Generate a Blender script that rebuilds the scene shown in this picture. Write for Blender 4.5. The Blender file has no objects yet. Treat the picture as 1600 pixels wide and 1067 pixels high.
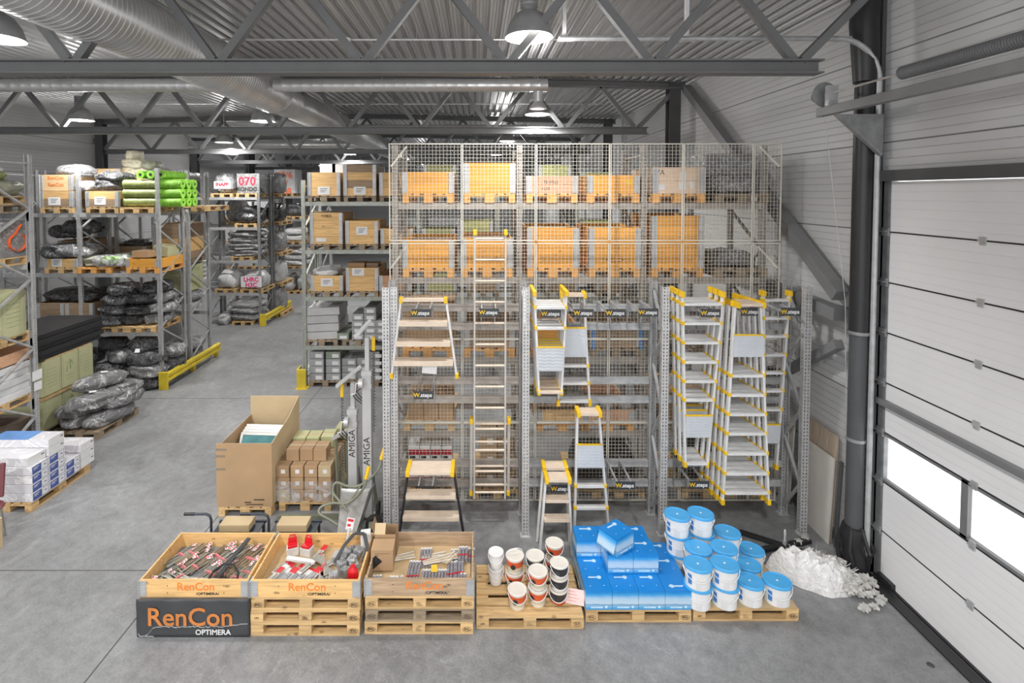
import bpy, math, random
from mathutils import Vector, Matrix, Euler
random.seed(7)
C = bpy.context.scene.collection
sc = bpy.context.scene
PI = math.pi
# ------------------------------------------------------------------ camera
CAMZ = 4.87; F = 800.0; PX, PY = 745.0, 330.0; PIT = math.radians(2.0)
cd = bpy.data.cameras.new('camera'); cam = bpy.data.objects.new('camera', cd); C.objects.link(cam)
cam.location = (0, 0, CAMZ); cam.rotation_euler = (PI/2 - PIT, 0, 0)
cd.sensor_fit = 'HORIZONTAL'; cd.sensor_width = 36.0; cd.lens = 36.0*F/1600
cd.shift_x = (800-PX)/1600; cd.shift_y = -(533.5-PY)/1600
cd.clip_start = .05; cd.clip_end = 200
sc.camera = cam
# ------------------------------------------------------------------ world, exposure
w = bpy.data.worlds.new('daylight'); sc.world = w; w.use_nodes = True
bg = w.node_tree.nodes['Background']; bg.inputs['Color'].default_value = (.985, .99, 1, 1); bg.inputs['Strength'].default_value = 1.6
sc.view_settings.view_transform = 'Standard'; sc.view_settings.look = 'None'
sc.view_settings.gamma = 1; sc.view_settings.use_curve_mapping = False
sc.view_settings.exposure = 0.32
def light(name, kind, loc, energy, col=(1, 1, 1), rot=(0, 0, 0), **kw):
    l = bpy.data.lights.new(name, kind); l.energy = energy; l.color = col
    for k, v in kw.items(): setattr(l, k, v)
    o = bpy.data.objects.new(name, l); o.location = loc; o.rotation_euler = rot; C.objects.link(o); return o
ROWX = (1.3, -4.7, -10.3)
# the hall's ceiling lamps (shades are built further down); the farthest ones and the unseen, shadeless ones behind the viewpoint are added for brightness
LAMPS = [(.62, 6.15, 6.72, 1), (1.38, 11.7, 6.66, 1), (1.1, 18.6, 6.75, 1), (.9, 24.5, 6.7, 1), (-5.75, 6.2, 6.72, 1), (-9.4, 12.2, 6.6, 1), (-5.15, 12.4, 6.6, 1),
         (-10.9, 22.8, 6.6, 1), (-5.8, 23.5, 6.65, 1), (-8.6, 17.5, 6.6, 1), (-3.2, 30, 6.7, 1), (-9.6, 32, 6.6, 1), (2.2, 35, 6.6, 1),  # last three added to brighten the far hall
         (.6, .2, 6.72, 0), (-5.7, .2, 6.72, 0), (.6, -5.8, 6.72, 0), (-5.7, -5.8, 6.72, 0), (-11.5, 3, 6.6, 0)]  # unseen lights added out of view to brighten the near area
for i, (x, y, z, vis) in enumerate(LAMPS):
    light('lamp_light', 'SPOT', (x, y, z-.03), 600 if vis else 850, (1, .99, .975), (0, 0, 0), spot_size=math.radians(150), spot_blend=.6, shadow_soft_size=.22)
    light('lamp_scatter', 'POINT', (x, y, z-.17), 62 if y < 26 else 90, (1, .99, .975), (0, 0, 0), shadow_soft_size=.14)

def row(z, y): return (PY + F*((CAMZ-z)*math.cos(PIT) - y*math.sin(PIT))/(y*math.cos(PIT)+(CAMZ-z)*math.sin(PIT)))
def at(px, py, Y):
    """world point seen at photo pixel px,py on the plane at depth Y"""
    u = (px-PX)/F; v = (py-PY)/F; c = math.cos(PIT); s = math.sin(PIT)
    # d = H-z ; v = (d c - Y s)/(Y c + d s)
    d = Y*(v*c + s)/(c - v*s); yc = Y*c + d*s
    return Vector((u*yc, Y, CAMZ-d))
def gnd(px, py, z=0.0):
    u = (px-PX)/F; v = (py-PY)/F; c = math.cos(PIT); s = math.sin(PIT); d = CAMZ-z
    Y = d*(c - v*s)/(v*c + s); yc = Y*c + d*s
    return Vector((u*yc, Y, z))
# ------------------------------------------------------------------ materials
def newmat(name):
    m = bpy.data.materials.new(name); m.use_nodes = True; nt = m.node_tree
    return m, nt, nt.nodes['Principled BSDF']
def N(nt, t, **kw):
    n = nt.nodes.new(t)
    for k, v in kw.items():
        if k in n.inputs.keys() if isinstance(k, str) else False: n.inputs[k].default_value = v
        else: setattr(n, k, v)
    return n
def col4(c): return (c[0], c[1], c[2], 1)
def srgb(r, g, b):
    f = lambda c: (c/255/12.92) if c/255 <= .04045 else ((c/255+.055)/1.055)**2.4
    return (f(r), f(g), f(b))
def pm(name, c, rough=.5, metal=0, var=.12, scale=6, bump=0, bscale=40, coat=0, obj_var=0, stretch=(1, 1, 1), trans=0):
    """principled material whose own colour drifts a little with a noise; objects differ a little too"""
    m, nt, b = newmat(name); b.inputs['Roughness'].default_value = rough; b.inputs['Metallic'].default_value = metal
    if coat: b.inputs['Coat Weight'].default_value = coat
    tc = N(nt, 'ShaderNodeTexCoord'); mp = N(nt, 'ShaderNodeMapping'); mp.inputs['Scale'].default_value = stretch
    nt.links.new(tc.outputs['Object'], mp.inputs['Vector'])
    no = N(nt, 'ShaderNodeTexNoise'); no.inputs['Scale'].default_value = scale; no.inputs['Detail'].default_value = 5
    nt.links.new(mp.outputs[0], no.inputs['Vector'])
    mr = N(nt, 'ShaderNodeMapRange'); mr.inputs['From Min'].default_value = .3; mr.inputs['From Max'].default_value = .7
    mr.inputs['To Min'].default_value = 1-var; mr.inputs['To Max'].default_value = 1+var
    nt.links.new(no.outputs['Fac'], mr.inputs['Value'])
    vm = N(nt, 'ShaderNodeVectorMath'); vm.operation = 'SCALE'; vm.inputs[0].default_value = c
    last = mr.outputs[0]
    if obj_var:
        oi = N(nt, 'ShaderNodeObjectInfo'); m2 = N(nt, 'ShaderNodeMapRange'); m2.inputs['To Min'].default_value = 1-obj_var; m2.inputs['To Max'].default_value = 1+obj_var
        nt.links.new(oi.outputs['Random'], m2.inputs['Value'])
        mu = N(nt, 'ShaderNodeMath'); mu.operation = 'MULTIPLY'; nt.links.new(last, mu.inputs[0]); nt.links.new(m2.outputs[0], mu.inputs[1]); last = mu.outputs[0]
    nt.links.new(last, vm.inputs['Scale']); nt.links.new(vm.outputs[0], b.inputs['Base Color'])
    if bump:
        n2 = N(nt, 'ShaderNodeTexNoise'); n2.inputs['Scale'].default_value = bscale; n2.inputs['Detail'].default_value = 4
        nt.links.new(mp.outputs[0], n2.inputs['Vector'])
        bp = N(nt, 'ShaderNodeBump'); bp.inputs['Strength'].default_value = bump; bp.inputs['Distance'].default_value = .02
        nt.links.new(n2.outputs['Fac'], bp.inputs['Height']); nt.links.new(bp.outputs[0], b.inputs['Normal'])
    if trans:
        b.inputs['Alpha'].default_value = 1-trans
    return m
def wood(name, c, dark=.62, axis='X', knots=True, var=.14, rough=.6):
    m, nt, b = newmat(name); b.inputs['Roughness'].default_value = rough
    tc = N(nt, 'ShaderNodeTexCoord'); oi = N(nt, 'ShaderNodeObjectInfo')
    ad = N(nt, 'ShaderNodeVectorMath'); ad.operation = 'ADD'
    sc_ = N(nt, 'ShaderNodeVectorMath'); sc_.operation = 'SCALE'; sc_.inputs[0].default_value = (7.1, 3.3, 5.7)
    nt.links.new(oi.outputs['Random'], sc_.inputs['Scale']); nt.links.new(tc.outputs['Object'], ad.inputs[0]); nt.links.new(sc_.outputs[0], ad.inputs[1])
    mp = N(nt, 'ShaderNodeMapping'); s = {'X': (1.2, 14, 14), 'Y': (14, 1.2, 14), 'Z': (14, 14, 1.2)}[axis]; mp.inputs['Scale'].default_value = s
    nt.links.new(ad.outputs[0], mp.inputs['Vector'])
    no = N(nt, 'ShaderNodeTexNoise'); no.inputs['Scale'].default_value = 2.2; no.inputs['Detail'].default_value = 6; no.inputs['Distortion'].default_value = .6
    nt.links.new(mp.outputs[0], no.inputs['Vector'])
    cr = N(nt, 'ShaderNodeValToRGB'); e = cr.color_ramp.elements
    e[0].position = .28; e[0].color = col4([v*dark for v in c]); e[1].position = .62; e[1].color = col4(c)
    nt.links.new(no.outputs['Fac'], cr.inputs['Fac'])
    last = cr.outputs['Color']
    if knots:
        mp2 = N(nt, 'ShaderNodeMapping'); mp2.inputs['Scale'].default_value = {'X': (3.2, 6, 6), 'Y': (6, 3.2, 6), 'Z': (6, 6, 3.2)}[axis]
        nt.links.new(ad.outputs[0], mp2.inputs['Vector'])
        vo = N(nt, 'ShaderNodeTexVoronoi'); vo.inputs['Scale'].default_value = 1.1; nt.links.new(mp2.outputs[0], vo.inputs['Vector'])
        r2 = N(nt, 'ShaderNodeMapRange'); r2.inputs['From Min'].default_value = .05; r2.inputs['From Max'].default_value = .14; r2.inputs['To Min'].default_value = .45; r2.inputs['To Max'].default_value = 1
        nt.links.new(vo.outputs['Distance'], r2.inputs['Value'])
        v2 = N(nt, 'ShaderNodeVectorMath'); v2.operation = 'SCALE'; nt.links.new(last, v2.inputs[0]); nt.links.new(r2.outputs[0], v2.inputs['Scale']); last = v2.outputs[0]
    m3 = N(nt, 'ShaderNodeMapRange'); m3.inputs['To Min'].default_value = 1-var; m3.inputs['To Max'].default_value = 1+var*.6
    nt.links.new(oi.outputs['Random'], m3.inputs['Value'])
    v3 = N(nt, 'ShaderNodeVectorMath'); v3.operation = 'SCALE'; nt.links.new(last, v3.inputs[0]); nt.links.new(m3.outputs[0], v3.inputs['Scale'])
    nt.links.new(v3.outputs[0], b.inputs['Base Color'])
    return m
def film(name, c, c2, alpha_lo=1.0, alpha_hi=1.0, rough=.22, scale=7, bump=.5):
    """crumpled plastic film: glossy, streaked between two colours, crease highlights painted in"""
    m, nt, b = newmat(name); b.inputs['Roughness'].default_value = rough
    b.inputs['Specular IOR Level'].default_value = .7
    tc = N(nt, 'ShaderNodeTexCoord'); no = N(nt, 'ShaderNodeTexNoise'); no.inputs['Scale'].default_value = scale; no.inputs['Detail'].default_value = 7; no.inputs['Distortion'].default_value = 1.5
    oi = N(nt, 'ShaderNodeObjectInfo'); ad = N(nt, 'ShaderNodeVectorMath'); ad.operation = 'ADD'
    nt.links.new(tc.outputs['Object'], ad.inputs[0]); nt.links.new(oi.outputs['Random'], ad.inputs[1])
    nt.links.new(ad.outputs[0], no.inputs['Vector'])
    cr = N(nt, 'ShaderNodeValToRGB'); e = cr.color_ramp.elements; e[0].position = .42; e[0].color = col4(c); e[1].position = .85; e[1].color = col4([a*.45+b_*.55 for a, b_ in zip(c, c2)])
    nt.links.new(no.outputs['Fac'], cr.inputs['Fac'])
    # thin highlights along the creases, painted into the colour
    n3 = N(nt, 'ShaderNodeTexNoise'); n3.inputs['Scale'].default_value = scale*.9; n3.inputs['Detail'].default_value = 3; n3.inputs['Distortion'].default_value = 1.2; nt.links.new(ad.outputs[0], n3.inputs['Vector'])
    sb = N(nt, 'ShaderNodeMath'); sb.operation = 'SUBTRACT'; sb.inputs[1].default_value = .5; nt.links.new(n3.outputs['Fac'], sb.inputs[0])
    ab = N(nt, 'ShaderNodeMath'); ab.operation = 'ABSOLUTE'; nt.links.new(sb.outputs[0], ab.inputs[0])
    mc = N(nt, 'ShaderNodeMapRange'); mc.inputs['From Max'].default_value = .022; mc.inputs['To Min'].default_value = .75; mc.inputs['To Max'].default_value = 0; nt.links.new(ab.outputs[0], mc.inputs['Value'])
    mx = N(nt, 'ShaderNodeMix'); mx.data_type = 'RGBA'; nt.links.new(mc.outputs[0], mx.inputs[0]); nt.links.new(cr.outputs[0], mx.inputs[6]); mx.inputs[7].default_value = col4([min(.9, v*1.25) for v in c2])
    nt.links.new(mx.outputs[2], b.inputs['Base Color'])
    bp = N(nt, 'ShaderNodeBump'); bp.inputs['Strength'].default_value = bump; bp.inputs['Distance'].default_value = .04
    n2 = N(nt, 'ShaderNodeTexNoise'); n2.inputs['Scale'].default_value = scale*2.2; n2.inputs['Detail'].default_value = 3; n2.inputs['Distortion'].default_value = 2.5
    nt.links.new(ad.outputs[0], n2.inputs['Vector']); nt.links.new(n2.outputs['Fac'], bp.inputs['Height']); nt.links.new(bp.outputs[0], b.inputs['Normal'])
    if alpha_lo < 1 or alpha_hi < 1:
        mr = N(nt, 'ShaderNodeMapRange'); mr.inputs['From Min'].default_value = .4; mr.inputs['From Max'].default_value = .65
        mr.inputs['To Min'].default_value = alpha_lo; mr.inputs['To Max'].default_value = alpha_hi
        nt.links.new(no.outputs['Fac'], mr.inputs['Value']); nt.links.new(mr.outputs[0], b.inputs['Alpha'])
    return m
def grooved(name, c, pitch, width, major, axis=2, rough=.5, depth=.8, gmin=.88):
    """cladding panel: fine pressed lines every `pitch`, open joints every `major`"""
    m, nt, b = newmat(name); b.inputs['Roughness'].default_value = rough
    tc = N(nt, 'ShaderNodeTexCoord'); sp = N(nt, 'ShaderNodeSeparateXYZ'); nt.links.new(tc.outputs['Object'], sp.inputs[0])
    def lines(p, wd):
        md = N(nt, 'ShaderNodeMath'); md.operation = 'PINGPONG'; md.inputs[1].default_value = p/2; nt.links.new(sp.outputs[axis], md.inputs[0])
        r = N(nt, 'ShaderNodeMapRange'); r.inputs['From Min'].default_value = 0; r.inputs['From Max'].default_value = wd; nt.links.new(md.outputs[0], r.inputs['Value']); return r.outputs[0]
    a = lines(pitch, width); mj = lines(major, .014) if major else None
    ra = N(nt, 'ShaderNodeMapRange'); ra.inputs['To Min'].default_value = gmin; nt.links.new(a, ra.inputs['Value'])
    last = ra.outputs[0]
    if mj:
        rb = N(nt, 'ShaderNodeMapRange'); rb.inputs['To Min'].default_value = .25; nt.links.new(mj, rb.inputs['Value'])
        mu = N(nt, 'ShaderNodeMath'); mu.operation = 'MULTIPLY'; nt.links.new(last, mu.inputs[0]); nt.links.new(rb.outputs[0], mu.inputs[1]); last = mu.outputs[0]
    no = N(nt, 'ShaderNodeTexNoise'); no.inputs['Scale'].default_value = 1.2; no.inputs['Detail'].default_value = 4; nt.links.new(tc.outputs['Object'], no.inputs['Vector'])
    rn = N(nt, 'ShaderNodeMapRange'); rn.inputs['To Min'].default_value = .93; rn.inputs['To Max'].default_value = 1.07; nt.links.new(no.outputs['Fac'], rn.inputs['Value'])
    m2 = N(nt, 'ShaderNodeMath'); m2.operation = 'MULTIPLY'; nt.links.new(last, m2.inputs[0]); nt.links.new(rn.outputs[0], m2.inputs[1])
    vm = N(nt, 'ShaderNodeVectorMath'); vm.operation = 'SCALE'; vm.inputs[0].default_value = c; nt.links.new(m2.outputs[0], vm.inputs['Scale']); nt.links.new(vm.outputs[0], b.inputs['Base Color'])
    bp = N(nt, 'ShaderNodeBump'); bp.inputs['Strength'].default_value = depth; bp.inputs['Distance'].default_value = .006; nt.links.new(a, bp.inputs['Height']); nt.links.new(bp.outputs[0], b.inputs['Normal'])
    return m
def emit(name, c, s):
    m, nt, b = newmat(name); b.inputs['Emission Color'].default_value = col4(c); b.inputs['Emission Strength'].default_value = s; b.inputs['Base Color'].default_value = col4(c); return m

def floor_mat():
    m, nt, b = newmat('concrete_floor')
    tc = N(nt, 'ShaderNodeTexCoord')
    def noise(s, d=6, dist=0, scl=(1, 1, 1)):
        mp = N(nt, 'ShaderNodeMapping'); mp.inputs['Scale'].default_value = scl; mp.inputs['Rotation'].default_value = (0, 0, .5)
        nt.links.new(tc.outputs['Object'], mp.inputs['Vector'])
        n = N(nt, 'ShaderNodeTexNoise'); n.inputs['Scale'].default_value = s; n.inputs['Detail'].default_value = d; n.inputs['Distortion'].default_value = dist; nt.links.new(mp.outputs[0], n.inputs['Vector']); return n.outputs['Fac']
    def mr(v, a, b_, c, d):
        r = N(nt, 'ShaderNodeMapRange'); r.inputs['From Min'].default_value = a; r.inputs['From Max'].default_value = b_; r.inputs['To Min'].default_value = c; r.inputs['To Max'].default_value = d; nt.links.new(v, r.inputs['Value']); return r.outputs[0]
    def mul(a, b_, op='MULTIPLY'):
        x = N(nt, 'ShaderNodeMath'); x.operation = op
        for i, v in enumerate((a, b_)):
            if isinstance(v, (int, float)): x.inputs[i].default_value = v
            else: nt.links.new(v, x.inputs[i])
        return x.outputs[0]
    v = mul(mr(noise(.35, 5, .5), .3, .7, .84, 1.14), mr(noise(2.2, 8, .8), .3, .7, .88, 1.12))
    v = mul(v, mr(noise(38, 6), .3, .7, .86, 1.14)); v = mul(v, mr(noise(9, 10), .35, .65, .9, 1.1))
    # pale lime bloom and scuffs along the front of the pallet row
    sp = N(nt, 'ShaderNodeSeparateXYZ'); nt.links.new(tc.outputs['Object'], sp.inputs[0])
    near = mul(mr(sp.outputs[1], 5.75, 5.35, 0, 1), mr(sp.outputs[1], 3.6, 4.9, 0, 1))
    side = mul(mr(sp.outputs[0], -3.7, -2.9, 0, 1), mr(sp.outputs[0], 4.5, 1.0, .25, 1))
    bl = mul(mul(mr(noise(3.3, 12, .3), .52, .68, 0, 1), near), side)
    crk = mul(mul(mr(mul(noise(1.4, 10, 1.6), .5, 'SUBTRACT'), -.006, .0, 0, 1), mr(mul(noise(1.4, 10, 1.6), .5, 'SUBTRACT'), .006, .0, 0, 1)), mul(near, side))
    v = mul(v, mul(mul(bl, .16), mul(crk, .4), 'MAXIMUM'), 'ADD')
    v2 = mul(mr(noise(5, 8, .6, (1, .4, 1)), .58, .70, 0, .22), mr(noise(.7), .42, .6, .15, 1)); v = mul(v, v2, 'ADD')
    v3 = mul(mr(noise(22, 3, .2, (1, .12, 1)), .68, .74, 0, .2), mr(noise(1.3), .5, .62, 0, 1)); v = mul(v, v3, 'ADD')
    cb = N(nt, 'ShaderNodeVectorMath'); cb.operation = 'SCALE'; cb.inputs[0].default_value = (.222, .225, .229); nt.links.new(v, cb.inputs['Scale'])
    nt.links.new(cb.outputs[0], b.inputs['Base Color'])
    nt.links.new(mr(noise(1.1, 5), .3, .7, .38, .6), b.inputs['Roughness'])
    bp = N(nt, 'ShaderNodeBump'); bp.inputs['Strength'].default_value = .12; bp.inputs['Distance'].default_value = .01; nt.links.new(noise(12, 5), bp.inputs['Height']); nt.links.new(bp.outputs[0], b.inputs['Normal'])
    return m
M = {}
M['floor'] = floor_mat()
M['joint'] = pm('floor_joint', (.07, .07, .07), .8)
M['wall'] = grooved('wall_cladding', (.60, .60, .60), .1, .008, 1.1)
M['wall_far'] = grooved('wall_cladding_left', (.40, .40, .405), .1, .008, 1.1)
M['doorp'] = grooved('door_panel', (.80, .795, .80), .104, .005, None, depth=.4, gmin=.94)
M['deck'] = pm('galvanised_deck', (.52, .52, .525), .35, .3, .05, 1.2, stretch=(3, .3, 1))
M['steel'] = pm('painted_steel_truss', (.155, .157, .16), .5, 0, .08, 3)
M['steel_dark'] = pm('dark_painted_steel', (.075, .077, .08), .5, 0, .1, 3)
M['steel_mid'] = pm('grey_steel_frame', (.22, .22, .225), .45, .2, .1, 3)
M['duct'] = pm('spiral_duct_zinc', (.60, .60, .60), .34, .55, .1, 2.5)
M['galv'] = pm('galvanised_rack_steel', (.46, .465, .47), .4, .3, .16, 9)
M['galv_l'] = pm('bright_galvanised_steel', (.60, .60, .60), .38, .4, .12, 9)
M['galv_d'] = pm('dull_galvanised_steel', (.30, .305, .31), .45, .4, .18, 9)
M['galv_w'] = pm('warm_galvanised_steel', (.37, .335, .30), .45, .2, .15, 9)
M['alu'] = pm('brushed_aluminium', (.74, .74, .74), .35, .2, .07, 8)
M['alut'] = pm('dull_ladder_aluminium', (.56, .53, .50), .4, .2, .06, 8)
M['aluw'] = pm('aluminium_step', (.72, .60, .48), .4, .1, .07, 8)
M['yel'] = pm('yellow_plastic', (.80, .50, .015), .4, 0, .08, 5)
M['yelguard'] = pm('yellow_guard_paint', (.66, .50, .03), .45, 0, .14, 4)
M['black'] = pm('black_plastic', (.022, .022, .024), .4)
M['dgrey'] = pm('dark_grey_plate', (.045, .048, .052), .4)
M['rubber'] = pm('rubber', (.03, .03, .03), .8)
M['white'] = pm('white_plastic', (.78, .78, .78), .35, 0, .04, 4)
M['paper'] = pm('white_paper', (.72, .72, .72), .7, 0, .05, 10)
M['mesh'] = pm('zinc_mesh_wire', (.66, .63, .55), .45, .1, .05, 5)
M['card'] = pm('brown_cardboard', (.40, .26, .145), .75, 0, .07, 3, obj_var=.08)
M['cardl'] = pm('light_cardboard', (.55, .42, .25), .75, 0, .07, 3, obj_var=.06)
M['cardg'] = pm('greenish_cardboard', (.47, .47, .25), .75, 0, .08, 3, obj_var=.06)
M['pine'] = wood('pine_boards', (.78, .49, .205), .70)
M['pineo'] = wood('orange_pine_boards', (.86, .40, .06), .8)
M['pineg'] = wood('weathered_boards', (.36, .25, .155), .6)
M['pallet'] = wood('pallet_wood', (.70, .47, .225), .6)
M['palleto'] = wood('orange_pallet_wood', (.80, .40, .11), .75)
M['palletg'] = wood('grey_pallet_wood', (.34, .26, .175), .55)
M['orange'] = pm('orange_print', (.80, .22, .03), .6)
M['ink'] = pm('black_ink', (.02, .02, .02), .6)
M['inkb'] = pm('brown_stamp_ink', (.10, .06, .035), .7)
M['pinkink'] = pm('pink_spray', (.80, .04, .22), .7)
M['redink'] = pm('red_spray', (.50, .01, .04), .7)
M['orspray'] = pm('orange_spray', (.90, .13, .02), .6)
M['glow'] = emit('lamp_diffuser', (1, .98, .95), 9)
M['shade'] = pm('lamp_shade_grey', (.30, .30, .30), .4, .2)
# ------------------------------------------------------------------ geometry helpers
class MB:
    def __init__(s): s.v = []; s.f = []; s.mi = []; s.m = 0
    def add(s, vs, fs):
        k = len(s.v); s.v += [tuple(p) for p in vs]; s.f += [tuple(i+k for i in f) for f in fs]; s.mi += [s.m]*len(fs); return s
    def box(s, x0, x1, y0, y1, z0, z1, mtx=None):
        vs = [Vector((x, y, z)) for x in (x0, x1) for y in (y0, y1) for z in (z0, z1)]
        if mtx is not None: vs = [mtx @ p for p in vs]
        return s.add(vs, [(0, 1, 3, 2), (4, 6, 7, 5), (0, 4, 5, 1), (2, 3, 7, 6), (0, 2, 6, 4), (1, 5, 7, 3)])
    def cbox(s, c, d, mtx=None):
        return s.box(c[0]-d[0]/2, c[0]+d[0]/2, c[1]-d[1]/2, c[1]+d[1]/2, c[2]-d[2]/2, c[2]+d[2]/2, mtx)
    def bar(s, a, b, w, h, up=(0, 0, 1)):
        a = Vector(a); b = Vector(b); t = (b-a).normalized(); u = Vector(up)
        x = t.cross(u)
        if x.length < 1e-4: x = t.cross(Vector((0, 1, 0)))
        x.normalize(); z = x.cross(t).normalized()
        vs = []
        for p in (a, b):
            for i, j in ((-1, -1), (1, -1), (1, 1), (-1, 1)): vs.append(p + x*(w/2*i) + z*(h/2*j))
        return s.add(vs, [(3, 2, 1, 0), (4, 5, 6, 7), (0, 1, 5, 4), (1, 2, 6, 5), (2, 3, 7, 6), (3, 0, 4, 7)])
    def tube(s, pts, r, n=8, cap=True):
        pts = [Vector(p) for p in pts]; m = len(pts); rs = r if isinstance(r, (list, tuple)) else [r]*m
        t0 = (pts[1]-pts[0]).normalized(); nx = t0.orthogonal().normalized(); vs = []
        for i, p in enumerate(pts):
            t = (pts[min(i+1, m-1)]-pts[max(i-1, 0)]).normalized()
            nx = (nx - t*nx.dot(t)).normalized(); ny = t.cross(nx)
            for k in range(n):
                a = 2*PI*k/n; vs.append(p + nx*(math.cos(a)*rs[i]) + ny*(math.sin(a)*rs[i]))
        fs = [(i*n+k, i*n+(k+1) % n, (i+1)*n+(k+1) % n, (i+1)*n+k) for i in range(m-1) for k in range(n)]
        if cap: fs += [tuple(reversed(range(n))), tuple((m-1)*n+k for k in range(n))]
        return s.add(vs, fs)
    def lathe(s, prof, n=24, mtx=None, sx=1, sy=1):
        vs = []; m = len(prof)
        for r, z in prof:
            for k in range(n):
                a = 2*PI*k/n; p = Vector((r*math.cos(a)*sx, r*math.sin(a)*sy, z)); vs.append(mtx @ p if mtx is not None else p)
        fs = [(i*n+k, i*n+(k+1) % n, (i+1)*n+(k+1) % n, (i+1)*n+k) for i in range(m-1) for k in range(n)]
        fs += [tuple(reversed(range(n))), tuple((m-1)*n+k for k in range(n))]
        return s.add(vs, fs)
    def prism(s, poly, d, mtx=None):
        """polygon in xz extruded along y from 0 to d"""
        n = len(poly); vs = [Vector((x, 0, z)) for x, z in poly] + [Vector((x, d, z)) for x, z in poly]
        if mtx is not None: vs = [mtx @ p for p in vs]
        return s.add(vs, [tuple(range(n)), tuple(reversed(range(n, 2*n)))] + [(i, n+i, n+(i+1) % n, (i+1) % n) for i in range(n)])
    def mesh(s, name, mats, smooth=False, bevel=0):
        me = bpy.data.meshes.new(name); me.from_pydata(s.v, [], s.f)
        for m in (mats if isinstance(mats, (list, tuple)) else [mats]): me.materials.append(m)
        if len(me.materials) > 1: me.polygons.foreach_set('material_index', s.mi)
        me.update()
        import bmesh
        bm = bmesh.new(); bm.from_mesh(me); bmesh.ops.recalc_face_normals(bm, faces=bm.faces); bm.to_mesh(me); bm.free()
        if smooth:
            me.polygons.foreach_set('use_smooth', [True]*len(me.polygons))
            try: me.set_sharp_from_angle(angle=math.radians(smooth if smooth > 1 else 40))
            except Exception: pass
        return me
    def build(s, name, mats, parent=None, loc=(0, 0, 0), rot=(0, 0, 0), smooth=False, bevel=0):
        return put(name, s.mesh(name, mats, smooth), parent, loc, rot, bevel)
def put(name, me, parent=None, loc=(0, 0, 0), rot=(0, 0, 0), bevel=0):
    o = bpy.data.objects.new(name, me); C.objects.link(o); o.location = loc; o.rotation_euler = rot
    if parent is not None: o.parent = parent
    if bevel:
        b = o.modifiers.new('bevel', 'BEVEL'); b.width = bevel; b.segments = 2; b.limit_method = 'ANGLE'
    return o
def tag(o, label, cat, group=None, kind=None):
    o['label'] = label; o['category'] = cat
    if group: o['group'] = group
    if kind: o['kind'] = kind
    return o
def struct(o, label=None, cat=None):
    o['kind'] = 'structure'
    if label: o['label'] = label
    if cat: o['category'] = cat
    return o
def thing(name, label, cat, loc=(0, 0, 0), rz=0, group=None, rot=None):
    o = bpy.data.objects.new(name, None); C.objects.link(o); o.empty_display_size = .1
    o.location = loc; o.rotation_euler = rot if rot else (0, 0, rz); return tag(o, label, cat, group)
KIDS = {}
def dup(root, loc, rot=(0, 0, 0), label=None, group=None, scale=None):
    if root.name not in KIDS:
        KIDS[root.name] = [(ch, [g for g in bpy.data.objects if g.parent == ch]) for ch in bpy.data.objects if ch.parent == root]
    r = root.copy(); C.objects.link(r); r.location = loc; r.rotation_euler = rot
    if scale: r.scale = scale
    if label: r['label'] = label
    if group: r['group'] = group
    for ch, gs in KIDS[root.name]:
        c = ch.copy(); C.objects.link(c); c.parent = r
        for g in gs:
            d = g.copy(); C.objects.link(d); d.parent = c
    return r
TX = {}
def text(s, size, mat, parent=None, loc=(0, 0, 0), rot=(PI/2, 0, 0), name='lettering', bold=0, ext=.001, align='CENTER', sx=1):
    key = (s, size, mat.name, bold, ext, align)
    if key not in TX:
        cu = bpy.data.curves.new('t', 'FONT'); cu.body = s; cu.size = size; cu.extrude = ext; cu.offset = bold; cu.align_x = align; cu.align_y = 'CENTER'; cu.resolution_u = 3
        o = bpy.data.objects.new('t', cu); C.objects.link(o)
        dg = bpy.context.evaluated_depsgraph_get(); me = bpy.data.meshes.new_from_object(o.evaluated_get(dg)); me.materials.clear(); me.materials.append(mat)
        bpy.data.objects.remove(o); bpy.data.curves.remove(cu); TX[key] = me
    o = put(name, TX[key], parent, loc, rot); o.scale = (sx, 1, 1); return o
def smooth_pts(p, k=6):
    p = [Vector(q) for q in p]; out = []
    for i in range(len(p)-1):
        a = p[max(i-1, 0)]; b = p[i]; c = p[i+1]; d = p[min(i+2, len(p)-1)]
        for j in range(k):
            t = j/k; out.append(.5*((2*b)+(c-a)*t+(2*a-5*b+4*c-d)*t*t+(3*b-a-3*c+d)*t**3))
    return out+[p[-1]]
def rotm(rx=0, ry=0, rz=0, loc=(0, 0, 0)): return Matrix.Translation(loc) @ Euler((rx, ry, rz)).to_matrix().to_4x4()
# ------------------------------------------------------------------ shell of the hall
XR, XL, YN, YF, RIDGE = 5.08, -13.4, -9.0, 42.0, -4.1
def roofz(x): return 7.64 - abs(x-RIDGE)*.021
struct(MB().box(XL-.3, XR+.3, YN, YF+.2, -.25, 0).build('floor', M['floor']))
g = MB(); g.box(-3.915, -3.90, YN, YF, 0, .0012); g.box(XL, -3.9, 6.445, 6.458, 0, .0012); g.box(XL, XR, 12.0, 12.014, 0, .0012)
struct(g.build('trim_1', M['joint']))
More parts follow.
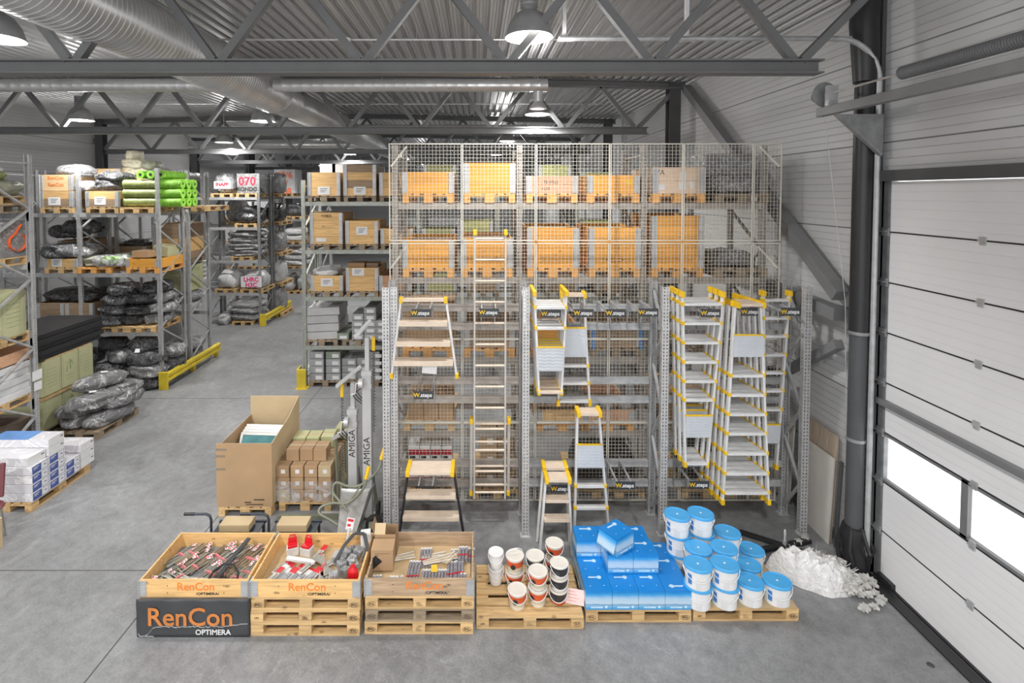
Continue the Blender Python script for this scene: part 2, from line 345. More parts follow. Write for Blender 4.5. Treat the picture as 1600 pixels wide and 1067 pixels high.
# trapezoidal roof deck, ribs running down the hall
g = MB(); prof = []; x = XL-.2
while x < XR+.3:
    prof += [(x, 0), (x+.035, 0), (x+.04, .012), (x+.045, 0), (x+.08, 0), (x+.10, .07), (x+.135, .07), (x+.14, .082), (x+.145, .07), (x+.18, .07), (x+.20, 0)]; x += .20
    prof += [(x-.02, 0)] if False else []
vs = []; 
for (px_, pz) in prof:
    vs += [(px_, YN, roofz(px_)+pz+.02), (px_, YF+.1, roofz(px_)+pz+.02)]
g.add(vs, [(2*i, 2*i+1, 2*i+3, 2*i+2) for i in range(len(prof)-1)])
g.add([(XL-.2, YN, 8.2), (XR+.3, YN, 8.2), (XR+.3, YF+.1, 8.2), (XL-.2, YF+.1, 8.2)], [(0, 1, 2, 3)])
struct(g.build('ceiling', M['deck']))
# right wall: behind the pipe, above the door and in front
DY0, DZ1 = 6.42, 5.02
g = MB(); g.box(XR, XR+.2, DY0, YF, 0, 8.1); g.box(XR, XR+.2, 1.2, DY0, DZ1+.12, 8.1); g.box(XR, XR+.2, YN, 1.2, 0, 8.1)
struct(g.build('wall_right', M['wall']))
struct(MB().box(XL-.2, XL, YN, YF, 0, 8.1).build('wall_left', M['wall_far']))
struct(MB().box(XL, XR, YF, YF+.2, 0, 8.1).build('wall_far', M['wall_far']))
g = MB(); g.box(XR-.05, XR, DY0, YF, 0, .12); struct(g.build('baseboard_right', M['steel_mid']))
# ---- sectional door
door = bpy.data.objects.new('door_1', None); C.objects.link(door); door.location = (XR+.02, DY0, 0)
struct(door, 'white sectional overhead door with a row of windows', 'door')
PH = .6275
LEN = 5.2
for k in range(8):
    z0 = k*PH+.0085; z1 = (k+1)*PH-.0085
    if k != 2:
        MB().box(0, .045, -LEN, -.03, z0, z1).build('door_panel', M['doorp'], door, bevel=.002)
    else:
        fr = MB(); fr.box(0, .05, -LEN, -.03, z0, z0+.035); fr.box(0, .05, -LEN, -.03, z1-.035, z1)
        for yy in (-.03-.035, -1.17, -2.3, -3.43, -4.56): fr.box(0, .05, yy-.04, yy+.04, z0, z1)
        wf = fr.build('door_window_frame', M['steel_mid'], door, bevel=.003)
        for a, b_ in ((-1.13, -.105), (-2.26, -1.21), (-3.39, -2.34), (-4.52, -3.47)):
            gl = MB().box(.02, .026, a, b_, z0+.035, z1-.035)
            gm = bpy.data.materials.get('door_glass')
            if not gm:
                gm, nt, b = newmat('door_glass'); b.inputs['Transmission Weight'].default_value = 1; b.inputs['Roughness'].default_value = .05; b.inputs['IOR'].default_value = 1.1
                b.inputs['Alpha'].default_value = .3
            gl.build('door_window_pane', gm, wf)
    if k:
        MB().box(-.001, .03, -LEN, -.03, k*PH-.0085, k*PH+.0085).build('door_seal', M['black'], door)
        for yy in (-1.28, -2.5):
            h = MB(); h.box(-.014, 0, yy-.03, yy+.03, k*PH-.045, k*PH-.005); h.box(-.014, 0, yy-.035, yy+.035, k*PH+.005, k*PH+.04); h.bar((-.016, yy-.04, k*PH), (-.016, yy+.04, k*PH), .018, .018)
            h.build('door_hinge', M['galv'], door)
        h = MB(); h.box(-.03, 0, -.12, -.02, k*PH-.05, k*PH+.05); h.bar((-.045, -.14, k*PH+.01), (-.045, .2, k*PH+.01), .02, .02); h.bar((-.05, .0, k*PH-.03), (-.05, .17, k*PH-.03), .03, .03)
        h.tube([(-.05, .1, k*PH+.01), (-.05, .16, k*PH+.01)], .035, 10)
        h.build('door_roller_bracket', M['galv_d'], door)
MB().box(-.005, .045, -.12, -.01, 0, DZ1).build('door_edge_strip', M['galv_d'], door)
g = MB(); g.box(-.07, -.003, -LEN, -.04, 3*PH+.36, 3*PH+.42); g.box(-.075, -.003, -LEN, -.04, 3*PH+.355, 3*PH+.365); g.build('door_stiffener_rail', M['steel_mid'], door)
g = MB(); g.box(-.03, .04, -LEN, -.03, -.001, .03); g.box(-.055, -.002, -.35, -.12, .03, .1); g.build('door_bottom_seal', M['black'], door)
# header and jambs
struct(MB().box(XR-.10, XR+.04, 1.2, DY0+.05, DZ1, DZ1+.13).build('trim_2', M['steel_dark']))
g = MB(); g.box(XR-.05, XR+.03, DY0+.0, DY0+.1, 0, 7.5); struct(g.build('trim_3', M['steel_dark']))
g = MB(); g.box(XR-.16, XR-.03, DY0-LEN, DY0+.05, 0, .014); g.box(XR-.17, XR-.155, DY0-LEN, DY0+.05, 0, .022); struct(g.build('trim_4', M['black']))
# vertical track (two angles with bolt holes) and the curved lift track under the roof
t = thing('door_track', 'galvanised curved door track rising beside the dark pipe and bending under the roof', 'door track', (XR-.06, DY0+.05, 0))
g = MB(); g.box(-.01, .0, -.02, .05, 0, 6.2); g.box(-.06, .0, .05, .06, 0, 6.2); g.build('angle_rail', M['galv_d'], t)
g = MB()
for i in range(44):
    z = .2+i*.135; g.box(-.045, -.03, .044, .05, z, z+.03); g.box(-.013, -.01, .01, .025, z+.05, z+.075)
g.build('bolt_row', M['galv_l'], t)
pts = [(-.06, -.11, .08), (-.06, -.11, 5.0), (-.06, -.11, 6.25)]
for i in range(1, 11):
    a = i/10*PI/2; pts.append((-.06-.52*(1-math.cos(a)), -.11, 6.25+.52*math.sin(a)))
pts += [(-1.6, -.11, 6.77), (-4.0, -.11, 6.77)]
MB().tube(pts, .032, 8).build('curved_track', M['galv'], t, smooth=True)
MB().box(-.62, -.02, .02, .06, 6.78, 6.84).build('track_arm', M['galv'], t)
for xx in (-3.92, -2.38):
    g = MB(); g.bar((xx, .05, 6.8), (xx+.0, .05, 7.52), .045, .05, (0, 1, 0)); g.box(xx-.08, xx+.12, -.03, .09, 6.79, 6.82); g.build('hanger_bar', M['white'], t)
# shaft, drum, coil spring on its box beam
t = thing('door_spring_shaft', 'long box beam carrying cable drum, shaft and coiled spring above the door', 'door mechanism', (XR-.62, DY0+.1, 5.86))
MB().box(-.05, .05, -3.6, .18, 0, .11).build('box_beam', M['steel_mid'], t, bevel=.006)
drum = MB(); pr = [(.02, -.16)]
for i in range(9): pr += [(.06+i*.009, -.15+i*.017), (.075+i*.009, -.145+i*.017), (.06+i*.009, -.138+i*.017)]
pr += [(.16, .01), (.16, .02), (.05, .02)]
drum.lathe(pr, 24, rotm(-PI/2, 0, 0)); drum.build('cable_drum', M['galv_d'], t, (0, .1, .27), (0, 0, PI), smooth=40)
MB().tube([(0, -3.6, .27), (0, .3, .27)], .013, 8).build('shaft', M['galv_l'], t, smooth=True)
pr = [(.03, 0)]
for i in range(90): pr += [(.058, i*.025), (.07, i*.025+.008), (.07, i*.025+.016), (.058, i*.025+.024)]
pr += [(.03, 90*.025)]
MB().lathe(pr, 16, rotm(PI/2, 0, 0)).build('coil_spring', M['steel'], t, (0, -1.1, .27), smooth=35)
MB().box(-.06, .06, -.07, 0, .11, .36).build('bearing_plate', M['galv'], t)
g = MB(); g.prism([(-.05, -.02), (.52, -.02), (.52, -.5)], .02); g.bar((-.06, .01, -.02), (.5, .01, -.52), .06, .03); g.build('gusset_bracket', M['galv_d'], t, (0, -.22, 0))
MB().tube([(.0, .1, .1), (.28, .02, -2.4), (.36, .0, -5.3)], .004, 5).build('lift_cable', M['galv_l'], t)
# drain pipe
t = thing('drain_pipe', 'tall dark grey vertical drain pipe standing between wall boards and door', 'pipe', (4.87, 6.47, 0))
MB().tube([(0, 0, .55), (0, 0, 3.1)], .10, 24).build('pipe', M['steel_dark'], t, smooth=True)
MB().tube([(.0, 0, 3.12), (0.0, 0, 6.25)], .11, 24).build('insulated_pipe', M['black'], t, smooth=True)
g = MB(); g.tube([(0, 0, 3.08), (0, 0, 3.12)], .12, 24); g.build('pipe_clamp', M['galv_d'], t, smooth=30); MB().tube([(0, 0, 1.7), (0, 0, 1.74)], .108, 24).build('pipe_clamp', M['galv_d'], t, smooth=30)
rr = [.15, .14, .15, .13, .14, .12]
g = MB(); g.tube([(.02+random.uniform(-.03, .03), random.uniform(-.02, .02), i*.12) for i in range(6)], rr, 14)
for i in range(6):
    a = random.uniform(0, 6); g.tube([(.1*math.cos(a), .1*math.sin(a), .6), (.19*math.cos(a), .19*math.sin(a)-.03, .35), (.16*math.cos(a+.5), .16*math.sin(a+.5), .05)], .025, 6)
g.build('torn_sleeve', M['black'], t, smooth=True)
# dark lagging bundle beside the column up top
g = MB(); g.tube([(4.87, 6.47, 6.26), (4.87, 6.48, 6.6), (4.86, 6.5, 7.0), (4.88, 6.5, 7.40)], [.13, .15, .16, .16], 16)
tag(g.build('pipe_lagging', M['black'], smooth=True), 'crumpled black lagging wrapped round the pipe top under the roof', 'pipe wrap')
# ---- columns and wind bracing
def col(x, y, lab, m='steel_dark', w=.26):
    if x > 0: x -= .13
    g = MB(); g.box(x-w/2, x+w/2, y-.13, y-.115, 0, roofz(x)); g.box(x-w/2, x+w/2, y+.115, y+.13, 0, roofz(x)); g.box(x-.01, x+.01, y-.115, y+.115, 0, roofz(x))
    tag(g.build('steel_column', M[m]), lab, 'column', 'steel columns along the hall walls')
col(4.72, 12.05, 'steel column seen above the mesh fence at the top of the diagonal braces')
col(4.72, 18, 'steel column on the right wall, the second beyond the fence')
col(4.72, 24, 'steel column on the right wall, far end and small')
for k, y in enumerate((12, 18, 24, 30, 36)):
    col(XL+.25, y, ['dark column on the left wall hidden behind the nearest racks', 'dark column on the left wall behind the pile of white bags', 'dark column on the left wall above the green fabric rolls',
                   'dark column on the left wall above the red lettered bale', 'farthest dark column on the left wall'][k])
def brace(a, b, lab, w=.17):
    g = MB(); g.bar(a, b, w, w, (1, 0, 0)); tag(g.build('wall_brace', M['steel_mid']), lab, 'brace', 'wind braces on the right wall')
brace((4.86, 11.95, 7.3), (4.86, 6.8, 3.5), 'long diagonal steel brace crossing the right wall down to the drain pipe')
brace((4.86, 12.0, 3.55), (4.86, 6.8, 3.25), 'horizontal steel brace on the right wall behind the ladder rack')
brace((4.86, 6.8, 2.85), (4.86, 10.9, .1), 'lower diagonal steel brace dropping from the drain pipe behind the ladder rack', .12)
# ---- trusses
def truss(Y, label, m):
    t = thing('roof_truss', label, 'roof truss', (0, Y, 0), group='steel roof trusses spanning the hall')
    zb = 6.33; xr = 3.98
    g = MB(); g.box(XL+.4, xr, -.09, .09, zb-.08, zb-.062); g.box(XL+.4, xr, -.09, .09, zb+.062, zb+.08); g.box(XL+.4, xr-.02, -.012, .012, zb-.062, zb+.062)
    g.build('bottom_chord', m, t)
    g = MB()
    for xa, xb in ((XL+.1, RIDGE), (RIDGE, 4.85)):
        for z0, z1 in ((-.16, -.14), (-.02, 0)): g.bar((xa, 0, roofz(xa)+(z0+z1)/2), (xb, 0, roofz(xb)+(z0+z1)/2), .2, .02)
        g.bar((xa, 0, roofz(xa)-.08), (xb, 0, roofz(xb)-.08), .014, .13)
    g.build('top_chord', m, t)
    xs = [3.72-1.68*k for k in range(11)]
    for x in xs:
        for s in (-1, 1):
            xt = x+s*.84+(.1 if x > 3 and s > 0 else 0); g = MB(); g.bar((x+s*.05, 0, zb+.08), (xt, 0, roofz(xt)-.14), .09, .09, (0, 1, 0)); g.build('diagonal', m, t)
tl = ['nearest steel roof truss crossing the whole picture above everything', 'second steel roof truss, its end stopping short of the right wall', 'third steel roof truss, its chord just above the mesh fence top',
      'fourth steel roof truss, above the top loads of the far racks', 'fifth steel roof truss far down the hall', 'sixth steel roof truss, farthest and smallest']
for k in range(6): truss(6.0*(k+1), tl[k], M['steel'])
# ---- ducts
def duct(name, a, b, r, lab, rib=.085, n=32, ribh=.006):
    a = Vector(a); b = Vector(b); L = (b-a).length; pr = [(r*.02, 0)]; z = 0
    while z < L: pr += [(r, z), (r, min(z+rib*.8, L)), (r+ribh, min(z+rib*.87, L)), (r+ribh, min(z+rib*.93, L))]; z += rib
    pr.append((r*.02, L)); q = (b-a).to_track_quat('Z', 'Y').to_matrix().to_4x4()
    o = tag(MB().lathe(pr, n, Matrix.Translation(a) @ q).build(name, M['duct'], smooth=30), lab, 'duct')
    for k in range(1, int(L/2.5)+1):
        p = a.lerp(b, k*2.5/L-.4/L); MB().tube([p+Vector((0, 0, r*.9)), Vector((p.x, p.y, roofz(p.x)+.03))], .004, 4).build('hanger_wire', M['galv_l'], o)
    return o
duct('ventilation_duct', (-4.45, 1, 7.02), (-4.45, 11.2, 7.02), .41, 'fat spiral ventilation duct running down the hall from the upper left corner')
duct('ventilation_duct', (-4.38, 11.2, 7.0), (-4.38, 34, 7.0), .37, 'narrower continuation of the spiral ventilation duct beyond the second truss', .12)
duct('branch_duct', (-12.6, 10.1, 6.98), (-4.8, 10.1, 6.98), .125, 'thin horizontal branch duct left of the fat duct', .2, 20, .003)
duct('branch_duct', (-3.95, 10.1, 6.98), (1.38, 10.1, 6.98), .125, 'thin horizontal branch duct right of the fat duct ending above a lamp', .2, 20, .003)
duct('branch_duct', (-12, 21.5, 6.9), (-4.6, 21.5, 6.9), .16, 'distant horizontal branch duct beyond the third truss', .3, 16, .003)
duct('branch_duct', (-3.9, 16.5, 6.95), (1.6, 16.5, 6.95), .12, 'distant horizontal branch duct behind the mesh fence top', .3, 16, .003)
g = MB(); g.tube([(0, 0, .0), (0, 0, -.2)], .1, 20); g.lathe([(.02, -.34), (.17, -.33), (.17, -.3), (.1, -.2)], 20)
tag(g.build('air_nozzle', M['duct'], None, (1.2, 10.1, 6.86), smooth=35), 'round air nozzle hanging from the end of the branch duct', 'air nozzle')
# cable trays / sprinkler pipes along the ceiling
for yy, x0, x1, z, lab in ((8.6, -12, 4.6, 7.42, 'thin sprinkler pipe crossing under the roof deck beyond the near truss'), (5.2, -5.5, -1.8, 7.35, 'short thin sprinkler pipe near the top edge left of the near lamp'), (14.5, -12, 3.6, 7.38, 'thin sprinkler pipe crossing above the second truss')):
    g = MB(); g.tube([(x0, yy, z), (x1, yy, z)], .016, 6)
    xx = x0+.5
    while xx < x1: g.tube([(xx, yy, z), (xx, yy, roofz(xx)+.02)], .004, 4); xx += 1.5
    tag(g.build('sprinkler_pipe', M['galv_l']), lab, 'pipe')
g = MB(); g.lathe([(.02, -.06), (.07, -.055), (.08, -.01), (.05, 0)], 16); tag(g.build('smoke_detector', M['white'], None, (-2.15, 8.5, 7.42), smooth=30), 'small white smoke detector on the ceiling pipe', 'smoke detector')
# ---- lamps
def make_lamp():
    t = thing('high_bay_lamp', '', 'ceiling lamp', (0, 0, 0), group='high bay lamps under the roof')
    pr = [(.27, 0), (.285, -.005), (.285, .012), (.268, .05), (.24, .15), (.17, .26), (.09, .31), (.085, .33)]
    MB().lathe([(.262, .012)]+pr+[(.02, .33)], 36).build('lamp_shade', M['shade'], t, smooth=30)
    MB().lathe([(.02, .012), (.262, .012), (.262, .02), (.02, .02)], 36).build('diffuser', M['glow'], t)
    h = MB(); h.lathe([(.085, .33), (.11, .35), (.1, .37), (.11, .39), (.1, .41), (.11, .43), (.1, .45), (.105, .56), (.02, .56)], 20); h.build('ballast_housing', M['shade'], t, smooth=35)
    MB().tube([(0, 0, .56), (0, 0, 1.03)], .006, 5).build('cord', M['white'], t)
    return t
LL = ['large high bay lamp at the top edge right of centre', 'high bay lamp below the branch duct nozzle above the ladder rack', 'small lit high bay lamp just above the mesh fence', 'distant lit high bay lamp behind the mesh fence top',
      'half visible lit high bay lamp at the upper left edge', 'grey high bay lamp left, seen side-on under the second truss', 'high bay lamp half hidden behind the fat duct',
      'distant lit lamp above the left aisle racks', 'distant lit lamp above the white boxes on the middle rack', 'far grey lamp over the left racks', 'added far high bay lamp brightening the hall beyond the fifth truss near the fat duct', 'added far high bay lamp brightening the left back of the hall', 'farthest high bay lamp, added to brighten the back right of the hall']
lamp0 = make_lamp(); k = 0
for (x, y, z, vis) in LAMPS:
    if not vis: continue
    if k == 0: lamp0.location = (x, y, z); lamp0['label'] = LL[0]
    else: dup(lamp0, (x, y, z), label=LL[k])
    k += 1
# ---- boards leaning on the wall and things beside them
def lean(name, lab, cat, y0, y1, h, m, xb, th=.018, tilt=.12):
    g = MB(); g.box(0, th, y0, y1, 0, h, rotm(0, tilt, 0, (xb, 0, .0))); return tag(g.build(name, M[m] if isinstance(m, str) else m), lab, cat)
M['ply'] = wood('plywood_sheet', (.50, .40, .31), .7, 'Z'); M['mdf'] = pm('pale_board', (.60, .57, .53), .6, 0, .06, 2)
lean('plywood_sheet', 'brown plywood sheet leaning on the right wall behind a paler board', 'board', 6.98, 7.72, 1.5, 'ply', 4.93, tilt=.05)
lean('pale_board', 'tall pale board leaning on the right wall beside the drain pipe', 'board', 6.95, 7.60, 1.2, 'mdf', 4.88, tilt=.05)
lean('pale_board', 'wide pale board leaning on the wall behind the ladder rack upright', 'board', 7.85, 8.7, 1.35, 'mdf', 4.88, tilt=.05)
lean('gap_shade_strip', 'narrow dark strip standing for the shaded gap beside the tall pale board', 'board', 6.86, 6.91, 1.2, 'steel_dark', 4.93, tilt=.05)  # dark strip modelled for the shade in the gap between boards
# ------------------------------------------------------------------ racks, pallets, crates, bags, boxes
ORD = ['leftmost', 'second from the left', 'third from the left', 'fourth from the left', 'fifth from the left', 'sixth from the left', 'seventh from the left', 'eighth from the left']
UPM = {}
def upright_mesh(h, w=.09, d=.07, holes=True, key='galv', pitch=.05):
    k = (round(h, 2), w, d, holes, key, pitch)
    if k in UPM: return UPM[k]
    g = MB(); t = .003
    if not holes: g.box(-w/2, w/2, 0, d, 0, h)
    else:
        def face(P, W, cols):
            """P(u,z) -> xyz along the face, W width, hole columns centred at cols"""
            hw = .007; us = [0]
            for c in cols: us += [c-hw, c+hw]
            us.append(W)
            def q(u0, u1, z0, z1): g.add([P(u0, z0), P(u1, z0), P(u1, z1), P(u0, z1)], [(0, 1, 2, 3)])
            for i in range(len(us)-1):
                if i % 2 == 0: q(us[i], us[i+1], 0, h)
                else:
                    z = .0; first = True
                    while z < h-pitch: q(us[i], us[i+1], z if first else z, z+pitch-.024); z += pitch; first = False
                    q(us[i], us[i+1], z, h)
        face(lambda u, z: (-w/2+u, 0, z), w, (w*.28, w*.72))
        for s in (-1, 1): face(lambda u, z, s=s: (s*w/2, u, z), d, (d*.5,))
        for s in (-1, 1): g.box(s*w/2-(.018 if s > 0 else 0), s*w/2+(.018 if s < 0 else 0), d-.002, d, 0, h)
        g.box(-w/2+.004, w/2-.004, .012, .0125, 0, h) if False else None
    g.box(-w/2-.02, w/2+.02, -.02, d+.02, 0, .006)
    UPM[k] = g.mesh('upright', M[key]); return UPM[k]
def rack(label, xs, y0, dp, h, levels, holes=True, key='galv', beam='galv', bh=.1, first_bay=None, shelf=False, cat='pallet rack', group=None, zmax=None, w=.09, hole_pitch=.05):
    t = thing('pallet_rack', label, cat, (xs[0], y0, 0), group=group); X0 = xs[0]
    for x in xs:
        put('upright', upright_mesh(h, w, .07, holes, key, hole_pitch), t, (x-X0, 0, 0)); put('upright', upright_mesh(h, w, .07, holes, key, hole_pitch), t, (x-X0, dp, 0), (0, 0, PI))
        z = .25; s = 1; n = 0
        g = MB()
        pts = []
        while z < h-.1:
            pts.append((0, .035 if s > 0 else dp-.035, z)); z += .62; s = -s
        for a, b in zip(pts, pts[1:]): g.bar(a, b, .03, .045, (1, 0, 0))
        g.bar((0, .03, .2), (0, dp-.03, .2), .03, .045, (1, 0, 0)); g.bar((0, .03, h-.15), (0, dp-.03, h-.15), .03, .045, (1, 0, 0))
        g.build('frame_brace', M[key], t, (x-X0, 0, 0))
    for i in range(len(xs)-1):
        for z in levels:
            for y in (0.0, dp-.05):
                g = MB(); a = xs[i]-X0+w/2; b = xs[i+1]-X0-w/2
                g.box(a, b, y-.004, y+.046, z-bh, z); g.box(a, a+.005, y-.012, y+.05, z-bh-.06, z+.03); g.box(b-.005, b, y-.012, y+.05, z-bh-.06, z+.03)
                g.build('beam', M[beam], t)
    return t
PAL = {}
def pallet_mesh(key='pallet', facing=.8):
    """euro pallet; facing = width of the side turned to -Y"""
    k = (key, facing)
    if k in PAL: return PAL[k]
    g = MB()
    def b(x0, x1, y0, y1, z0, z1):
        if facing == 1.2: g.box(x0, x1, y0, y1, z0, z1)
        else: g.box(y0, y1, x0, x1, z0, z1)
    for y, w_ in ((-.35, .1), (0, .145), (.35, .1)):
        b(-.6, .6, y-w_/2, y+w_/2, 0, .022)
        for x in (-.53, 0, .53): b(x-.07, x+.07, y-w_/2, y+w_/2, .022, .1)
    for x in (-.53, 0, .53): b(x-.07, x+.07, -.4, .4, .1, .122)
    for y, w_ in ((-.33, .14), (-.18, .1), (0, .14), (.18, .1), (.33, .14)): b(-.6, .6, y-w_/2, y+w_/2, .122, .144)
    PAL[k] = g.mesh('pallet', M[key]); return PAL[k]
def pallet(x, y, z, label, key='pallet', facing=.8, rz=0, group=None):
    """x centre, y FRONT edge"""
    dp = 1.2 if facing == .8 else .8
    o = put('pallet', pallet_mesh(key, facing), None, (x, y+dp/2, z), (0, 0, rz)); return tag(o, label, 'pallet', group)
COL = {}
def collar_mesh(key, fx, h=.195):
    k = (key, fx, h)
    if k not in COL:
        dy = 1.2 if fx == .8 else .8; g = MB(); a, b = fx/2-.005, dy/2-.005
        g.box(-a, a, -b, -b+.02, .002, h-.002); g.box(-a, a, b-.02, b, .002, h-.002); g.box(-a, -a+.02, -b+.02, b-.02, .002, h-.002); g.box(a-.02, a, -b+.02, b-.02, .002, h-.002)
        COL[k] = g.mesh('collar', M[key])
    return COL[k]
HG = {}
def hinge_mesh(h):
    if h not in HG:
        g = MB()
        g.box(-.012, .075, -.004, .0, .01, h-.01); g.box(-.012, -.004, -.004, .075, .01, h-.01)
        z = .02; s = 0
        while z < h-.02: g.box(-.014, .06+.015*(s % 2), -.0075, -.004, z, z+.014); z += .03; s += 1
        g.tube([(-.008, -.008, .0), (-.008, -.008, h)], .007, 6); HG[h] = g.mesh('corner_hinge', M['galv'])
    return HG[h]
def crate(x, y, z, n, label, keys='pine', fx=.8, rz=0, sheet=None, lid=None, fill=None, group=None, ch=.195, mark=None):
    """crate of n hinged collars; x centre, y front edge"""
    dy = 1.2 if fx == .8 else .8
    t = thing('wooden_crate', label, 'wooden crate', (x, y+dy/2, z), rz, group)
    for i in range(n): put('collar', collar_mesh(keys if isinstance(keys, str) else keys[i % len(keys)], fx, ch), t, (0, 0, i*ch))
    hm = hinge_mesh(round(n*ch, 3)); a, b = fx/2-.005, dy/2-.005
    for (sx, sy, r) in ((-1, -1, 0), (1, -1, PI/2), (1, 1, PI), (-1, 1, -PI/2)): put('corner_hinge', hm, t, (sx*a, sy*b, 0), (0, 0, r))
    H = n*ch
    if lid: MB().box(-a, a, -b, b, H, H+.012).build('lid', M[lid], t)
    elif fill: MB().box(-a+.021, a-.021, -b+.021, b-.021, .004, H-.06).build('contents', M[fill], t)
    else: MB().box(-a+.021, a-.021, -b+.021, b-.021, .002, .014).build('base_board', M['card'], t)
    if sheet:
        sx_, sz_, sw, sh = sheet
        s_ = MB().box(sx_-sw/2, sx_+sw/2, -b-.004, -b-.001, sz_-sh/2, sz_+sh/2).build('label_sheet', M['paper'], t)
        g = MB()
        for q in range(3): g.box(sx_-sw*.3, sx_+sw*(.3-.1*q), -b-.0045, -b-.004, sz_+sh*(.22-.2*q), sz_+sh*(.28-.2*q))
        g.build('label_print', M['ink'], s_)
    if mark: mark(t, a, b, H)
    return t
from mathutils import noise as mn
BM = {}
def bag_mesh(seed, w, d, h, key, knot=True, wr=.5, segs=(26, 16)):
    k = (seed, w, d, h, key, knot)
    if k in BM: return BM[k]
    g = MB(); nu, nv = segs; vs = []; rnd = Vector((seed*3.7, seed*1.3, seed*9.1))
    for j in range(nv+1):
        ph = -PI/2+PI*j/nv
        for i in range(nu):
            th = 2*PI*i/nu; cx, sx_ = math.cos(th), math.sin(th); cp, sp = math.cos(ph), math.sin(ph)
            f = lambda v, p: math.copysign(abs(v)**p, v)
            p = Vector((f(cx, .6)*f(cp, .55), f(sx_, .6)*f(cp, .55), f(sp, .8)))
            # flatten underneath, sag ends
            dsp = 1+.30*mn.noise(p*1.5+rnd)+.26*wr*mn.noise(p*3.6+rnd)+.16*wr*abs(mn.noise(p*8+rnd))
            e = 1-.28*abs(p.x)**3
            q = Vector((p.x*w/2, p.y*d/2*e, (p.z*h/2*dsp*(1-.25*abs(p.x)**3))))
            fold = .05*wr*math.sin(p.x*9+4*mn.noise(p*1.5+rnd))*(.3+abs(p.x)); q.z += h*fold; q.x *= 1+.08*mn.noise(p*2+rnd); q.y *= dsp
            q.z = max(q.z, -h*.40)+h*.40
            vs.append(q)
    g.add(vs, [(j*nu+i, j*nu+(i+1) % nu, (j+1)*nu+(i+1) % nu, (j+1)*nu+i) for j in range(nv) for i in range(nu)])
    if knot:
        r0 = min(h, d)*.2; x0 = w/2*.93; pr = []
        for s_, (rr, dx) in enumerate(((1.3, -.3), (.55, .15), (.32, .35), (.7, .7), (1.05, 1.15))):
            for i in range(12):
                a = 2*PI*i/12; rw = rr*(1+.25*math.sin(a*4+seed+s_)); pr.append((x0+r0*dx, r0*rw*math.cos(a), h*.36+r0*rw*.7*math.sin(a)))
        g.add(pr, [(s_*12+i, s_*12+(i+1) % 12, (s_+1)*12+(i+1) % 12, (s_+1)*12+i) for s_ in range(4) for i in range(12)]+[tuple(48+i for i in range(12))])
    BM[k] = g.mesh('bag', M[key], smooth=70); return BM[k]
def bag(x, y, z, w, d, h, label, key='bagd', seed=None, rz=0, knot=True, group=None, name='plastic_bag', cat='plastic bag', rx=0, ry=0):
    seed = seed if seed is not None else random.randint(1, 5)
    o = put(name, bag_mesh(seed, 1.0, .6, .3, key, knot), None, (x, y, z), (rx, ry, rz)); o.scale = (w, d/.6, h/.3); return tag(o, label, cat, group)
def cmesh(name, w, d, h, key, tape=None, bevel=0):
    g = MB(); g.box(-w/2, w/2, -d/2, d/2, 0, h); return g.mesh(name, M[key])
def carton(x, y, z, w, d, h, label, key='card', rz=0, group=None, tape=True, name='cardboard_box', cat='cardboard box', tag_sheet=False, ry=0):
    """x centre, y centre"""
    t = put(name, cmesh(name, w, d, h, key), None, (x, y, z), (0, ry, rz), bevel=min(.006, h*.04)); tag(t, label, cat, group)
    if tape:
        g = MB(); g.box(-w/2-.0008, w/2+.0008, -.02, .02, h*.72, h+.0012); g.build('tape', M['tape'], t)
    if tag_sheet:
        g = MB(); g.box(-w*.12, w*.2, -d/2-.0015, -d/2, h*.35, h*.68); g.build('label_sticker', M['paper'], t)
    return t
M['tape'] = pm('packing_tape', (.50, .38, .24), .35, 0, .05, 3)
M['bagd'] = film('dark_bag_film', (.045, .046, .05), (.36, .36, .37), scale=5, bump=.9)
M['bagk'] = film('black_bag_film', (.02, .02, .022), (.15, .15, .155), bump=.8)
M['bagg'] = film('grey_bag_film', (.20, .20, .205), (.60, .60, .60), bump=.8)
M['bagw'] = film('white_bag_film', (.50, .50, .50), (.85, .85, .85), rough=.35, bump=.8)
M['bagc'] = film('clear_bag_film', (.55, .55, .54), (.85, .85, .85), .25, .9, rough=.15)
M['bagcream'] = film('cream_bag_film', (.55, .50, .36), (.78, .74, .62), rough=.3)
M['wrapg'] = film('grey_shrink_wrap', (.20, .20, .20), (.42, .42, .42), .95, 1, rough=.2, scale=4)
M['wrapc'] = film('clear_shrink_wrap', (.6, .6, .6), (.9, .9, .9), .08, .55, rough=.12, scale=5)
M['wrapk'] = film('black_shrink_wrap', (.02, .02, .022), (.09, .09, .09), rough=.2, scale=4)
M['neon'] = film('neon_green_fabric', (.20, .46, .03), (.34, .74, .10), rough=.45, scale=3, bump=.3)
M['olive'] = film('olive_fabric', (.20, .24, .06), (.36, .40, .16), rough=.5, scale=3, bump=.3)
M['blackm'] = pm('black_sheet', (.022, .022, .024), .4, 0, .1, 2)
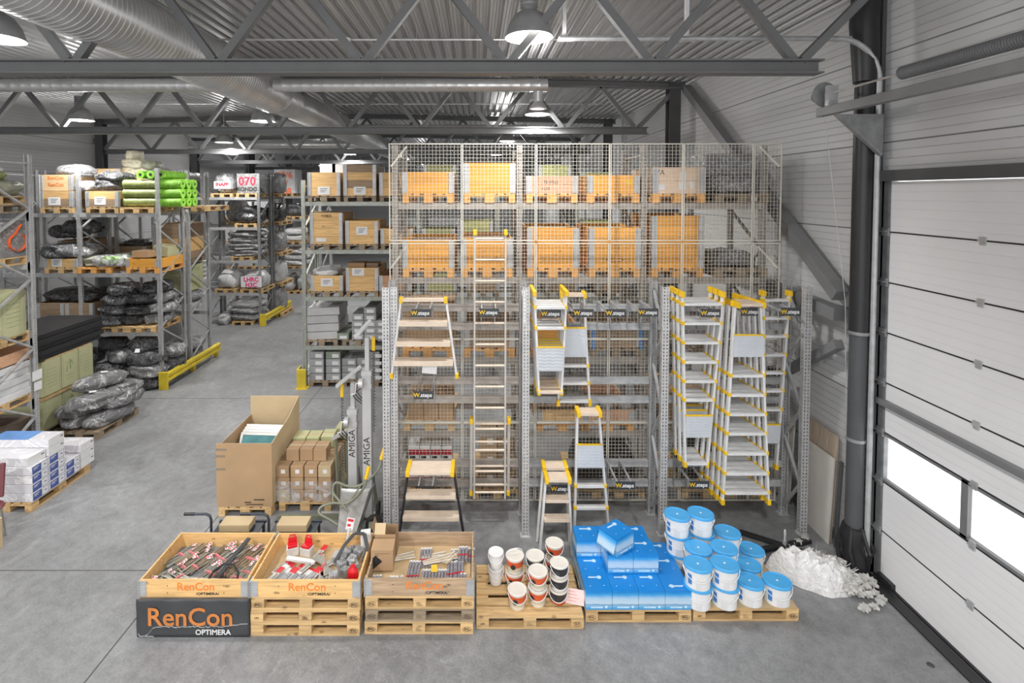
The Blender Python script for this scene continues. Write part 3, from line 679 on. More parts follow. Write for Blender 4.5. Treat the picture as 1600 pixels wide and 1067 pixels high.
# ------------------------------------------------------------------ front row of pallets
PXS = [(-3.72, 5.475), (-2.495, 5.47), (-1.245, 5.49), (-.005, 5.56), (1.235, 5.65), (2.465, 5.665)]
def full_pallet(x0, y0, z, label, key, stamps, group=None, rz=0, name='pallet', facing12=True):
    """1.2 wide pallet, each board layer and block a part; x0 left end, y0 front"""
    t = thing(name, label, 'pallet', (x0+.6, y0+.4, z), rz, group)
    jit = lambda: random.uniform(-.003, .003)
    for y, w_ in ((-.35, .1), (0, .145), (.35, .1)):
        MB().box(-.6+jit(), .6+jit(), y-w_/2, y+w_/2, 0, .022).build('bottom_board', M[key], t, bevel=.0015)
    bks = {}
    for y, w_ in ((-.35, .1), (0, .145), (.35, .1)):
        for i, x in enumerate((-.53, 0, .53)):
            bks[(i, y)] = MB().box(x-.07, x+.07, y-w_/2+jit(), y+w_/2, .022, .1).build('block', M[key], t, bevel=.0015)
    for x in (-.53, 0, .53): MB().box(x-.07, x+.07, -.4, .4, .1, .122).build('cross_board', M[key], t)
    for y, w_ in ((-.33, .14), (-.18, .1), (0, .14), (.18, .1), (.33, .14)):
        MB().box(-.6+jit(), .6+jit(), y-w_/2, y+w_/2, .122, .144).build('top_board', M[key], t, bevel=.0015)
    for i, s in enumerate(stamps):
        if not s: continue
        b = bks[(i, -.35)]; x = (-.53, 0, .53)[i]
        if s == 'lines':
            g = MB()
            for q in range(3): g.box(x-.035, x+.035-.015*q, -.4045, -.404, .042+q*.016, .046+q*.016)
            g.build('stamp', M['inkb'], b)
        else:
            text(s, .03, M['inkb'], b, (x, -.404, .061), name='stamp', bold=.0006)
            if s != 'UIC':
                g = MB(); n = 20
                for k in range(n):
                    a0 = 2*PI*k/n; a1 = 2*PI*(k+1)/n
                    g.bar((x+.05*math.cos(a0), -.4045, .061+.024*math.sin(a0)), (x+.05*math.cos(a1), -.4045, .061+.024*math.sin(a1)), .0015, .004, (0, 1, 0))
                g.build('stamp_ring', M['inkb'], b)
    return t
def rencon(t, a, b, z, s=.135, dx=0.0, fade=None):
    text('RenCon', s, fade or M['orange'], t, (dx, -b-.0015, z), name='printed_name', bold=.0012)
    text('/OPTIMERA/', s*.33, M['ink'], t, (dx+.13, -b-.0015, z-s*.62), name='printed_subtitle', bold=.0007, sx=1.15)
PG = 'stacked pallets in the front row'
def stack3(k, keys, stamps, who):
    x0, y0 = PXS[k]
    for i in range(3):
        full_pallet(x0+.01+random.uniform(-.006, .006), y0+random.uniform(0, .008), .144*i, '%s pallet of the stack under the crate of %s' % (['bottom', 'middle', 'top'][i], who), keys[i], stamps[i], PG)
stack3(0, ['palletg']*3, [(None,)*3]*3, 'drill bits, behind the black banner')
stack3(1, ['pallet', 'pallet', 'pallet'], [(None, None, 'EPAL'), ('UIC', 'lines', 'EPAL'), ('EPAL', None, 'EPAL')], 'saw blades and blister packs')
stack3(2, ['pallet', 'palletg', 'pallet'], [('EPAL', 'lines', 'EPAL'), ('EPAL', 'lines', 'EPAL'), ('EPAL', 'lines', 'EPAL')], 'tube-packed drill bits')
Z3 = .432
def front_crate(k, label, dx, fill):
    x0, y0 = PXS[k]
    t = crate(x0+.61, y0, Z3, 1, label, 'pine' if k < 2 else 'pinew', 1.2)
    rencon(t, 0, .395, .115, .125, dx)
    for s in (-.29, .33):
        g = MB()
        for zz in (.05, .13): g.tube([(s, -.396, zz), (s, -.3985, zz)], .005, 8)
        g.build('nail_head', M['ink'], t)
    return t
M['pinew'] = wood('aged_pine_boards', (.58, .41, .26), .55)
fc1 = front_crate(0, 'open pine crate full of bundled drill bits above the black banner, leftmost in front', .02, 'card')
fc2 = front_crate(1, 'open pine crate of saw blades and a red plug, second in the front row', .02, 'card')
fc3 = front_crate(2, 'open weathered crate of tube-packed drill bits and a brown carton, third in the front row', .06, 'card')
# black banner on the front of the first stack
M['banner'] = pm('charcoal_banner', (.05, .052, .056), .5, 0, .15, 2, bump=.3, bscale=3)
g = MB(); nx, nz = 30, 12; vs = []
for j in range(nz+1):
    for i in range(nx+1):
        x = -.62+1.235*i/nx; z = .004+.428*j/nz
        vs.append((x, -.004-.006*math.sin(i*.7+j*.4)*math.sin(j*.5)-.004, z))
g.add(vs, [(j*(nx+1)+i, j*(nx+1)+i+1, (j+1)*(nx+1)+i+1, (j+1)*(nx+1)+i) for j in range(nz) for i in range(nx)])
ban = tag(g.build('banner', M['banner'], None, (PXS[0][0]+.61, PXS[0][1]-.012, 0), smooth=80), 'charcoal banner with large orange name and pale torn edge covering the leftmost pallet stack', 'banner')
sm = ban.modifiers.new('thick', 'SOLIDIFY'); sm.thickness = .002; sm.offset = 1
M['orange_dull'] = pm('dull_orange_print', (.56, .20, .05), .6)
text('RenCon', .285, M['orange_dull'], ban, (-.03, -.018, .225), name='banner_name', bold=.004)
text('OPTIMERA', .082, M['paper'], ban, (.22, -.018, .062), name='banner_subtitle', bold=.0015)
g = MB(); px_, pz_ = -.52, .035
for i in range(56):
    nx_ = px_+.02; nz_ = .125+.02*mn.noise(Vector((i*.35, 3, 0)))+.014*mn.noise(Vector((i*1.3, 7, 0)))+(.035*max(0, i-40)/15) if i > 3 else .035+.025*i
    g.bar((px_, -.017, pz_), (nx_, -.017, nz_), .0015, .004+.004*abs(mn.noise(Vector((i*.9, 0, 0)))), (0, 1, 0)); px_, pz_ = nx_, nz_
g.build('torn_line', M['paper'], ban)
g = MB(); px_, pz_ = -.60, .05
for i in range(14):
    nx_ = px_+.012; nz_ = .022+.01*mn.noise(Vector((i*.8, 3, 0)))-.0004*i; g.bar((px_, -.017, pz_), (nx_, -.017, nz_), .0015, .005, (0, 1, 0)); px_, pz_ = nx_, nz_
g.build('torn_line', M['paper'], ban)
# ---- drill bit bundles
M['bit'] = pm('drill_bit_steel', (.36, .35, .30), .38, .35, .25, 30); M['bitb'] = pm('bronzed_drill_bit', (.34, .26, .18), .4, .3, .25, 30)
M['pinkband'] = pm('pink_rubber_band', (.72, .20, .22), .6); M['redlab'] = pm('red_label_print', (.62, .02, .03), .5); M['liner'] = pm('grey_liner', (.20, .205, .21), .7)
def bundle(n, L, r, mk, labs, seed, band=True):
    rnd = random.Random(seed); t = thing('drill_bit_bundle', '', 'drill bits', group='bundled drill bits in the leftmost crate')
    g = MB()
    for i in range(n):
        ox = (i-(n-1)/2)*r*2.3+rnd.uniform(-.004, .004); oz = .012+rnd.uniform(0, .035); sp = rnd.uniform(-.05, .05)
        l = L*rnd.uniform(.85, 1.05); a = Vector((ox-sp*.5, -l/2, oz)); b = Vector((ox+sp*.7, l/2, oz+rnd.uniform(-.004, .006)))
        g.tube([a, b], r, 6)
        if mk == 'bitb':
            k = 0
            while k < 9:
                q = a.lerp(b, .1+k*.085); g.tube([q, q+(b-a).normalized()*.008], r*1.35, 6); k += 1
    g.build('bits', M[mk], t)
    if band: MB().lathe([(.03, -.008), (.045, -.008), (.045, .008), (.03, .008)], 12, rotm(PI/2, 0, 0, (0, 0, .03)), sx=max(1.0, n*r*1.35/.045), sy=.62).build('rubber_band', M['pinkband'], t)
    for k in range(labs):
        q = MB(); w_, l_ = .035, .06; a = rnd.uniform(-.5, .5); x = rnd.uniform(-n*r, n*r); y = L*.38+rnd.uniform(-.05, .04)
        mt = rotm(rnd.uniform(-.3, .3), rnd.uniform(-.3, .3), a, (x, y, .055+.006*k)); q.box(-w_/2, w_/2, -l_/2, l_/2, 0, .002, mt); lb = q.build('card_label', M['paper'], t)
        q = MB(); q.box(-w_*.35, w_*.35, l_*.1, l_*.35, .0021, .003, mt); q.box(-w_*.4, w_*.1, -l_*.4, -l_*.15, .0021, .003, mt); q.build('red_print', M['redlab'], lb)
    return t
cx, cy, cz = PXS[0][0]+.61, PXS[0][1]+.4, Z3+.015
tag(MB().box(-.57, .57, -.37, .37, 0, .012).build('grey_liner_sheet', M['liner'], None, (cx, cy, Z3+.014)), 'grey liner sheet on the bottom of the leftmost crate, under the drill bits', 'liner')
bits = [  # x, y, rot(deg), n, L, r, mat, labels
    (-.46, .17, -28, 7, .42, .008, 'bit', 2), (-.36, .20, -24, 8, .40, .007, 'bitb', 0), (-.27, .14, -30, 5, .40, .008, 'bitb', 3), (-.44, -.10, -38, 6, .34, .007, 'bit', 4), (-.34, -.02, -26, 6, .42, .007, 'bitb', 3),
    (-.20, -.02, -28, 7, .45, .007, 'bit', 2), (-.26, -.24, 60, 9, .40, .007, 'bit', 2), (-.45, -.27, 75, 6, .24, .007, 'bit', 4), (-.12, .12, -22, 4, .5, .008, 'bitb', 0), (-.03, .16, -30, 7, .46, .007, 'bitb', 4),
    (.06, .10, -26, 8, .5, .007, 'bit', 3), (.14, .14, -26, 8, .55, .008, 'bit', 3), (.05, -.16, -24, 8, .38, .007, 'bit', 4), (-.02, -.30, 85, 8, .5, .007, 'bit', 0), (.16, -.12, -20, 7, .42, .007, 'bitb', 2),
    (.32, .08, -20, 6, .52, .012, 'bitb', 3), (.40, .10, -20, 7, .52, .010, 'bitb', 4), (.38, -.20, -16, 9, .34, .008, 'bit', 0), (.46, -.12, -18, 7, .44, .009, 'bit', 2), (.52, .1, -12, 4, .52, .011, 'bitb', 0)]
where = ['back left corner', 'back edge, left', 'back edge with white cards', 'left side wall', 'left of centre', 'centre left', 'front, lying crosswise', 'front left corner', 'middle, thin and without cards', 'back, left of the grey strap',
         'middle, left of the grey strap', 'back, beside the grey strap', 'front middle with a pile of cards', 'front edge, lying along the front board', 'middle, beside the strap end', 'thick spiral ones right of the strap', 'thick spiral ones with a fan of red cards', 'front right, dense', 'front right corner', 'right wall, spiral ends up']
for i, (x, y, a, n, L, r, mk, lb) in enumerate(bits):
    t = bundle(n, L, r, mk, lb, i+3, band=(i % 4 != 3)); t.location = (cx+x, cy+y, cz+.014+(.03 if i in (6, 13, 12) else 0)); t.rotation_euler = (0, 0, math.radians(a)); t['label'] = 'drill bit bundle in the leftmost crate: ' + where[i]
g = MB(); pts = [(.16, -.33, .06), (.2, -.1, .1), (.24, .1, .13), (.30, .3, .17)]
g2 = MB()
for a, b in zip(pts, pts[1:]): g2.bar(a, b, .05, .012)
tag(g2.build('grey_strap', M['dgrey'], None, (cx, cy, cz)), 'dark grey flat strap lying across the drill bits in the leftmost crate', 'strap')
pts = [(.10, -.34, .09), (.13, -.22, .15), (.22, -.16, .19), (.33, -.17, .19), (.42, -.24, .14), (.43, -.33, .08)]
tag(MB().tube(pts, .012, 8).build('black_cable_loop', M['black'], None, (cx, cy, cz), smooth=True), 'black cable loop arching over the drill bits at the front right of the leftmost crate', 'cable')
# ---- crate 2 contents
cx, cy, cz = PXS[1][0]+.61, PXS[1][1]+.4, Z3+.015
M['blisterw'] = pm('white_card_pack', (.62, .61, .58), .45, 0, .2, 12); M['red'] = pm('red_plastic', (.62, .012, .02), .35); M['clearp'] = film('clear_blister', (.30, .31, .33), (.62, .63, .66), rough=.2, scale=18)
M['bandm'] = pm('tan_board', (.50, .36, .20), .7)
tag(MB().box(-.57, .57, -.37, .37, 0, .012).build('plywood_liner', M['bandm'], None, (cx, cy, Z3+.014)), 'tan board on the bottom of the second crate', 'liner')
rnd = random.Random(11)
def pack(x, y, z, w_, l_, h_, a, lab, key='blisterw', red=True, cat='packaged tool', rx=0):
    t = MB().box(-w_/2, w_/2, -l_/2, l_/2, 0, h_*.35).build('blister_pack', M[key], None, (cx+x, cy+y, cz+z), (rx, 0, math.radians(a))); tag(t, lab, cat, 'blister packs in the second crate')
    MB().box(-w_*.3, w_*.3, -l_*.42, l_*.2, h_*.35, h_).build('blister', M['clearp'] if rnd.random() < .6 else M['bit'], t, bevel=.004)
    if red: MB().box(-w_*.5, w_*.5, l_*.25, l_*.5, h_*.35, h_*.4).build('red_header', M['redlab'], t)
    return t
wl = ['far left against the side board', 'left, tilted with red head', 'left front corner', 'left, long and narrow', 'left, top of the heap', 'left middle', 'middle, under the silver bar', 'middle front', 'middle, on the tan board', 'middle, near the fanned blades', 'front edge, left of centre', 'front edge, centre', 'right of the fanned blades', 'behind the fanned blades', 'beside the silver bar end', 'front, right of centre']
pp = [(-.48, .02, -30), (-.44, -.12, -25), (-.46, -.26, -20), (-.36, -.04, -28), (-.34, -.18, -22), (-.28, -.27, -24), (-.22, -.06, -26), (-.20, -.22, -20), (-.08, .02, -28), (-.08, -.14, -18), (-.12, -.3, -30), (.0, -.26, -22), (.16, -.2, 24), (.2, .12, -45), (-.04, .16, -20), (.14, -.31, 12)]
for i, (x, y, a) in enumerate(pp): pack(max(x, -.41) if y > -.2 else max(x, -.44), max(y, -.19-.01*(i % 3)), .02+.018*(i % 3), .065+.02*(i % 2), .26+.05*(i % 3), .022, a, 'long blister pack in the second crate: '+wl[i], red=(i % 3 != 1))
tag(MB().bar((-.38, .09, .075), (-.02, .02, .075), .05, .03).build('silver_bar', M['alu'], None, (cx, cy, cz), bevel=.003), 'silver bar lying across packs in the second crate', 'metal bar')
# fanned saw blades
g = thing('blade_fan', 'fan of thin grey saw blades tied with a pink band in the second crate', 'saw blades', (cx+.1, cy-.04, cz+.05))
for k in range(7):
    a = math.radians(18+7*k); MB().bar((-.2*math.sin(a)*1, .2*math.cos(a), .03+.004*k), (.16*math.sin(a), -.16*math.cos(a), .02), .016, .006).build('blade', M['bit'], g)
MB().lathe([(.02, -.006), (.032, -.006), (.032, .006), (.02, .006)], 12, rotm(PI/2, 0, .7, (0, 0, .025))).build('rubber_band', M['pinkband'], g)
def redcase(x, y, a, lab):
    t = thing('red_hang_box', lab, 'case', (cx+x, cy+y, cz+.01), math.radians(a)); MB().box(-.07, .07, -.05, .05, 0, .10).build('white_body', M['blisterw'], t, bevel=.006)
    g = MB(); g.box(-.055, .055, -.045, .045, .10, .13); g.box(-.05, .05, .03, .042, .13, .19); g.build('red_lid', M['red'], t, bevel=.006)
    MB().tube([(-.03, .036, .19), (-.03, .036, .215), (.03, .036, .215), (.03, .036, .19)], .008, 6).build('handle', M['red'], t)
redcase(-.37, .25, 20, 'open white box with red lid in the back left corner of the second crate')
redcase(-.19, .24, -15, 'white box with tilted red flap, right of the other red one in the second crate')
t = thing('tall_tool_pack', 'tall tool with white card head standing up at the back board of the second crate', 'packaged tool', (cx+.27, cy+.22, cz+.02), rot=(-.1, .18, 0))
MB().lathe([(.006, 0), (.012, .06), (.009, .12), (.02, .3), (.024, .33)], 12).build('shaft', M['alu'], t, smooth=30); MB().box(-.045, .045, -.004, .004, .30, .44).build('card_label', M['paper'], t)
g = MB(); g.box(-.035, .035, -.006, -.004, .40, .43); g.box(-.03, .01, -.006, -.004, .34, .37); g.build('red_print', M['redlab'], t)
gl = ['back right, clear', 'back right, leaning on the strap', 'middle right', 'centre, square', 'right, beside the red plug', 'front right', 'front, beside the pink card', 'right middle, under the strap', 'back, beside the white box', 'behind the red plug']
for i, (x, y, a) in enumerate([(.36, .25, 20), (.44, .18, -20), (.28, .08, 8), (.30, -.02, 40), (.38, -.12, -30), (.30, -.24, 15), (.2, -.27, -25), (.42, .04, 60), (.34, .16, 10), (.46, -.04, 30)]):
    t = MB().box(-.05, .05, -.045, .045, 0, .07+.02*(i % 3)).build('grey_fitting', M['clearp'] if i % 2 else M['galv_d'], None, (cx+x, cy+y, cz+.02+.03*(i % 2)), (0, rnd.uniform(-.3, .3), math.radians(a)), bevel=.01); tag(t, 'grey bagged tool head in the second crate: '+gl[i], 'packaged tool', 'grey bagged heads in the second crate')
    MB().tube([(0, 0, .06), (0, 0, .1)], .02, 10).build('socket', M['bit'], t)
tag(MB().box(-.06, .06, -.06, .06, 0, .11).build('metal_cube', M['galv'], None, (cx+.23, cy+.1, cz+.02), bevel=.012), 'grey metal cube with red tag in the second crate', 'tool head')
for i, (x, y, s) in enumerate([(.12, -.26, .05), (.24, -.3, .05)]):
    tag(MB().lathe([(s, 0), (s*.3, .1), (.003, .16)], 5).build('pink_card', M['blisterw'], None, (cx+x, cy+y, cz+.02)), ['pale folded card cone at the front of the second crate', 'pale folded card cone right of the other in the second crate'][i], 'card')
t = thing('red_plug', 'big red plastic plug case standing in the front right corner of the second crate', 'plastic case', (cx+.49, cy-.25, cz+.02)); MB().lathe([(.05, 0), (.062, .02), (.064, .14), (.05, .18), (.03, .2), (.028, .225), (.01, .23)], 10, sy=.7).build('red_body', M['red'], t, smooth=50)
for k in range(4): MB().bar((-.036+.024*k, -.044, .02), (-.036+.024*k, -.044, .16), .006, .01, (0, 1, 0)).build('rib', M['red'], t)
g = MB(); pts = [(.22, -.02, .1), (.30, .1, .22), (.40, .2, .30), (.52, .2, .30), (.58, .1, .2), (.56, -.02, .12)]
for a, b in zip(pts, pts[1:]): g.bar(a, b, .045, .008)
tag(g.build('arched_strap', M['dgrey'], None, (cx, cy, cz)), 'dark strap arching out of the right side of the second crate', 'strap')
tag(MB().box(-.06, .06, -.05, .05, 0, .26).build('white_carton', M['paper'], None, (cx+.52, cy+.28, cz+.01), (0, 0, .2)), 'small upright white carton in the back right corner of the second crate', 'box')
# ---- crate 3 contents
cx, cy, cz = PXS[2][0]+.61, PXS[2][1]+.4, Z3+.015
tag(MB().box(-.57, .57, -.37, .37, 0, .012).build('plywood_liner', M['bandm'], None, (cx, cy, Z3+.014)), 'tan board on the bottom of the third crate', 'liner')
M['tubec'] = film('clear_tube', (.22, .21, .24), (.55, .54, .57), rough=.18, scale=25)
def tubeb(n, L, x, y, a, lab, ends=True, r=.017, z=.0):
    t = thing('drill_tube_pack', lab, 'drill bit tubes', (cx+x, cy+y, cz+.014+z), math.radians(a), group='drill bits in clear tubes in the third crate')
    for i in range(n):
        ox = (i-(n-1)/2)*r*2.15; MB().tube([(ox, -L/2, r), (ox, L/2, r)], r, 8).build('clear_tube', M['tubec'], t, smooth=30)
        if ends: MB().tube([(ox, L/2, r), (ox, L/2+.022, r)], r*1.12, 8).build('white_cap', M['white'], t, smooth=30)
    if n > 2: MB().bar((-(n/2)*r*2.2, -L*.2, r*2+.003), ((n/2)*r*2.2, -L*.16, r*2+.003), .006, .01).build('red_tie', M['redlab'], t)
for i, a in enumerate([(3, .16, -.50, -.26, 4), (3, .15, -.32, -.27, -3), (1, .16, -.22, -.27, 0), (4, .34, -.10, -.12, -2), (4, .28, .02, .13, 2), (5, .22, .09, -.2, 0), (3, .22, .24, -.2, 1), (3, .28, .34, -.1, 0), (3, .26, .45-.02, -.08, 1), (2, .14, .5, -.22, 0), (3, .13, .58-.1, -.30, 0)]):
    tubeb(*a[:2], a[2] if a[2] < .48 else a[2]-.02, a[3], a[4], 'clear drill bit tubes in the third crate: '+['front left corner', 'left front', 'single tube left of the long four', 'long four', 'back middle', 'front middle', 'pair with yellow tag', 'long grey three', 'right of centre', 'small pair on the right', 'front right corner'][i])
for i in range(2): tubeb(4, .2, .40+.13*i, .15+.02*i, 4-6*i, 'clear drill bit tubes with white caps, back right heap of the third crate, %s' % ['left bunch', 'right bunch'][i], r=.018, z=0)
tubeb(3, .19, .47, .14, 0, 'clear drill bit tubes lying on top of the back right heap in the third crate', r=.018, z=.042)
for i, (x, y, a, l, n) in enumerate([(-.28, .13, -72, .34, 5), (.12, .16, -78, .3, 4), (.2, .06, -70, .42, 5), (.34, .1, -35, .26, 4)]):
    t = thing('long_bit_pile', 'loose long tan drill bits in the third crate: '+['left, behind the brown carton', 'back middle with red ends', 'middle, pointing to the right heap', 'leaning on the right heap'][i], 'drill bits', (cx+x, cy+y, cz+.02+(.03 if i > 1 else 0)), math.radians(a), group='loose long bits in the third crate')
    for k in range(n): MB().tube([((k-n/2)*.02, -l/2, .01+.004*k), ((k-n/2)*.026, l/2, .012)], .007, 6).build('bit', M['bandm'] if k % 2 else M['blisterw'], t)
MB().box(-.03, .03, -.012, .012, 0, .05)
tag(MB().box(-.035, .035, -.003, .003, 0, .07).build('yellow_tag', M['yel'], None, (cx+.14, cy-.12, cz+.05), (-.5, 0, 0)), 'small yellow price card on the tubes in the third crate', 'tag')
# brown cartons at the left end of crate 3
t = thing('open_carton', 'brown cardboard carton with black diamond print standing in the left end of the third crate', 'cardboard box', (cx-.47, cy+.02, cz+.03), .02)
MB().box(-.13, .13, -.1, .1, 0, .25).build('carton_body', M['card'], t, bevel=.003)
g = MB()
for dx, dz in ((-.055, .08), (-.055, .15), (-.095, .115), (-.015, .115), (-.095, .045)):
    g.box(-.026, .026, -.102, -.1005, -.026, .026, rotm(0, PI/4, 0, (dx-.02, 0, dz)))
g.build('diamond_print', M['ink'], t)
g = MB(); g.box(-.08, .09, -.102, -.1005, .205, .208); g.box(-.08, -.04, -.102, -.1005, .18, .186); g.build('text_print', M['inkb'], t)
t = thing('open_carton', 'taller open brown carton with raised flaps behind the diamond-print carton', 'cardboard box', (cx-.47, cy+.24, cz+.015), 0)
g = MB(); g.box(-.13, .13, -.1, -.096, 0, .3); g.box(-.13, .13, .096, .1, 0, .3); g.box(-.13, -.126, -.1, .1, 0, .3); g.box(.126, .13, -.1, .1, 0, .3); g.box(-.13, .13, -.1, .1, 0, .01); g.build('carton_body', M['card'], t)
MB().box(-.13, .0, 0, .004, 0, .12, rotm(-.5, 0, 0, (0, -.1, .3))).build('flap', M['cardl'], t); MB().box(-.004, 0, -.1, .1, 0, .1, rotm(0, -.3, 0, (-.13, 0, .3))).build('flap', M['card'], t)
# ---- pallet 4 with paint pails
x0, y0 = PXS[3]
full_pallet(x0, y0, 0, 'warm brown pallet carrying the orange and cream paint pails', 'palleto2' if 'palleto2' in M else 'pallet', ('UIC', 'lines', 'EUR'))
M['cream'] = pm('cream_lid', (.72, .68, .62), .4, 0, .06, 6); M['lab_or'] = pm('orange_red_label', (.62, .10, .03), .45, 0, .1, 8); M['lab_cr'] = pm('cream_label', (.56, .50, .36), .45, 0, .08, 8); M['lab_bk'] = pm('black_label', (.03, .03, .032), .4)
def pail(x, y, z, lab, st, r=.102, h=.19, handle=1):
    t = thing('paint_pail', lab, 'paint pail', (x, y, z), random.uniform(-.3, .3), group='paint pails on the fourth pallet')
    body = {'or': 'cream', 'bk': 'lab_bk', 'gr': 'white', 'bo': 'lab_bk'}[st]
    MB().lathe([(r*.84, 0), (r*.86, .004), (r*.97, h-.02)], 28).build('pail_body', M['lab_or'] if st == 'bo' else M['cream'] if st != 'gr' else M['paper'], t, smooth=30)
    rr = lambda z_: r*.86+(r*.11)*z_/(h-.02)+.0015
    def band(n, z0, z1, mk, k=h/.19): z0 *= k; z1 *= k; MB().lathe([(rr(z0), z0), (rr(z1), z1)], 28).build(n, M[mk], t, smooth=30)
    if st == 'or': band('lower_label', .035, .085, 'lab_cr'); band('upper_label', .085, .155, 'lab_or')
    if st in ('bk', 'bo'): band('upper_label', .05, .16, 'lab_bk')
    if st == 'gr': band('upper_label', .04, .14, 'white')
    if st in ('or', 'bk', 'bo'):
        g = MB(); g.lathe([(.001, 0), (.03, 0), (.03, .002), (.001, .002)], 16, rotm(PI/2, 0, -.5, (-.5*r, -.86*r*.97, .1*h/.19))); g.build('round_emblem', M['ink'] if st == 'or' else M['dgrey'], t)
        text('FUGE', .03, M['paper'], t, (.012, -rr(.13)-.001, .125), name='label_lettering', bold=.0008) if False else None
    MB().lathe([(r*.96, h-.018), (r*1.05, h-.016), (r*1.06, h-.004), (r*1.0, h), (r*.9, h), (r*.88, h-.006), (.004, h-.006)], 32).build('lid', M['cream'] if st != 'gr' else M['white'], t, smooth=35)
    if handle:
        pts = [(r*1.07*math.cos(a), -r*1.07*math.sin(a)*1.0, h-.03-.075*math.sin(a)) for a in [PI*i/12 for i in range(13)]]
        MB().tube(pts, .0045, 6).build('handle', M['white'], t, smooth=True)
    else:
        pts = [(r*1.02*math.cos(a), .02-.02*math.sin(a), h-.01+.085*math.sin(a)) for a in [PI*i/12 for i in range(13)]]
        MB().tube(pts, .0045, 6).build('handle', M['white'], t, smooth=True)
    return t
P0 = .144
for (x, y, n, sts, labs, rr_, hh) in [
    (.23, 6.08, 2, ('gr', 'gr'), ('lower white tin at the left edge of the fourth pallet', 'upper white tin, leftmost on the fourth pallet'), .088, .19),
    (.455, 6.02, 2, ('or', 'or'), ('lower orange-label pail behind the single front pail', 'upper orange-label pail with raised handle beside the white tins'), .105, .19),
    (.70, 6.02, 2, ('or', 'bk'), ('lower pail, back middle of the fourth pallet', 'upper pail with black label, back middle of the fourth pallet'), .105, .19),
    (.965, 6.24, 2, ('or', 'or'), ('lower pail of the back right pair', 'upper orange-label pail of the back right pair, farthest back'), .105, .19),
    (.705, 5.77, 2, ('or', 'or'), ('lower orange-label pail, front middle', 'upper orange-label pail, front middle'), .105, .19),
    (.95, 5.80, 3, ('bo', 'bk', 'bk'), ('bottom orange pail with black label, front right of the fourth pallet', 'middle black-label pail, front right', 'top pail of the black-label stack, front right'), .102, .15),
    (.465, 5.73, 1, ('or',), ('single orange-label pail at the front of the fourth pallet',), .105, .19)]:
    for i in range(n): pail(x+.004*i, y, P0+i*hh, labs[i], sts[i], rr_, hh, handle=0 if (x, i) == (.455, 1) else 1)
t = put('handwritten_note', MB().box(-.11, .11, -.001, .001, 0, .15).mesh('note', M['pinkpaper'] if 'pinkpaper' in M else M['paper']), None, (1.12, 5.72, .15), (-.5, 0, -.25)); tag(t, 'pink handwritten card leaning on the black-label pails', 'note')
M['pinkpaper'] = pm('pink_card', (.74, .55, .52), .7); t.data.materials[0] = M['pinkpaper']
g = MB()
for k, l in enumerate((.07, .1, .12, .09)): g.box(-.07, -.07+l, -.0025, -.001, .12-.03*k, .123-.03*k)
g.build('handwriting', M['redlab'], t)
# ---- pallet 5 with blue printed cartons
x0, y0 = PXS[4]
full_pallet(x0, y0, 0, 'pallet under the stack of blue printed cartons', 'pallet', ('EPAL', None, 'EPAL'))
def blue_mat():
    m, nt, b = newmat('blue_printed_card'); b.inputs['Roughness'].default_value = .3
    tc = N(nt, 'ShaderNodeTexCoord'); sp = N(nt, 'ShaderNodeSeparateXYZ'); nt.links.new(tc.outputs['Object'], sp.inputs[0])
    ge = N(nt, 'ShaderNodeNewGeometry') if False else None
    no = N(nt, 'ShaderNodeTexNoise'); no.inputs['Scale'].default_value = 9; nt.links.new(tc.outputs['Object'], no.inputs['Vector'])
    ad = N(nt, 'ShaderNodeMath'); ad.operation = 'MULTIPLY_ADD'; ad.inputs[1].default_value = .03; nt.links.new(no.outputs['Fac'], ad.inputs[0]); nt.links.new(sp.outputs[2], ad.inputs[2])
    r = N(nt, 'ShaderNodeMapRange'); r.inputs['From Max'].default_value = .235; nt.links.new(ad.outputs[0], r.inputs['Value'])
    cr = N(nt, 'ShaderNodeValToRGB'); e = cr.color_ramp.elements
    stops = [(0, (.03, .26, .62)), (.15, (.08, .36, .70)), (.29, (.28, .52, .76)), (.315, (.02, .06, .12)), (.34, (.34, .54, .74)), (.44, (.50, .63, .75)), (.62, (.38, .58, .77)), (.80, (.05, .34, .72)), (.95, (.01, .22, .60)), (1, (.006, .20, .58))]
    e[0].position = 0; e[0].color = col4(stops[0][1]); e[1].position = 1; e[1].color = col4(stops[-1][1])
    for p, c in stops[1:-1]: x = e.new(p); x.color = col4(c)
    nt.links.new(r.outputs[0], cr.inputs['Fac']); nt.links.new(cr.outputs[0], b.inputs['Base Color']); return m
M['bluep'] = blue_mat(); M['bluel'] = pm('pale_blue_print', (.55, .74, .88), .4)
def bluebox(x, y, z, lab, rz=0, rot=None, flip=0):
    t = thing('blue_carton', lab, 'carton', (x, y, z), rz, 'blue printed cartons on the fifth pallet', rot)
    MB().box(-.149, .149, -.135, .135, .001, .219).build('carton_body', M['bluep'], t, bevel=.002)
    g = MB(); s = -1 if flip else 1; g.box(-.075*s, .035*s, .065, .085, .2191, .2202) if s > 0 else g.box(-.035, .075, -.1+.03, -.05, .2191, .2202)
    yy = .075 if s > 0 else -.06; g.lathe([(.001, .2191), (.026, .2191), (.026, .2204), (.001, .2204)], 14, rotm(0, 0, 0, (.05*s, yy, 0))); g.build('top_logo', M['bluel'], t)
    g = MB(); g.box(-.09, .045, -.1368, -.1352, .022, .036); g.lathe([(.001, 0), (.017, 0), (.017, .0012), (.001, .0012)], 5, rotm(PI/2, 0, 0, (.085, -.1354, .035))); g.build('front_lettering', M['bluel'], t)
    g = MB(); g.tube([(-.08, -.06, .2191), (-.08, -.06, .2206)], .006, 8); g.tube([(.08, -.05, .2191), (.08, -.05, .2206)], .006, 8); g.build('top_dots', M['bluel'], t)
    return t
cols = ['first', 'second', 'third', 'fourth']
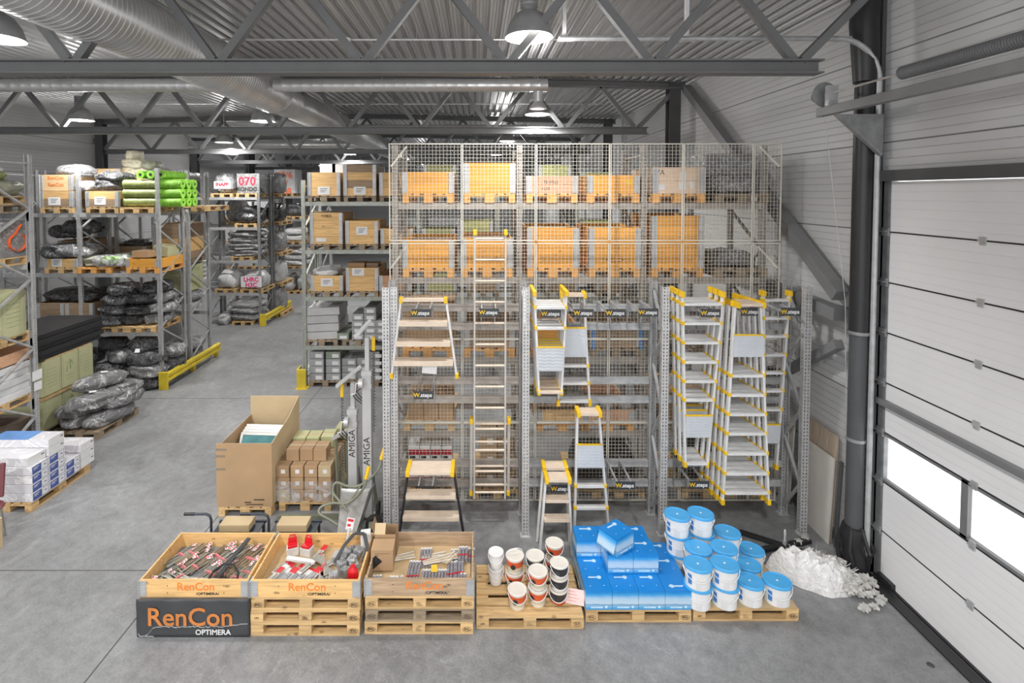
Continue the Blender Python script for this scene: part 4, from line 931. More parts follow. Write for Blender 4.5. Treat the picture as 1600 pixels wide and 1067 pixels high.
for r_ in range(3):
    for c_ in range(4): bluebox(x0+.15+.301*c_, y0+.137+.27*r_, .144, 'blue carton in the bottom layer, %s row, %s from the left' % (['front', 'middle', 'back'][r_], cols[c_]), flip=(c_ == 3 and r_ == 0))
for r_, c_ in ((1, 1), (1, 2), (2, 0), (2, 1), (2, 2)): bluebox(x0+.15+.301*c_+(.02 if r_ == 1 else 0), y0+.137+.27*r_, .364, 'blue carton in the second layer, %s row, %s from the left' % (['front', 'middle', 'back'][r_], cols[c_]))
bx = bluebox(x0+.46, y0+.42, .587, 'open blue carton lying turned on top of the blue stack', .6)
g = MB(); g.box(-.004, 0, -.13, .13, -.16, 0, rotm(0, .35, 0, (-.151, 0, .2))); g.build('open_flap', M['bluep'], bx)
# ---- pallet 6 with white pails
x0, y0 = PXS[5]
full_pallet(x0, y0, 0, 'rightmost pallet of the front row under the white pails with blue lids', 'pallet', ('UIC', 'lines', 'EUR'))
tag(MB().box(-.585, .585, -.385, .385, 0, .003).build('paper_sheet', M['cardl'], None, (x0+.6, y0+.4, .1445)), 'tan paper sheet lying between the rightmost pallet and its pails', 'sheet')
M['bluelid'] = pm('sky_blue_lid', (.07, .38, .74), .35, 0, .04, 5); M['blueprint'] = pm('blue_print', (.05, .22, .55), .5)
def make_pail():
    t = thing('lidded_pail', '', 'pail', group='white pails with blue lids on the rightmost pallet'); a, b_ = .15, .128
    MB().lathe([(a*.86, 0), (a*.88, .004), (a*.96, .225)], 36, sy=b_/a).build('pail_body', M['white'], t, smooth=30)
    MB().lathe([(a*.985, .212), (a*1.04, .216), (a*1.04, .242), (a*1.0, .25), (a*.93, .25), (a*.91, .242), (.002, .242)], 40, sy=b_/a).build('lid', M['bluelid'], t, smooth=35)
    MB().lathe([(.001, .242), (.012, .242), (.012, .245), (.001, .245)], 14).build('lid_button', M['white'], t)
    pts = [(a*1.03*math.cos(q), -b_*1.05*math.sin(q), .195-.085*math.sin(q)) for q in [-.1+(PI+.2)*i/14 for i in range(15)]]
    MB().tube(pts, .004, 6).build('handle', M['white'], t, smooth=True)
    g = MB(); n = 6
    for k in range(n):
        q0 = -2.5+.06*k; q1 = q0+.06; f = 1.012
        P = lambda q, z: (a*(.88+.08*z/.225)*f*math.cos(q), b_*(.88+.08*z/.225)*f*math.sin(q), z)
        g.add([P(q0, .05), P(q1, .05), P(q1, .17), P(q0, .17)], [(0, 1, 2, 3)])
    g.build('side_print', M['blueprint'], t)
    g = MB()
    for s in (-1, 1): g.box(s*a*1.0-.012, s*a*1.0+.012, -.014, .014, .18, .205)
    g.build('handle_lug', M['white'], t)
    return t
p0 = make_pail(); used = 0; Yo = .06
spots = [(2.54, 5.73, 2, 'front row, first from the left'), (2.85, 5.74, 2, 'front row, second from the left'), (3.16, 5.78, 1, 'front row, third from the left'), (3.48, 5.78, 1, 'front row, rightmost'),
         (2.66, 6.0, 2, 'middle row, first from the left'), (2.97, 6.01, 2, 'middle row, second from the left'), (3.28, 6.05, 1, 'middle row, third from the left'),
         (2.54, 6.27, 3, 'back row, first from the left'), (2.84, 6.29, 3, 'back row, second from the left'), (3.15, 6.29, 2, 'back row, third from the left'), (3.46, 6.31, 1, 'back row, rightmost')]
for (x, y, n, lab) in spots:
    for i in range(n):
        L_ = 'white pail with blue lid, %s%s' % (lab, '' if n == 1 else ', ' + (['bottom', 'top'] if n == 2 else ['bottom', 'middle', 'top'])[i] + ' of its stack')
        loc = (x-.012*i*(n-1), y-.02*i, .148+.25*i); rz = -.35+random.uniform(-.12, .12)
        if used == 0: p0.location = loc; p0.rotation_euler = (0, 0, rz); p0['label'] = L_
        else: dup(p0, loc, (0, 0, rz), L_)
        used += 1
# ------------------------------------------------------------------ ladder display rack, mesh fence
GX = [-1.27, .69, 2.65, 4.66]
t = thing('display_rack', 'galvanised upright frames and cross rails of the ladder display, in front of the mesh fence', 'display rack', (GX[0], 7.08, 0))
for i, x in enumerate(GX):
    X = x-GX[0]; put('upright', upright_mesh(3.56, .1, .08, True, 'galv_l'), t, (X, .02*i, 0)); put('upright', upright_mesh(3.56, .1, .08, True, 'galv'), t, (X, .60, 0), (0, 0, PI))
    if i == 0: put('upright', upright_mesh(3.56, .1, .08, True, 'galv_l'), t, (X+.105, .04, 0))
    pts = [(0, .1 if k % 2 else .5, .12+.55*k) for k in range(7)]
    for a, b in zip(pts, pts[1:]): MB().bar(a, b, .03, .04, (1, 0, 0)).build('diagonal_brace', M['galv'], t, (X, .02*i, 0))
RZ = [3.16, 2.88, 2.06, 1.77, .79, .49]; RY = 7.62-7.08
for i in range(3):
    for z in RZ:
        g = MB(); a, b = GX[i]-GX[0]+.06, GX[i+1]-GX[0]-.06; g.box(a, b, RY-.02, RY+.03, z-.05, z+.05); g.box(a, b, RY-.03, RY-.02, z-.052, z-.03); g.box(a, b, RY-.03, RY-.02, z+.03, z+.052)
        g.build('cross_rail', M['galv_w' if i == 0 else 'galv'], t)
def hook(px, py, lab, Yf=6.92, w=.27, tilt=0, dx=0.0):
    p = at(px, py, Yf); t = thing('ladder_hook', lab, 'hook bracket', tuple(p), group='plate-fronted hook brackets')
    L = 7.60-Yf; k = min(range(0, 6, 2), key=lambda q: abs((RZ[q]-.0)-p.z-.02)); zt = RZ[k]-p.z; zb = RZ[k+1]-p.z
    for s in (-1, 1):
        MB().bar((s*w*.36, 0, .0), (s*w*.36+dx, L-.02, .02+min(.05, zt)*.0), .02, .03).build('arm', M['galv'], t)
        MB().bar((s*w*.36+dx, L-.03, zb-.03), (s*w*.36+dx, L-.03, max(zt, .03)+.03), .035, .012, (1, 0, 0)).build('hanger_strap', M['galv_d'], t)
    MB().box(-w/2, w/2, -.012, 0, -.055, .055).build('sign_plate', M['dgrey'], t, bevel=.003)
    text('W', .078, M['yel'], t, (-w*.35, -.0135, .0), name='sign_initial', bold=.002); text('.steps', .074, M['paper'], t, (w*.11, -.0135, 0), name='sign_lettering', bold=.0018)
    return t
for (px, py, lab, dx) in [(658, 489, 'hook bracket behind the top of the wide hanging step stool', 0), (764, 488, 'hook bracket behind the long extension ladder', 0), (662, 617, 'empty hook bracket below the wide hanging step stool, with paper on it', .0),
                      (664, 765, 'hook bracket in front of the black-legged step stool', 0), (861, 490, 'hook bracket in front of the cluster of four folded ladders', -.0), (912, 489, 'hook bracket right of the cluster, over the single ladder', 0),
                      (962, 489, 'empty hook bracket, second from the middle upright', -.0), (1013, 488, 'empty hook bracket just left of the middle upright', 0), (876, 763, 'hook bracket in front of the small double stool', 0), (977, 758, 'empty low hook bracket right of the standing ladder', 0),
                      (1110, 489, 'hook bracket in front of the left ladder bunch of the right bay', 0), (1173, 487, 'hook bracket in front of the right ladder bunch', 0), (1235, 487, 'hook bracket at the far right by the last upright', 0), (1092, 757, 'low hook bracket under the left ladder bunch of the right bay', 0)]:
    hook(px, py, lab, dx=dx)
# ---- ladders ---------------------------------------------------------------
def lerp(a, b, t): return a+(b-a)*t
def ladder(label, group, tl, tr, bl, br, Y, steps, rail='alu', step='alu', rw=.03, rd=.06, sd=.085, sh=.032, cap=True, top=None, plate=None, feet=True, topcap=True, tan=False, ring=False, thick=0, railm=None, first_deep=None, name='step_ladder', cat='ladder', stepcap=True):
    """tl.. are photo pixels of the four rail ends on the plane at depth Y; becomes one thing in metres"""
    TL, TR, BL, BR = [at(p[0], p[1], Y) for p in (tl, tr, bl, br)]
    zt = (TL.z+TR.z)/2; zb = (BL.z+BR.z)/2; cx_ = (BL.x+BR.x)/2; o = Vector((cx_, Y, zb))
    t = thing(name, label, cat, tuple(o), group=group); H = zt-zb
    A = [(BL.x-cx_, TL.x-cx_), (BR.x-cx_, TR.x-cx_)]
    xat = lambda s, z: lerp(A[s][0], A[s][1], z/H)
    rm = M[railm] if railm else M[rail]
    for s in (0, 1): MB().bar((A[s][0], 0, 0), (A[s][1], 0, H), rw, rd, (0, 1, 0)).build('side_rail', rm, t, bevel=.003)
    stm = M['aluw'] if tan else M['aluw'] if step == 'aluw' else M[step]
    zs = []
    for py in steps:
        z = at(PX, py, Y).z-zb; zs.append(z); g = MB(); a, b = xat(0, z)+rw/2, xat(1, z)-rw/2
        if ring: g.tube([(a-.01, 0, z), (b+.01, 0, z)], .016, 8); g.build('rung', stm, t, smooth=30)
        else:
            g.box(a, b, -sd*.6, sd*.4, z-sh, z)
            for q in range(4): g.box(a, b, -sd*.6+q*sd*.25, -sd*.6+q*sd*.25+.006, z, z+.003)
            g.build('step', stm, t, bevel=.002)
        if stepcap:
            for s in (0, 1):
                x = xat(s, z); MB().box(x-rw*.72, x+rw*.72, -rd*.65, rd*.65, z-sh-.006, z+.012).build('joint_cap', M['yel'], t, bevel=.003)
    if topcap:
        for s in (0, 1): MB().box(A[s][1]-.026, A[s][1]+.026, -.055, .07, H-.05, H+.03, rotm(0, 0, 0)).build('top_cap', M['yel'], t, bevel=.008)
    if feet:
        for s in (0, 1): MB().box(A[s][0]-.024, A[s][0]+.024, -.04, .04, -.015, .06).build('foot', M['yel'], t, bevel=.006)
    if top:  # platform: (y pixel top, y pixel bottom)
        z1 = at(PX, top[0], Y).z-zb; z0 = at(PX, top[1], Y).z-zb; dp = top[2] if len(top) > 2 else .16
        g = MB(); a, b = xat(0, z1), xat(1, z1); zc = z1; sl = (z1-z0)
        mt = rotm(math.atan2(sl*.6, dp)*.0, 0, 0)
        g.box(a, b, -dp*.6, dp*.4, z1-.035, z1)
        n = 7
        for q in range(n): g.box(a+.01, b-.01, -dp*.6+q*dp/n, -dp*.6+q*dp/n+.008, z1, z1+.003)
        g.build('platform', M['aluw'], t, bevel=.002)
        for s in (0, 1):
            x = a if s == 0 else b; MB().box(x-.025, x+.025, -dp*.62, dp*.42, z1-.06, z1+.018).build('platform_end', M['yel'], t, bevel=.006)
    if plate:
        z1 = at(PX, plate[0], Y).z-zb; z0 = at(PX, plate[1], Y).z-zb; a, b = xat(0, z1)+.005, xat(1, z1)-.005
        a0, b0 = xat(0, z0)+.005, xat(1, z0)-.005
        g = MB(); yy = -.05; g.add([(a0, yy, z0), (b0, yy, z0), (b, yy, z1), (a, yy, z1), (a0, yy+.012, z0), (b0, yy+.012, z0), (b, yy+.012, z1), (a, yy+.012, z1)], [(0, 1, 2, 3), (7, 6, 5, 4), (0, 4, 5, 1), (1, 5, 6, 2), (2, 6, 7, 3), (3, 7, 4, 0)])
        n = 7
        for q in range(n):
            zz = lerp(z0, z1, (q+.6)/(n+.2)); k = 14
            for w_ in range(k):
                u0, u1 = w_/k, (w_+1)/k; f = lambda u: zz+.008*math.sin(u*PI*6); aa = lerp(xat(0, zz), xat(0, zz), 0)
                g.bar((lerp(a+.015, b-.015, u0), yy-.001, f(u0)), (lerp(a+.015, b-.015, u1), yy-.001, f(u1)), .006, .006, (0, 1, 0))
        pl = g.build('wave_plate', M['plate'], t)
        MB().box(a-.005, b+.005, yy-.004, yy+.016, z1, z1+.02).build('plate_edge', M['yel'], pl)
    return t
M['plate'] = pm('embossed_plate', (.60, .63, .67), .4, .2, .05, 6)
LG = None
# wide tan step stool, hanging
w1 = ladder('wide wooden-toned folding step stool hanging upper left', None, (627, 468), (697, 468), (612, 590), (714, 588), 7.0, [500, 531, 561], tan=True, top=(466, 475, .12), feet=True, sd=.2, sh=.06, stepcap=False, topcap=False, name='step_stool', cat='step stool')
tag(MB().box(-.1, .1, 0, .002, -.06, .06).build('paper_sheet', M['paper'], None, tuple(at(671, 577, 6.93)), (0, .08, 0)), 'white paper sheet hanging from the wide step stool', 'paper')
# long extension ladder: two sections
ladder('long narrow front section of the extension ladder hanging on the fence rack', None, (742, 362), (790, 362), (741, 778), (789, 778), 7.35, [y for y in range(373, 778, 33)], tan=True, ring=True, cap=False, feet=False, stepcap=False, railm='alut', rw=.026, name='extension_ladder', cat='ladder')
e = ladder('shorter wider rear section behind the long extension ladder, yellow ends', None, (737, 662), (795, 650), (736, 778), (794, 764), 7.43, [662, 690, 728, 757], tan=True, ring=True, feet=True, stepcap=False, railm='alut', rw=.04, name='extension_ladder', cat='ladder')
# black-legged step stool
b1 = ladder('step stool with black legs and yellow-ended tan top standing behind the third crate', None, (639, 729), (708, 729), (620, row(0, 6.75)-1), (729, row(0, 6.75)-1), 6.75, [768, 802], railm='black', tan=True, top=(727, 752, .3), feet=True, sd=.16, sh=.05, topcap=False, stepcap=False, name='step_stool', cat='step stool')
# four folded ladders stacked in depth on the first hook of the middle bay
for k, Y in enumerate((6.95, 7.08, 7.21, 7.34)):
    sh_ = 0; g_ = 'four folded stepladders nested on one hook'
    t = ladder('folded stepladder with wave plate, %s of the four nested on one hook' % ['frontmost', 'second', 'third', 'rearmost'][k], g_, (835, 457), (885, 457), (842, 616), (877, 614), 6.95, [478, 510], plate=(542, 578), feet=True, sd=.10)
    t.location.y = Y; t.location.x += .0
    MB().box(-.17, .17, -.06, .06, .02, .05).build('bottom_step', M['aluw'], t)
# single ladder beside
ladder('single stepladder hanging beside the nested four, wave plate at its middle', None, (878, 458), (912, 458), (872, 634), (921, 630), 7.25, [569, 596, 624], plate=(512, 556), top=(458, 468, .16), feet=True)
# standing ladder
ladder('stepladder standing on the floor in the middle bay, yellow top and wave plate', None, (902, 640), (935, 640), (897, row(0, 6.9)-2), (953, row(0, 6.9)-2), 6.9, [756, 790], plate=(693, 728), top=(640, 656, .2), feet=True)
# small double stool
for k in range(2):
    ladder(['front half of the small double-sided stool standing by the paint pails', 'rear half of the small double-sided stool standing by the paint pails'][k], None, *[((853-4*k, 742-18*k), (888-5*k, 742-18*k), (843-4*k, row(0, 6.72+.28*k)-1), (894-4*k, row(0, 6.72+.28*k)-1))[q] for q in range(4)], 6.72+.28*k, [776, 806][:2-k], tan=True, top=(742-18*k, 760-18*k, .2), feet=False, sd=.13, sh=.04, topcap=False, stepcap=False, name='step_stool', cat='step stool')
# right bay: left bunch of three hanging upside down
for k, Y in enumerate((6.95, 7.12, 7.29)):
    t = ladder('hanging stepladder with low wave plate, %s of the left bunch in the right bay' % ['frontmost', 'middle', 'rearmost'][k], 'left ladder bunch in the right bay', (1066, 455), (1129, 462), (1070, 727), (1104, 727), 6.95, [473, 503, 533, 563, 593, 622], plate=(648, 681), feet=True)
    t.location.y = Y
    MB().box(-.14, .14, -.06, .06, .03, .06).build('bottom_step', M['alu'], t)
# right bay: right bunch
for k, Y in enumerate((6.88, 7.0, 7.12, 7.24, 7.36)):
    t = ladder('tall stepladder with yellow top, %s of the right bunch' % ['frontmost, wave plate near its top', 'second', 'third', 'fourth', 'rearmost'][k], 'right ladder bunch in the right bay', (1148, 470), (1187, 476), (1128, 788), (1200, 783), 6.88, [584, 614, 644, 674, 705, 736, 766], plate=(523, 556) if k == 0 else None, top=(472, 484, .2) if k < 2 else None, feet=True, sd=.095)
    t.location.y = Y; t.location.x -= .02*k
# far right single
ladder('single tall stepladder hanging at the far right beside the last upright', None, (1192, 457), (1233, 457), (1194, 732), (1212, 730), 7.35, [467, 495, 523, 552, 580, 608, 637], plate=(662, 690), feet=True)
# ---- mesh fence
FY = 7.80; FXL = at(608, 400, FY).x; FXR = at(1219, 400, FY).x; FZT = at(700, 224, FY).z; FZB = .10; FZM = at(700, 378, FY).z
t = thing('mesh_fence', 'tall zinc wire mesh fence between ladder display and crate rack', 'mesh fence', (FXL, FY, 0))
xsx = [608, 722, 837, 952, 1066, 1175, 1219]; X = [at(x, 400, FY).x-FXL for x in xsx]
for i in range(6):
    for (z0, z1) in ((FZB, FZM-.015), (FZM+.015, FZT)):
        a, b = X[i]+.006, X[i+1]-.006; g = MB()
        g.box(a, a+.013, -.012, .012, z0, z1); g.box(b-.013, b, -.012, .012, z0, z1); g.box(a+.022, b-.022, -.012, .012, z0, z0+.016); g.box(a+.022, b-.022, -.012, .012, z1-.016, z1)
        if z0 < 1:
            for zz in (1.32, 2.62): g.box(a+.022, b-.022, -.014, .010, zz, zz+.03)
        g.build('panel_frame', M['mesh'], t)
        g = MB(); n = round((b-a)/.055); p = (b-a)/n
        for q in range(1, n): g.box(a+q*p-.0018, a+q*p+.0018, -.003, .002, z0, z1)
        n = round((z1-z0)/.055); p = (z1-z0)/n
        for q in range(1, n): g.box(a, b, .002, .007, z0+q*p-.0018, z0+q*p+.0018)
        g.build('mesh_panel', M['mesh'], t)
for x in (X[0]+.03, X[-1]-.03):
    for z in (FZT-.35, FZM-.4): MB().bar((x, .02, z), (x-(.22 if x > 1 else -.22), .18, z+.32), .012, .03).build('fixing_bracket', M['mesh'], t)
# ------------------------------------------------------------------ crate rack behind the fence (and the row beyond it)
RX = [-1.28, .67, 2.62, 4.50]; RYF = 8.02; LV = [1.10, 2.28, 3.55, 4.72]
rack('galvanised pallet rack full of orange crates directly behind the mesh fence', RX, RYF, 1.1, 5.62, LV, key='galv_w', beam='galv_w')
GO = 'orange crates behind the mesh fence'
def rk(px0, px1, lev, n, label, keys='pineo', Y=RYF-.03, pal='palleto', cat=None, **kw):
    s = F/(Y+.0); x = (( px0+px1)/2-PX)/s*1.0; z = LV[lev]
    pallet(x, Y, z+.001, 'pallet under the '+label, pal); return crate(x, Y+.0, z+.146, n, label, keys, **kw)
rk(630, 708, 3, 2, 'low orange crate in the top left bay behind the fence', ch=.17)
rk(727, 803, 3, 3, 'tall orange crate, second on the top level behind the fence', ch=.16)
def inkmark(t, a, b, H):
    text('TE 0361', .07, M['ink'], t, (-.02, -b-.002, H*.62), name='hand_lettering'); text('15.07', .06, M['ink'], t, (-.1, -b-.002, H*.25), name='hand_lettering')
rk(822, 903, 3, 2, 'reddish crate with handwritten marks on the top level, middle bay', 'pinep', ch=.155, mark=inkmark) if False else None
M['pinep'] = wood('reddish_pine', (.62, .36, .22), .8); M['plyl'] = wood('pale_plywood', (.78, .58, .42), .88, knots=False)
rk(822, 903, 3, 2, 'reddish crate with handwritten marks on the top level, middle bay', 'pinep', ch=.14, mark=inkmark)
c = rk(917, 1000, 3, 2, 'low orange crate with a yellow sticker on the top level', ch=.145); MB().box(.2, .29, -.6, -.597, .14, .22).build('yellow_sticker', M['yel'], c)
def plymark(t, a, b, H):
    text('VA', .11, M['ink'], t, (-.3, -b-.002, H*.82), name='hand_lettering')
    for (x, z, w, h) in ((.06, .27, .1, .14), (.05, .12, .12, .12), (-.27, .1, .1, .08), (.2, .13, .06, .1)): MB().box(x-w/2, x+w/2, -b-.003, -b-.001, z-h/2, z+h/2).build('label_sheet', M['paper'], t)
rk(1018, 1104, 3, 2, 'pale plywood crate with labels and VA mark on the top level', 'plyl', ch=.20, mark=plymark, lid='plyl')
# level 2
rk(630, 708, 2, 3, 'orange crate, left on the second level from the top behind the fence', ch=.15, fill='card')
rk(722, 800, 2, 3, 'orange crate behind the long ladder, second level from the top', ch=.16, fill='card')
rk(824, 905, 2, 4, 'tall orange crate left in the middle bay, second level from the top', ch=.16, fill='cardg')
def oval(t, a, b, H):
    g = MB()
    for k in range(16):
        q0, q1 = 2*PI*k/16, 2*PI*(k+1)/16; g.bar((.13*math.cos(q0), -b-.002, .13+.03*math.sin(q0)), (.13*math.cos(q1), -b-.002, .13+.03*math.sin(q1)), .006, .006, (0, 1, 0))
    g.build('stamp', M['inkb'], t)
rk(920, 1003, 2, 4, 'orange crate with an oval stamp on the second level from the top', ch=.16, fill='cardg', mark=oval)
rk(1020, 1100, 2, 5, 'tallest orange crate, right bay, second level from the top', ch=.165, fill='card')
# dark and film-wrapped goods in the right bay
x_ = (1158-PX)/F*8.05
pallet(x_, RYF-.03, LV[3]+.001, 'pallet under the grey film-wrapped goods, top level right', 'palletg'); o = bag(x_, RYF+.6, LV[3]+.146, .86, 1.1, .34, 'low grey film bundle on the top level, far right', 'bagg', 3, knot=False, name='wrapped_bundle', cat='wrapped goods'); carton(x_+.02, RYF+.8, LV[3]+.45, .78, .6, .36, 'grey wrapped block on top of the film bundle, far right', 'wrapg', tape=False, name='wrapped_block', cat='wrapped goods')
pallet(x_, RYF-.03, LV[2]+.001, 'pallet under the low clear bags, right bay', 'palletg'); bag(x_, RYF+.5, LV[2]+.146, .8, .9, .26, 'low clear plastic bundle on the second level, far right', 'bagg', 2, knot=False)
# level 1 (z 2.28) and lower
for (a, b, lev, w, h, key, lab) in [(630, 706, 1, .8, .62, 'card', 'big brown carton with wrap, left bay, middle level'), (730, 800, 1, .74, .3, 'pineg', 'dark low crate behind the long ladder'), (925, 1003, 1, .8, .34, 'pineg', 'brown crate with blue ends, middle bay'), (835, 905, 1, .72, .28, 'pineo', 'low orange crate behind the nested ladders')]:
    x = ((a+b)/2-PX)/F*8.05; pallet(x, RYF-.02, LV[lev]+.001, 'pallet under the '+lab, 'palleto' if a < 900 else 'palletg')
    if key == 'card': carton(x, RYF+.62, LV[lev]+.146, w, 1.1, h, lab, key)
    else: crate(x, RYF, LV[lev]+.146, 2, lab, key, ch=h/2)
rk(847, 915, 0, 1, 'single-board crate low in the middle bay, left', 'pine'); rk(918, 990, 0, 1, 'single-board crate low in the middle bay, right', 'pinep')
t = thing('blue_rail_tool', 'blue metal posts at the ends of the brown crate in the middle bay', 'frame', ((925-PX)/F*8.0+.02, RYF-.05, LV[1]+.13))
for dx in (0, .74): MB().box(dx, dx+.04, 0, .03, 0, .36).build('blue_post', M['blueprint'], t)
MB().bar((0, .035, .33), (.78, .035, .33), .01, .02).build('cross_rod', M['galv'], t)
for i in range(6):
    bag((-.3+.21*i+ (850-PX)/F*8.05), RYF+.35, LV[0]+.345, .34, .4, .24, 'small %s bag on the lower level of the middle bay, %s' % (['white', 'olive'][i % 2], ORD[i]), ['bagw', 'olive'][i % 2], i % 5+1, knot=False, group='bags low in the middle bay') if i < 5 else None
# red and white cartons, left bay low level
pallet((670-PX)/F*8.05, RYF-.02, LV[0]+.001, 'pallet carrying brown cartons above the red-white cartons', 'pallet')
for i in range(3): carton((648+24*i-PX)/F*8.05, RYF+.3, LV[0]+.146, .235, .5, .42, 'brown carton on the lower level of the left bay, '+ORD[i], 'card', group='brown cartons low in the left bay')
M['redcard'] = pm('red_carton', (.42, .015, .03), .5)
pallet((672-PX)/F*8.05, RYF-.05, .001, 'floor pallet under the red and white cartons', 'pallet')
for j in range(3):
    for i in range(4):
        x = (645+17.5*i-PX)/F*8.05; z = .146+.2*j if j else .146
        t = carton(x, RYF+.22, .16+.225*j, .165, .36, .215, 'red and white carton, %s row, %s' % (['bottom', 'middle', 'top'][j], ORD[i]), 'paper', group='red and white cartons behind the fence', tape=False)
        MB().box(-.08, .08, -.183, -.1805, .07, .16).build('red_band', M['redcard'], t); MB().box(-.06, .02, -.1835, -.1805, .02, .055).build('black_print', M['ink'], t)
for i, (px, w) in enumerate([(765, .3), (790, .26)]):
    for j in range(3): carton((px-PX)/F*8.05, RYF+.3, .146+.3*j, w, .45, .28, 'brown carton on the floor level behind the long ladder, %s column, %s' % (['left', 'right'][i], ['bottom', 'middle', 'top'][j]), 'card', tag_sheet=True, group='floor cartons behind the long ladder')
pallet((778-PX)/F*8.05, RYF-.02, .001, 'floor pallet behind the long ladder', 'pallet')
M['wpail'] = pm('white_bucket', (.66, .66, .64), .4)
for i, px in enumerate((930, 955, 985)):
    tag(MB().lathe([(.1, 0), (.13, .25), (.135, .27), (.125, .275), (.01, .27)], 18).build('white_bucket', M['wpail'], None, ((px-PX)/F*8.05, RYF+.2, LV[1]-.1 if False else LV[0]+.146), smooth=30), 'white bucket behind the fence in the middle bay, '+ORD[i], 'bucket', 'white buckets in the middle bay')
tires = [(930, .3), (965, .28), (1100, .3)]
for i, (px, r) in enumerate(tires):
    x = (px-PX)/F*8.3; tag(bag(x, RYF+.5, .15, .7, .8, .55, 'x', 'bagk', i+2, knot=False), 'black wrapped bundle on the floor behind the fence, '+['left', 'middle', 'right by the left ladder bunch'][i], 'wrapped goods')
    pallet(x, RYF-.0, .001, 'floor pallet under the black bundle, '+['left', 'middle', 'right'][i], 'pallet')
pallet((1150-PX)/F*8.1, RYF-.0, .001, 'floor pallet behind the feet of the right ladder bunch', 'pallet'); carton((1150-PX)/F*8.1, RYF+.6, .146, .75, 1.0, .3, 'low dark carton on the floor pallet behind the right ladder bunch', 'cardd' if 'cardd' in M else 'card')
pallet((1130-PX)/F*8.1, RYF, LV[1]+.001, 'pallet in the right bay behind the ladder bunches', 'palletg'); bag((1130-PX)/F*8.1, RYF+.6, LV[1]+.146, .8, 1.0, .5, 'grey bundle in the right bay behind the ladder bunches', 'bagg', 4, knot=False)
pallet((1080-PX)/F*8.1, RYF, LV[0]+.001, 'pallet low in the right bay', 'palletg'); carton((1080-PX)/F*8.1, RYF+.6, LV[0]+.146, .7, 1.0, .4, 'dark brown carton low in the right bay', 'card')
# ---- middle rack run at the far side of the cross aisle
EX = [-4.33, -1.46, .52, 2.5, 4.3]; EY = 12.75; EL = [1.04, 2.28, 3.46, 4.66]
M['galv_e'] = pm('greenish_galvanised', (.36, .38, .34), .42, .4, .15, 9)
rack('middle pallet rack run with the yellow post guard, crates on three upper levels', EX, EY, 1.1, 5.2, EL, key='galv_e', beam='galv_e')
rack('rack run back to back behind the middle one', EX, EY+1.35, 1.1, 5.2, EL, holes=False, key='galv_d', beam='galv_d')
def ek(px0, px1, lev, n, label, keys='pine', ch=.195, pal='palletg', Y=EY-.03, **kw):
    x = ((px0+px1)/2-PX)/F*(Y+.12); z = EL[lev]; pallet(x, Y, z+.001, 'pallet under the '+label, pal); return crate(x, Y, z+.146, n, label, keys, ch=ch, **kw)
sh = (0, .13, .30, .2)
ek(483, 534, 3, 3, 'three-collar crate, left on top of the middle rack', sheet=sh); ek(538, 590, 3, 4, 'four-collar crate with one grey board, top of the middle rack', ['pine', 'pineg', 'pine', 'pineg'], sheet=sh); ek(594, 645, 3, 3, 'crate half hidden by the fence post, top of the middle rack')
for i in range(2): tag(MB().box(-.2, .2, -.2, .2, 0, .24).build('white_box', M['paper'], None, ((515+19*i-PX)/F*13.4, 13.45, EL[3]+.146+.585)), 'white box stacked on the crates on top of the middle rack, '+['left', 'right'][i], 'box')
ek(487, 536, 2, 4, 'tall lidded crate with a stamp, third level of the middle rack', lid='pineg', mark=lambda t, a, b, H: (text('TIMBER', .08, M['inkb'], t, (.0, -b-.003, H-.08), name='stamp'), MB().box(-.25, .0, -b-.004, -b-.001, .06, .15).build('label_sheet', M['paper'], t)))
ek(540, 593, 2, 3, 'crate with white sheet, second on the third level of the middle rack', sheet=(0, .33, .28, .2), fill='card'); ek(596, 646, 2, 2, 'low crate behind the fence post on the third level', fill='card')
ek(487, 536, 1, 2, 'short crate with white film, second level of the middle rack', sheet=(0, .22, .3, .2), fill='bagw'); bag((512-PX)/F*13.2, 13.2, EL[1]+.5, .7, .9, .22, 'white film spilling over the short crate', 'bagw', 3, knot=False)
ek(540, 593, 1, 3, 'pale crate with cartons on it, second level of the middle rack', sheet=(-.1, .48, .3, .18), fill='card'); carton((560-PX)/F*13.2, 13.1, EL[1]+.146+.545, .42, .4, .14, 'brown carton lying on the pale crate', 'card'); carton((583-PX)/F*13.2, 13.2, EL[1]+.146+.545, .3, .4, .12, 'grey-brown carton right of the other on the pale crate', 'pineg')
ek(597, 640, 1, 2, 'crate behind the fence post on the second level', 'pinep')
M['whitecart'] = pm('whitish_carton', (.50, .50, .50), .5, 0, .08, 5, obj_var=.08); M['greencart'] = pm('grey_green_carton', (.24, .28, .22), .5, 0, .1, 5, obj_var=.1); M['greycart'] = pm('grey_carton', (.34, .35, .36), .5, 0, .1, 5, obj_var=.1)
pallet((503-PX)/F*12.9, EY, EL[0]+.001, 'pallet under the long white cartons, lowest shelf of the middle rack', 'palletg')
for j in range(4): carton((503-PX)/F*12.9+.02*(j % 2), EY+.55, EL[0]+.146+.205*j, .8, 1.0, .19, 'long white carton in the leaning stack of the middle rack, '+['bottom', 'second', 'third', 'top'][j], 'whitecart', rz=.02*(j-1), group='long white cartons', tape=False, ry=-.04)
pallet((560-PX)/F*12.9, EY, EL[0]+.001, 'pallet under the grey cartons, lowest shelf of the middle rack', 'palletg')
k = 0
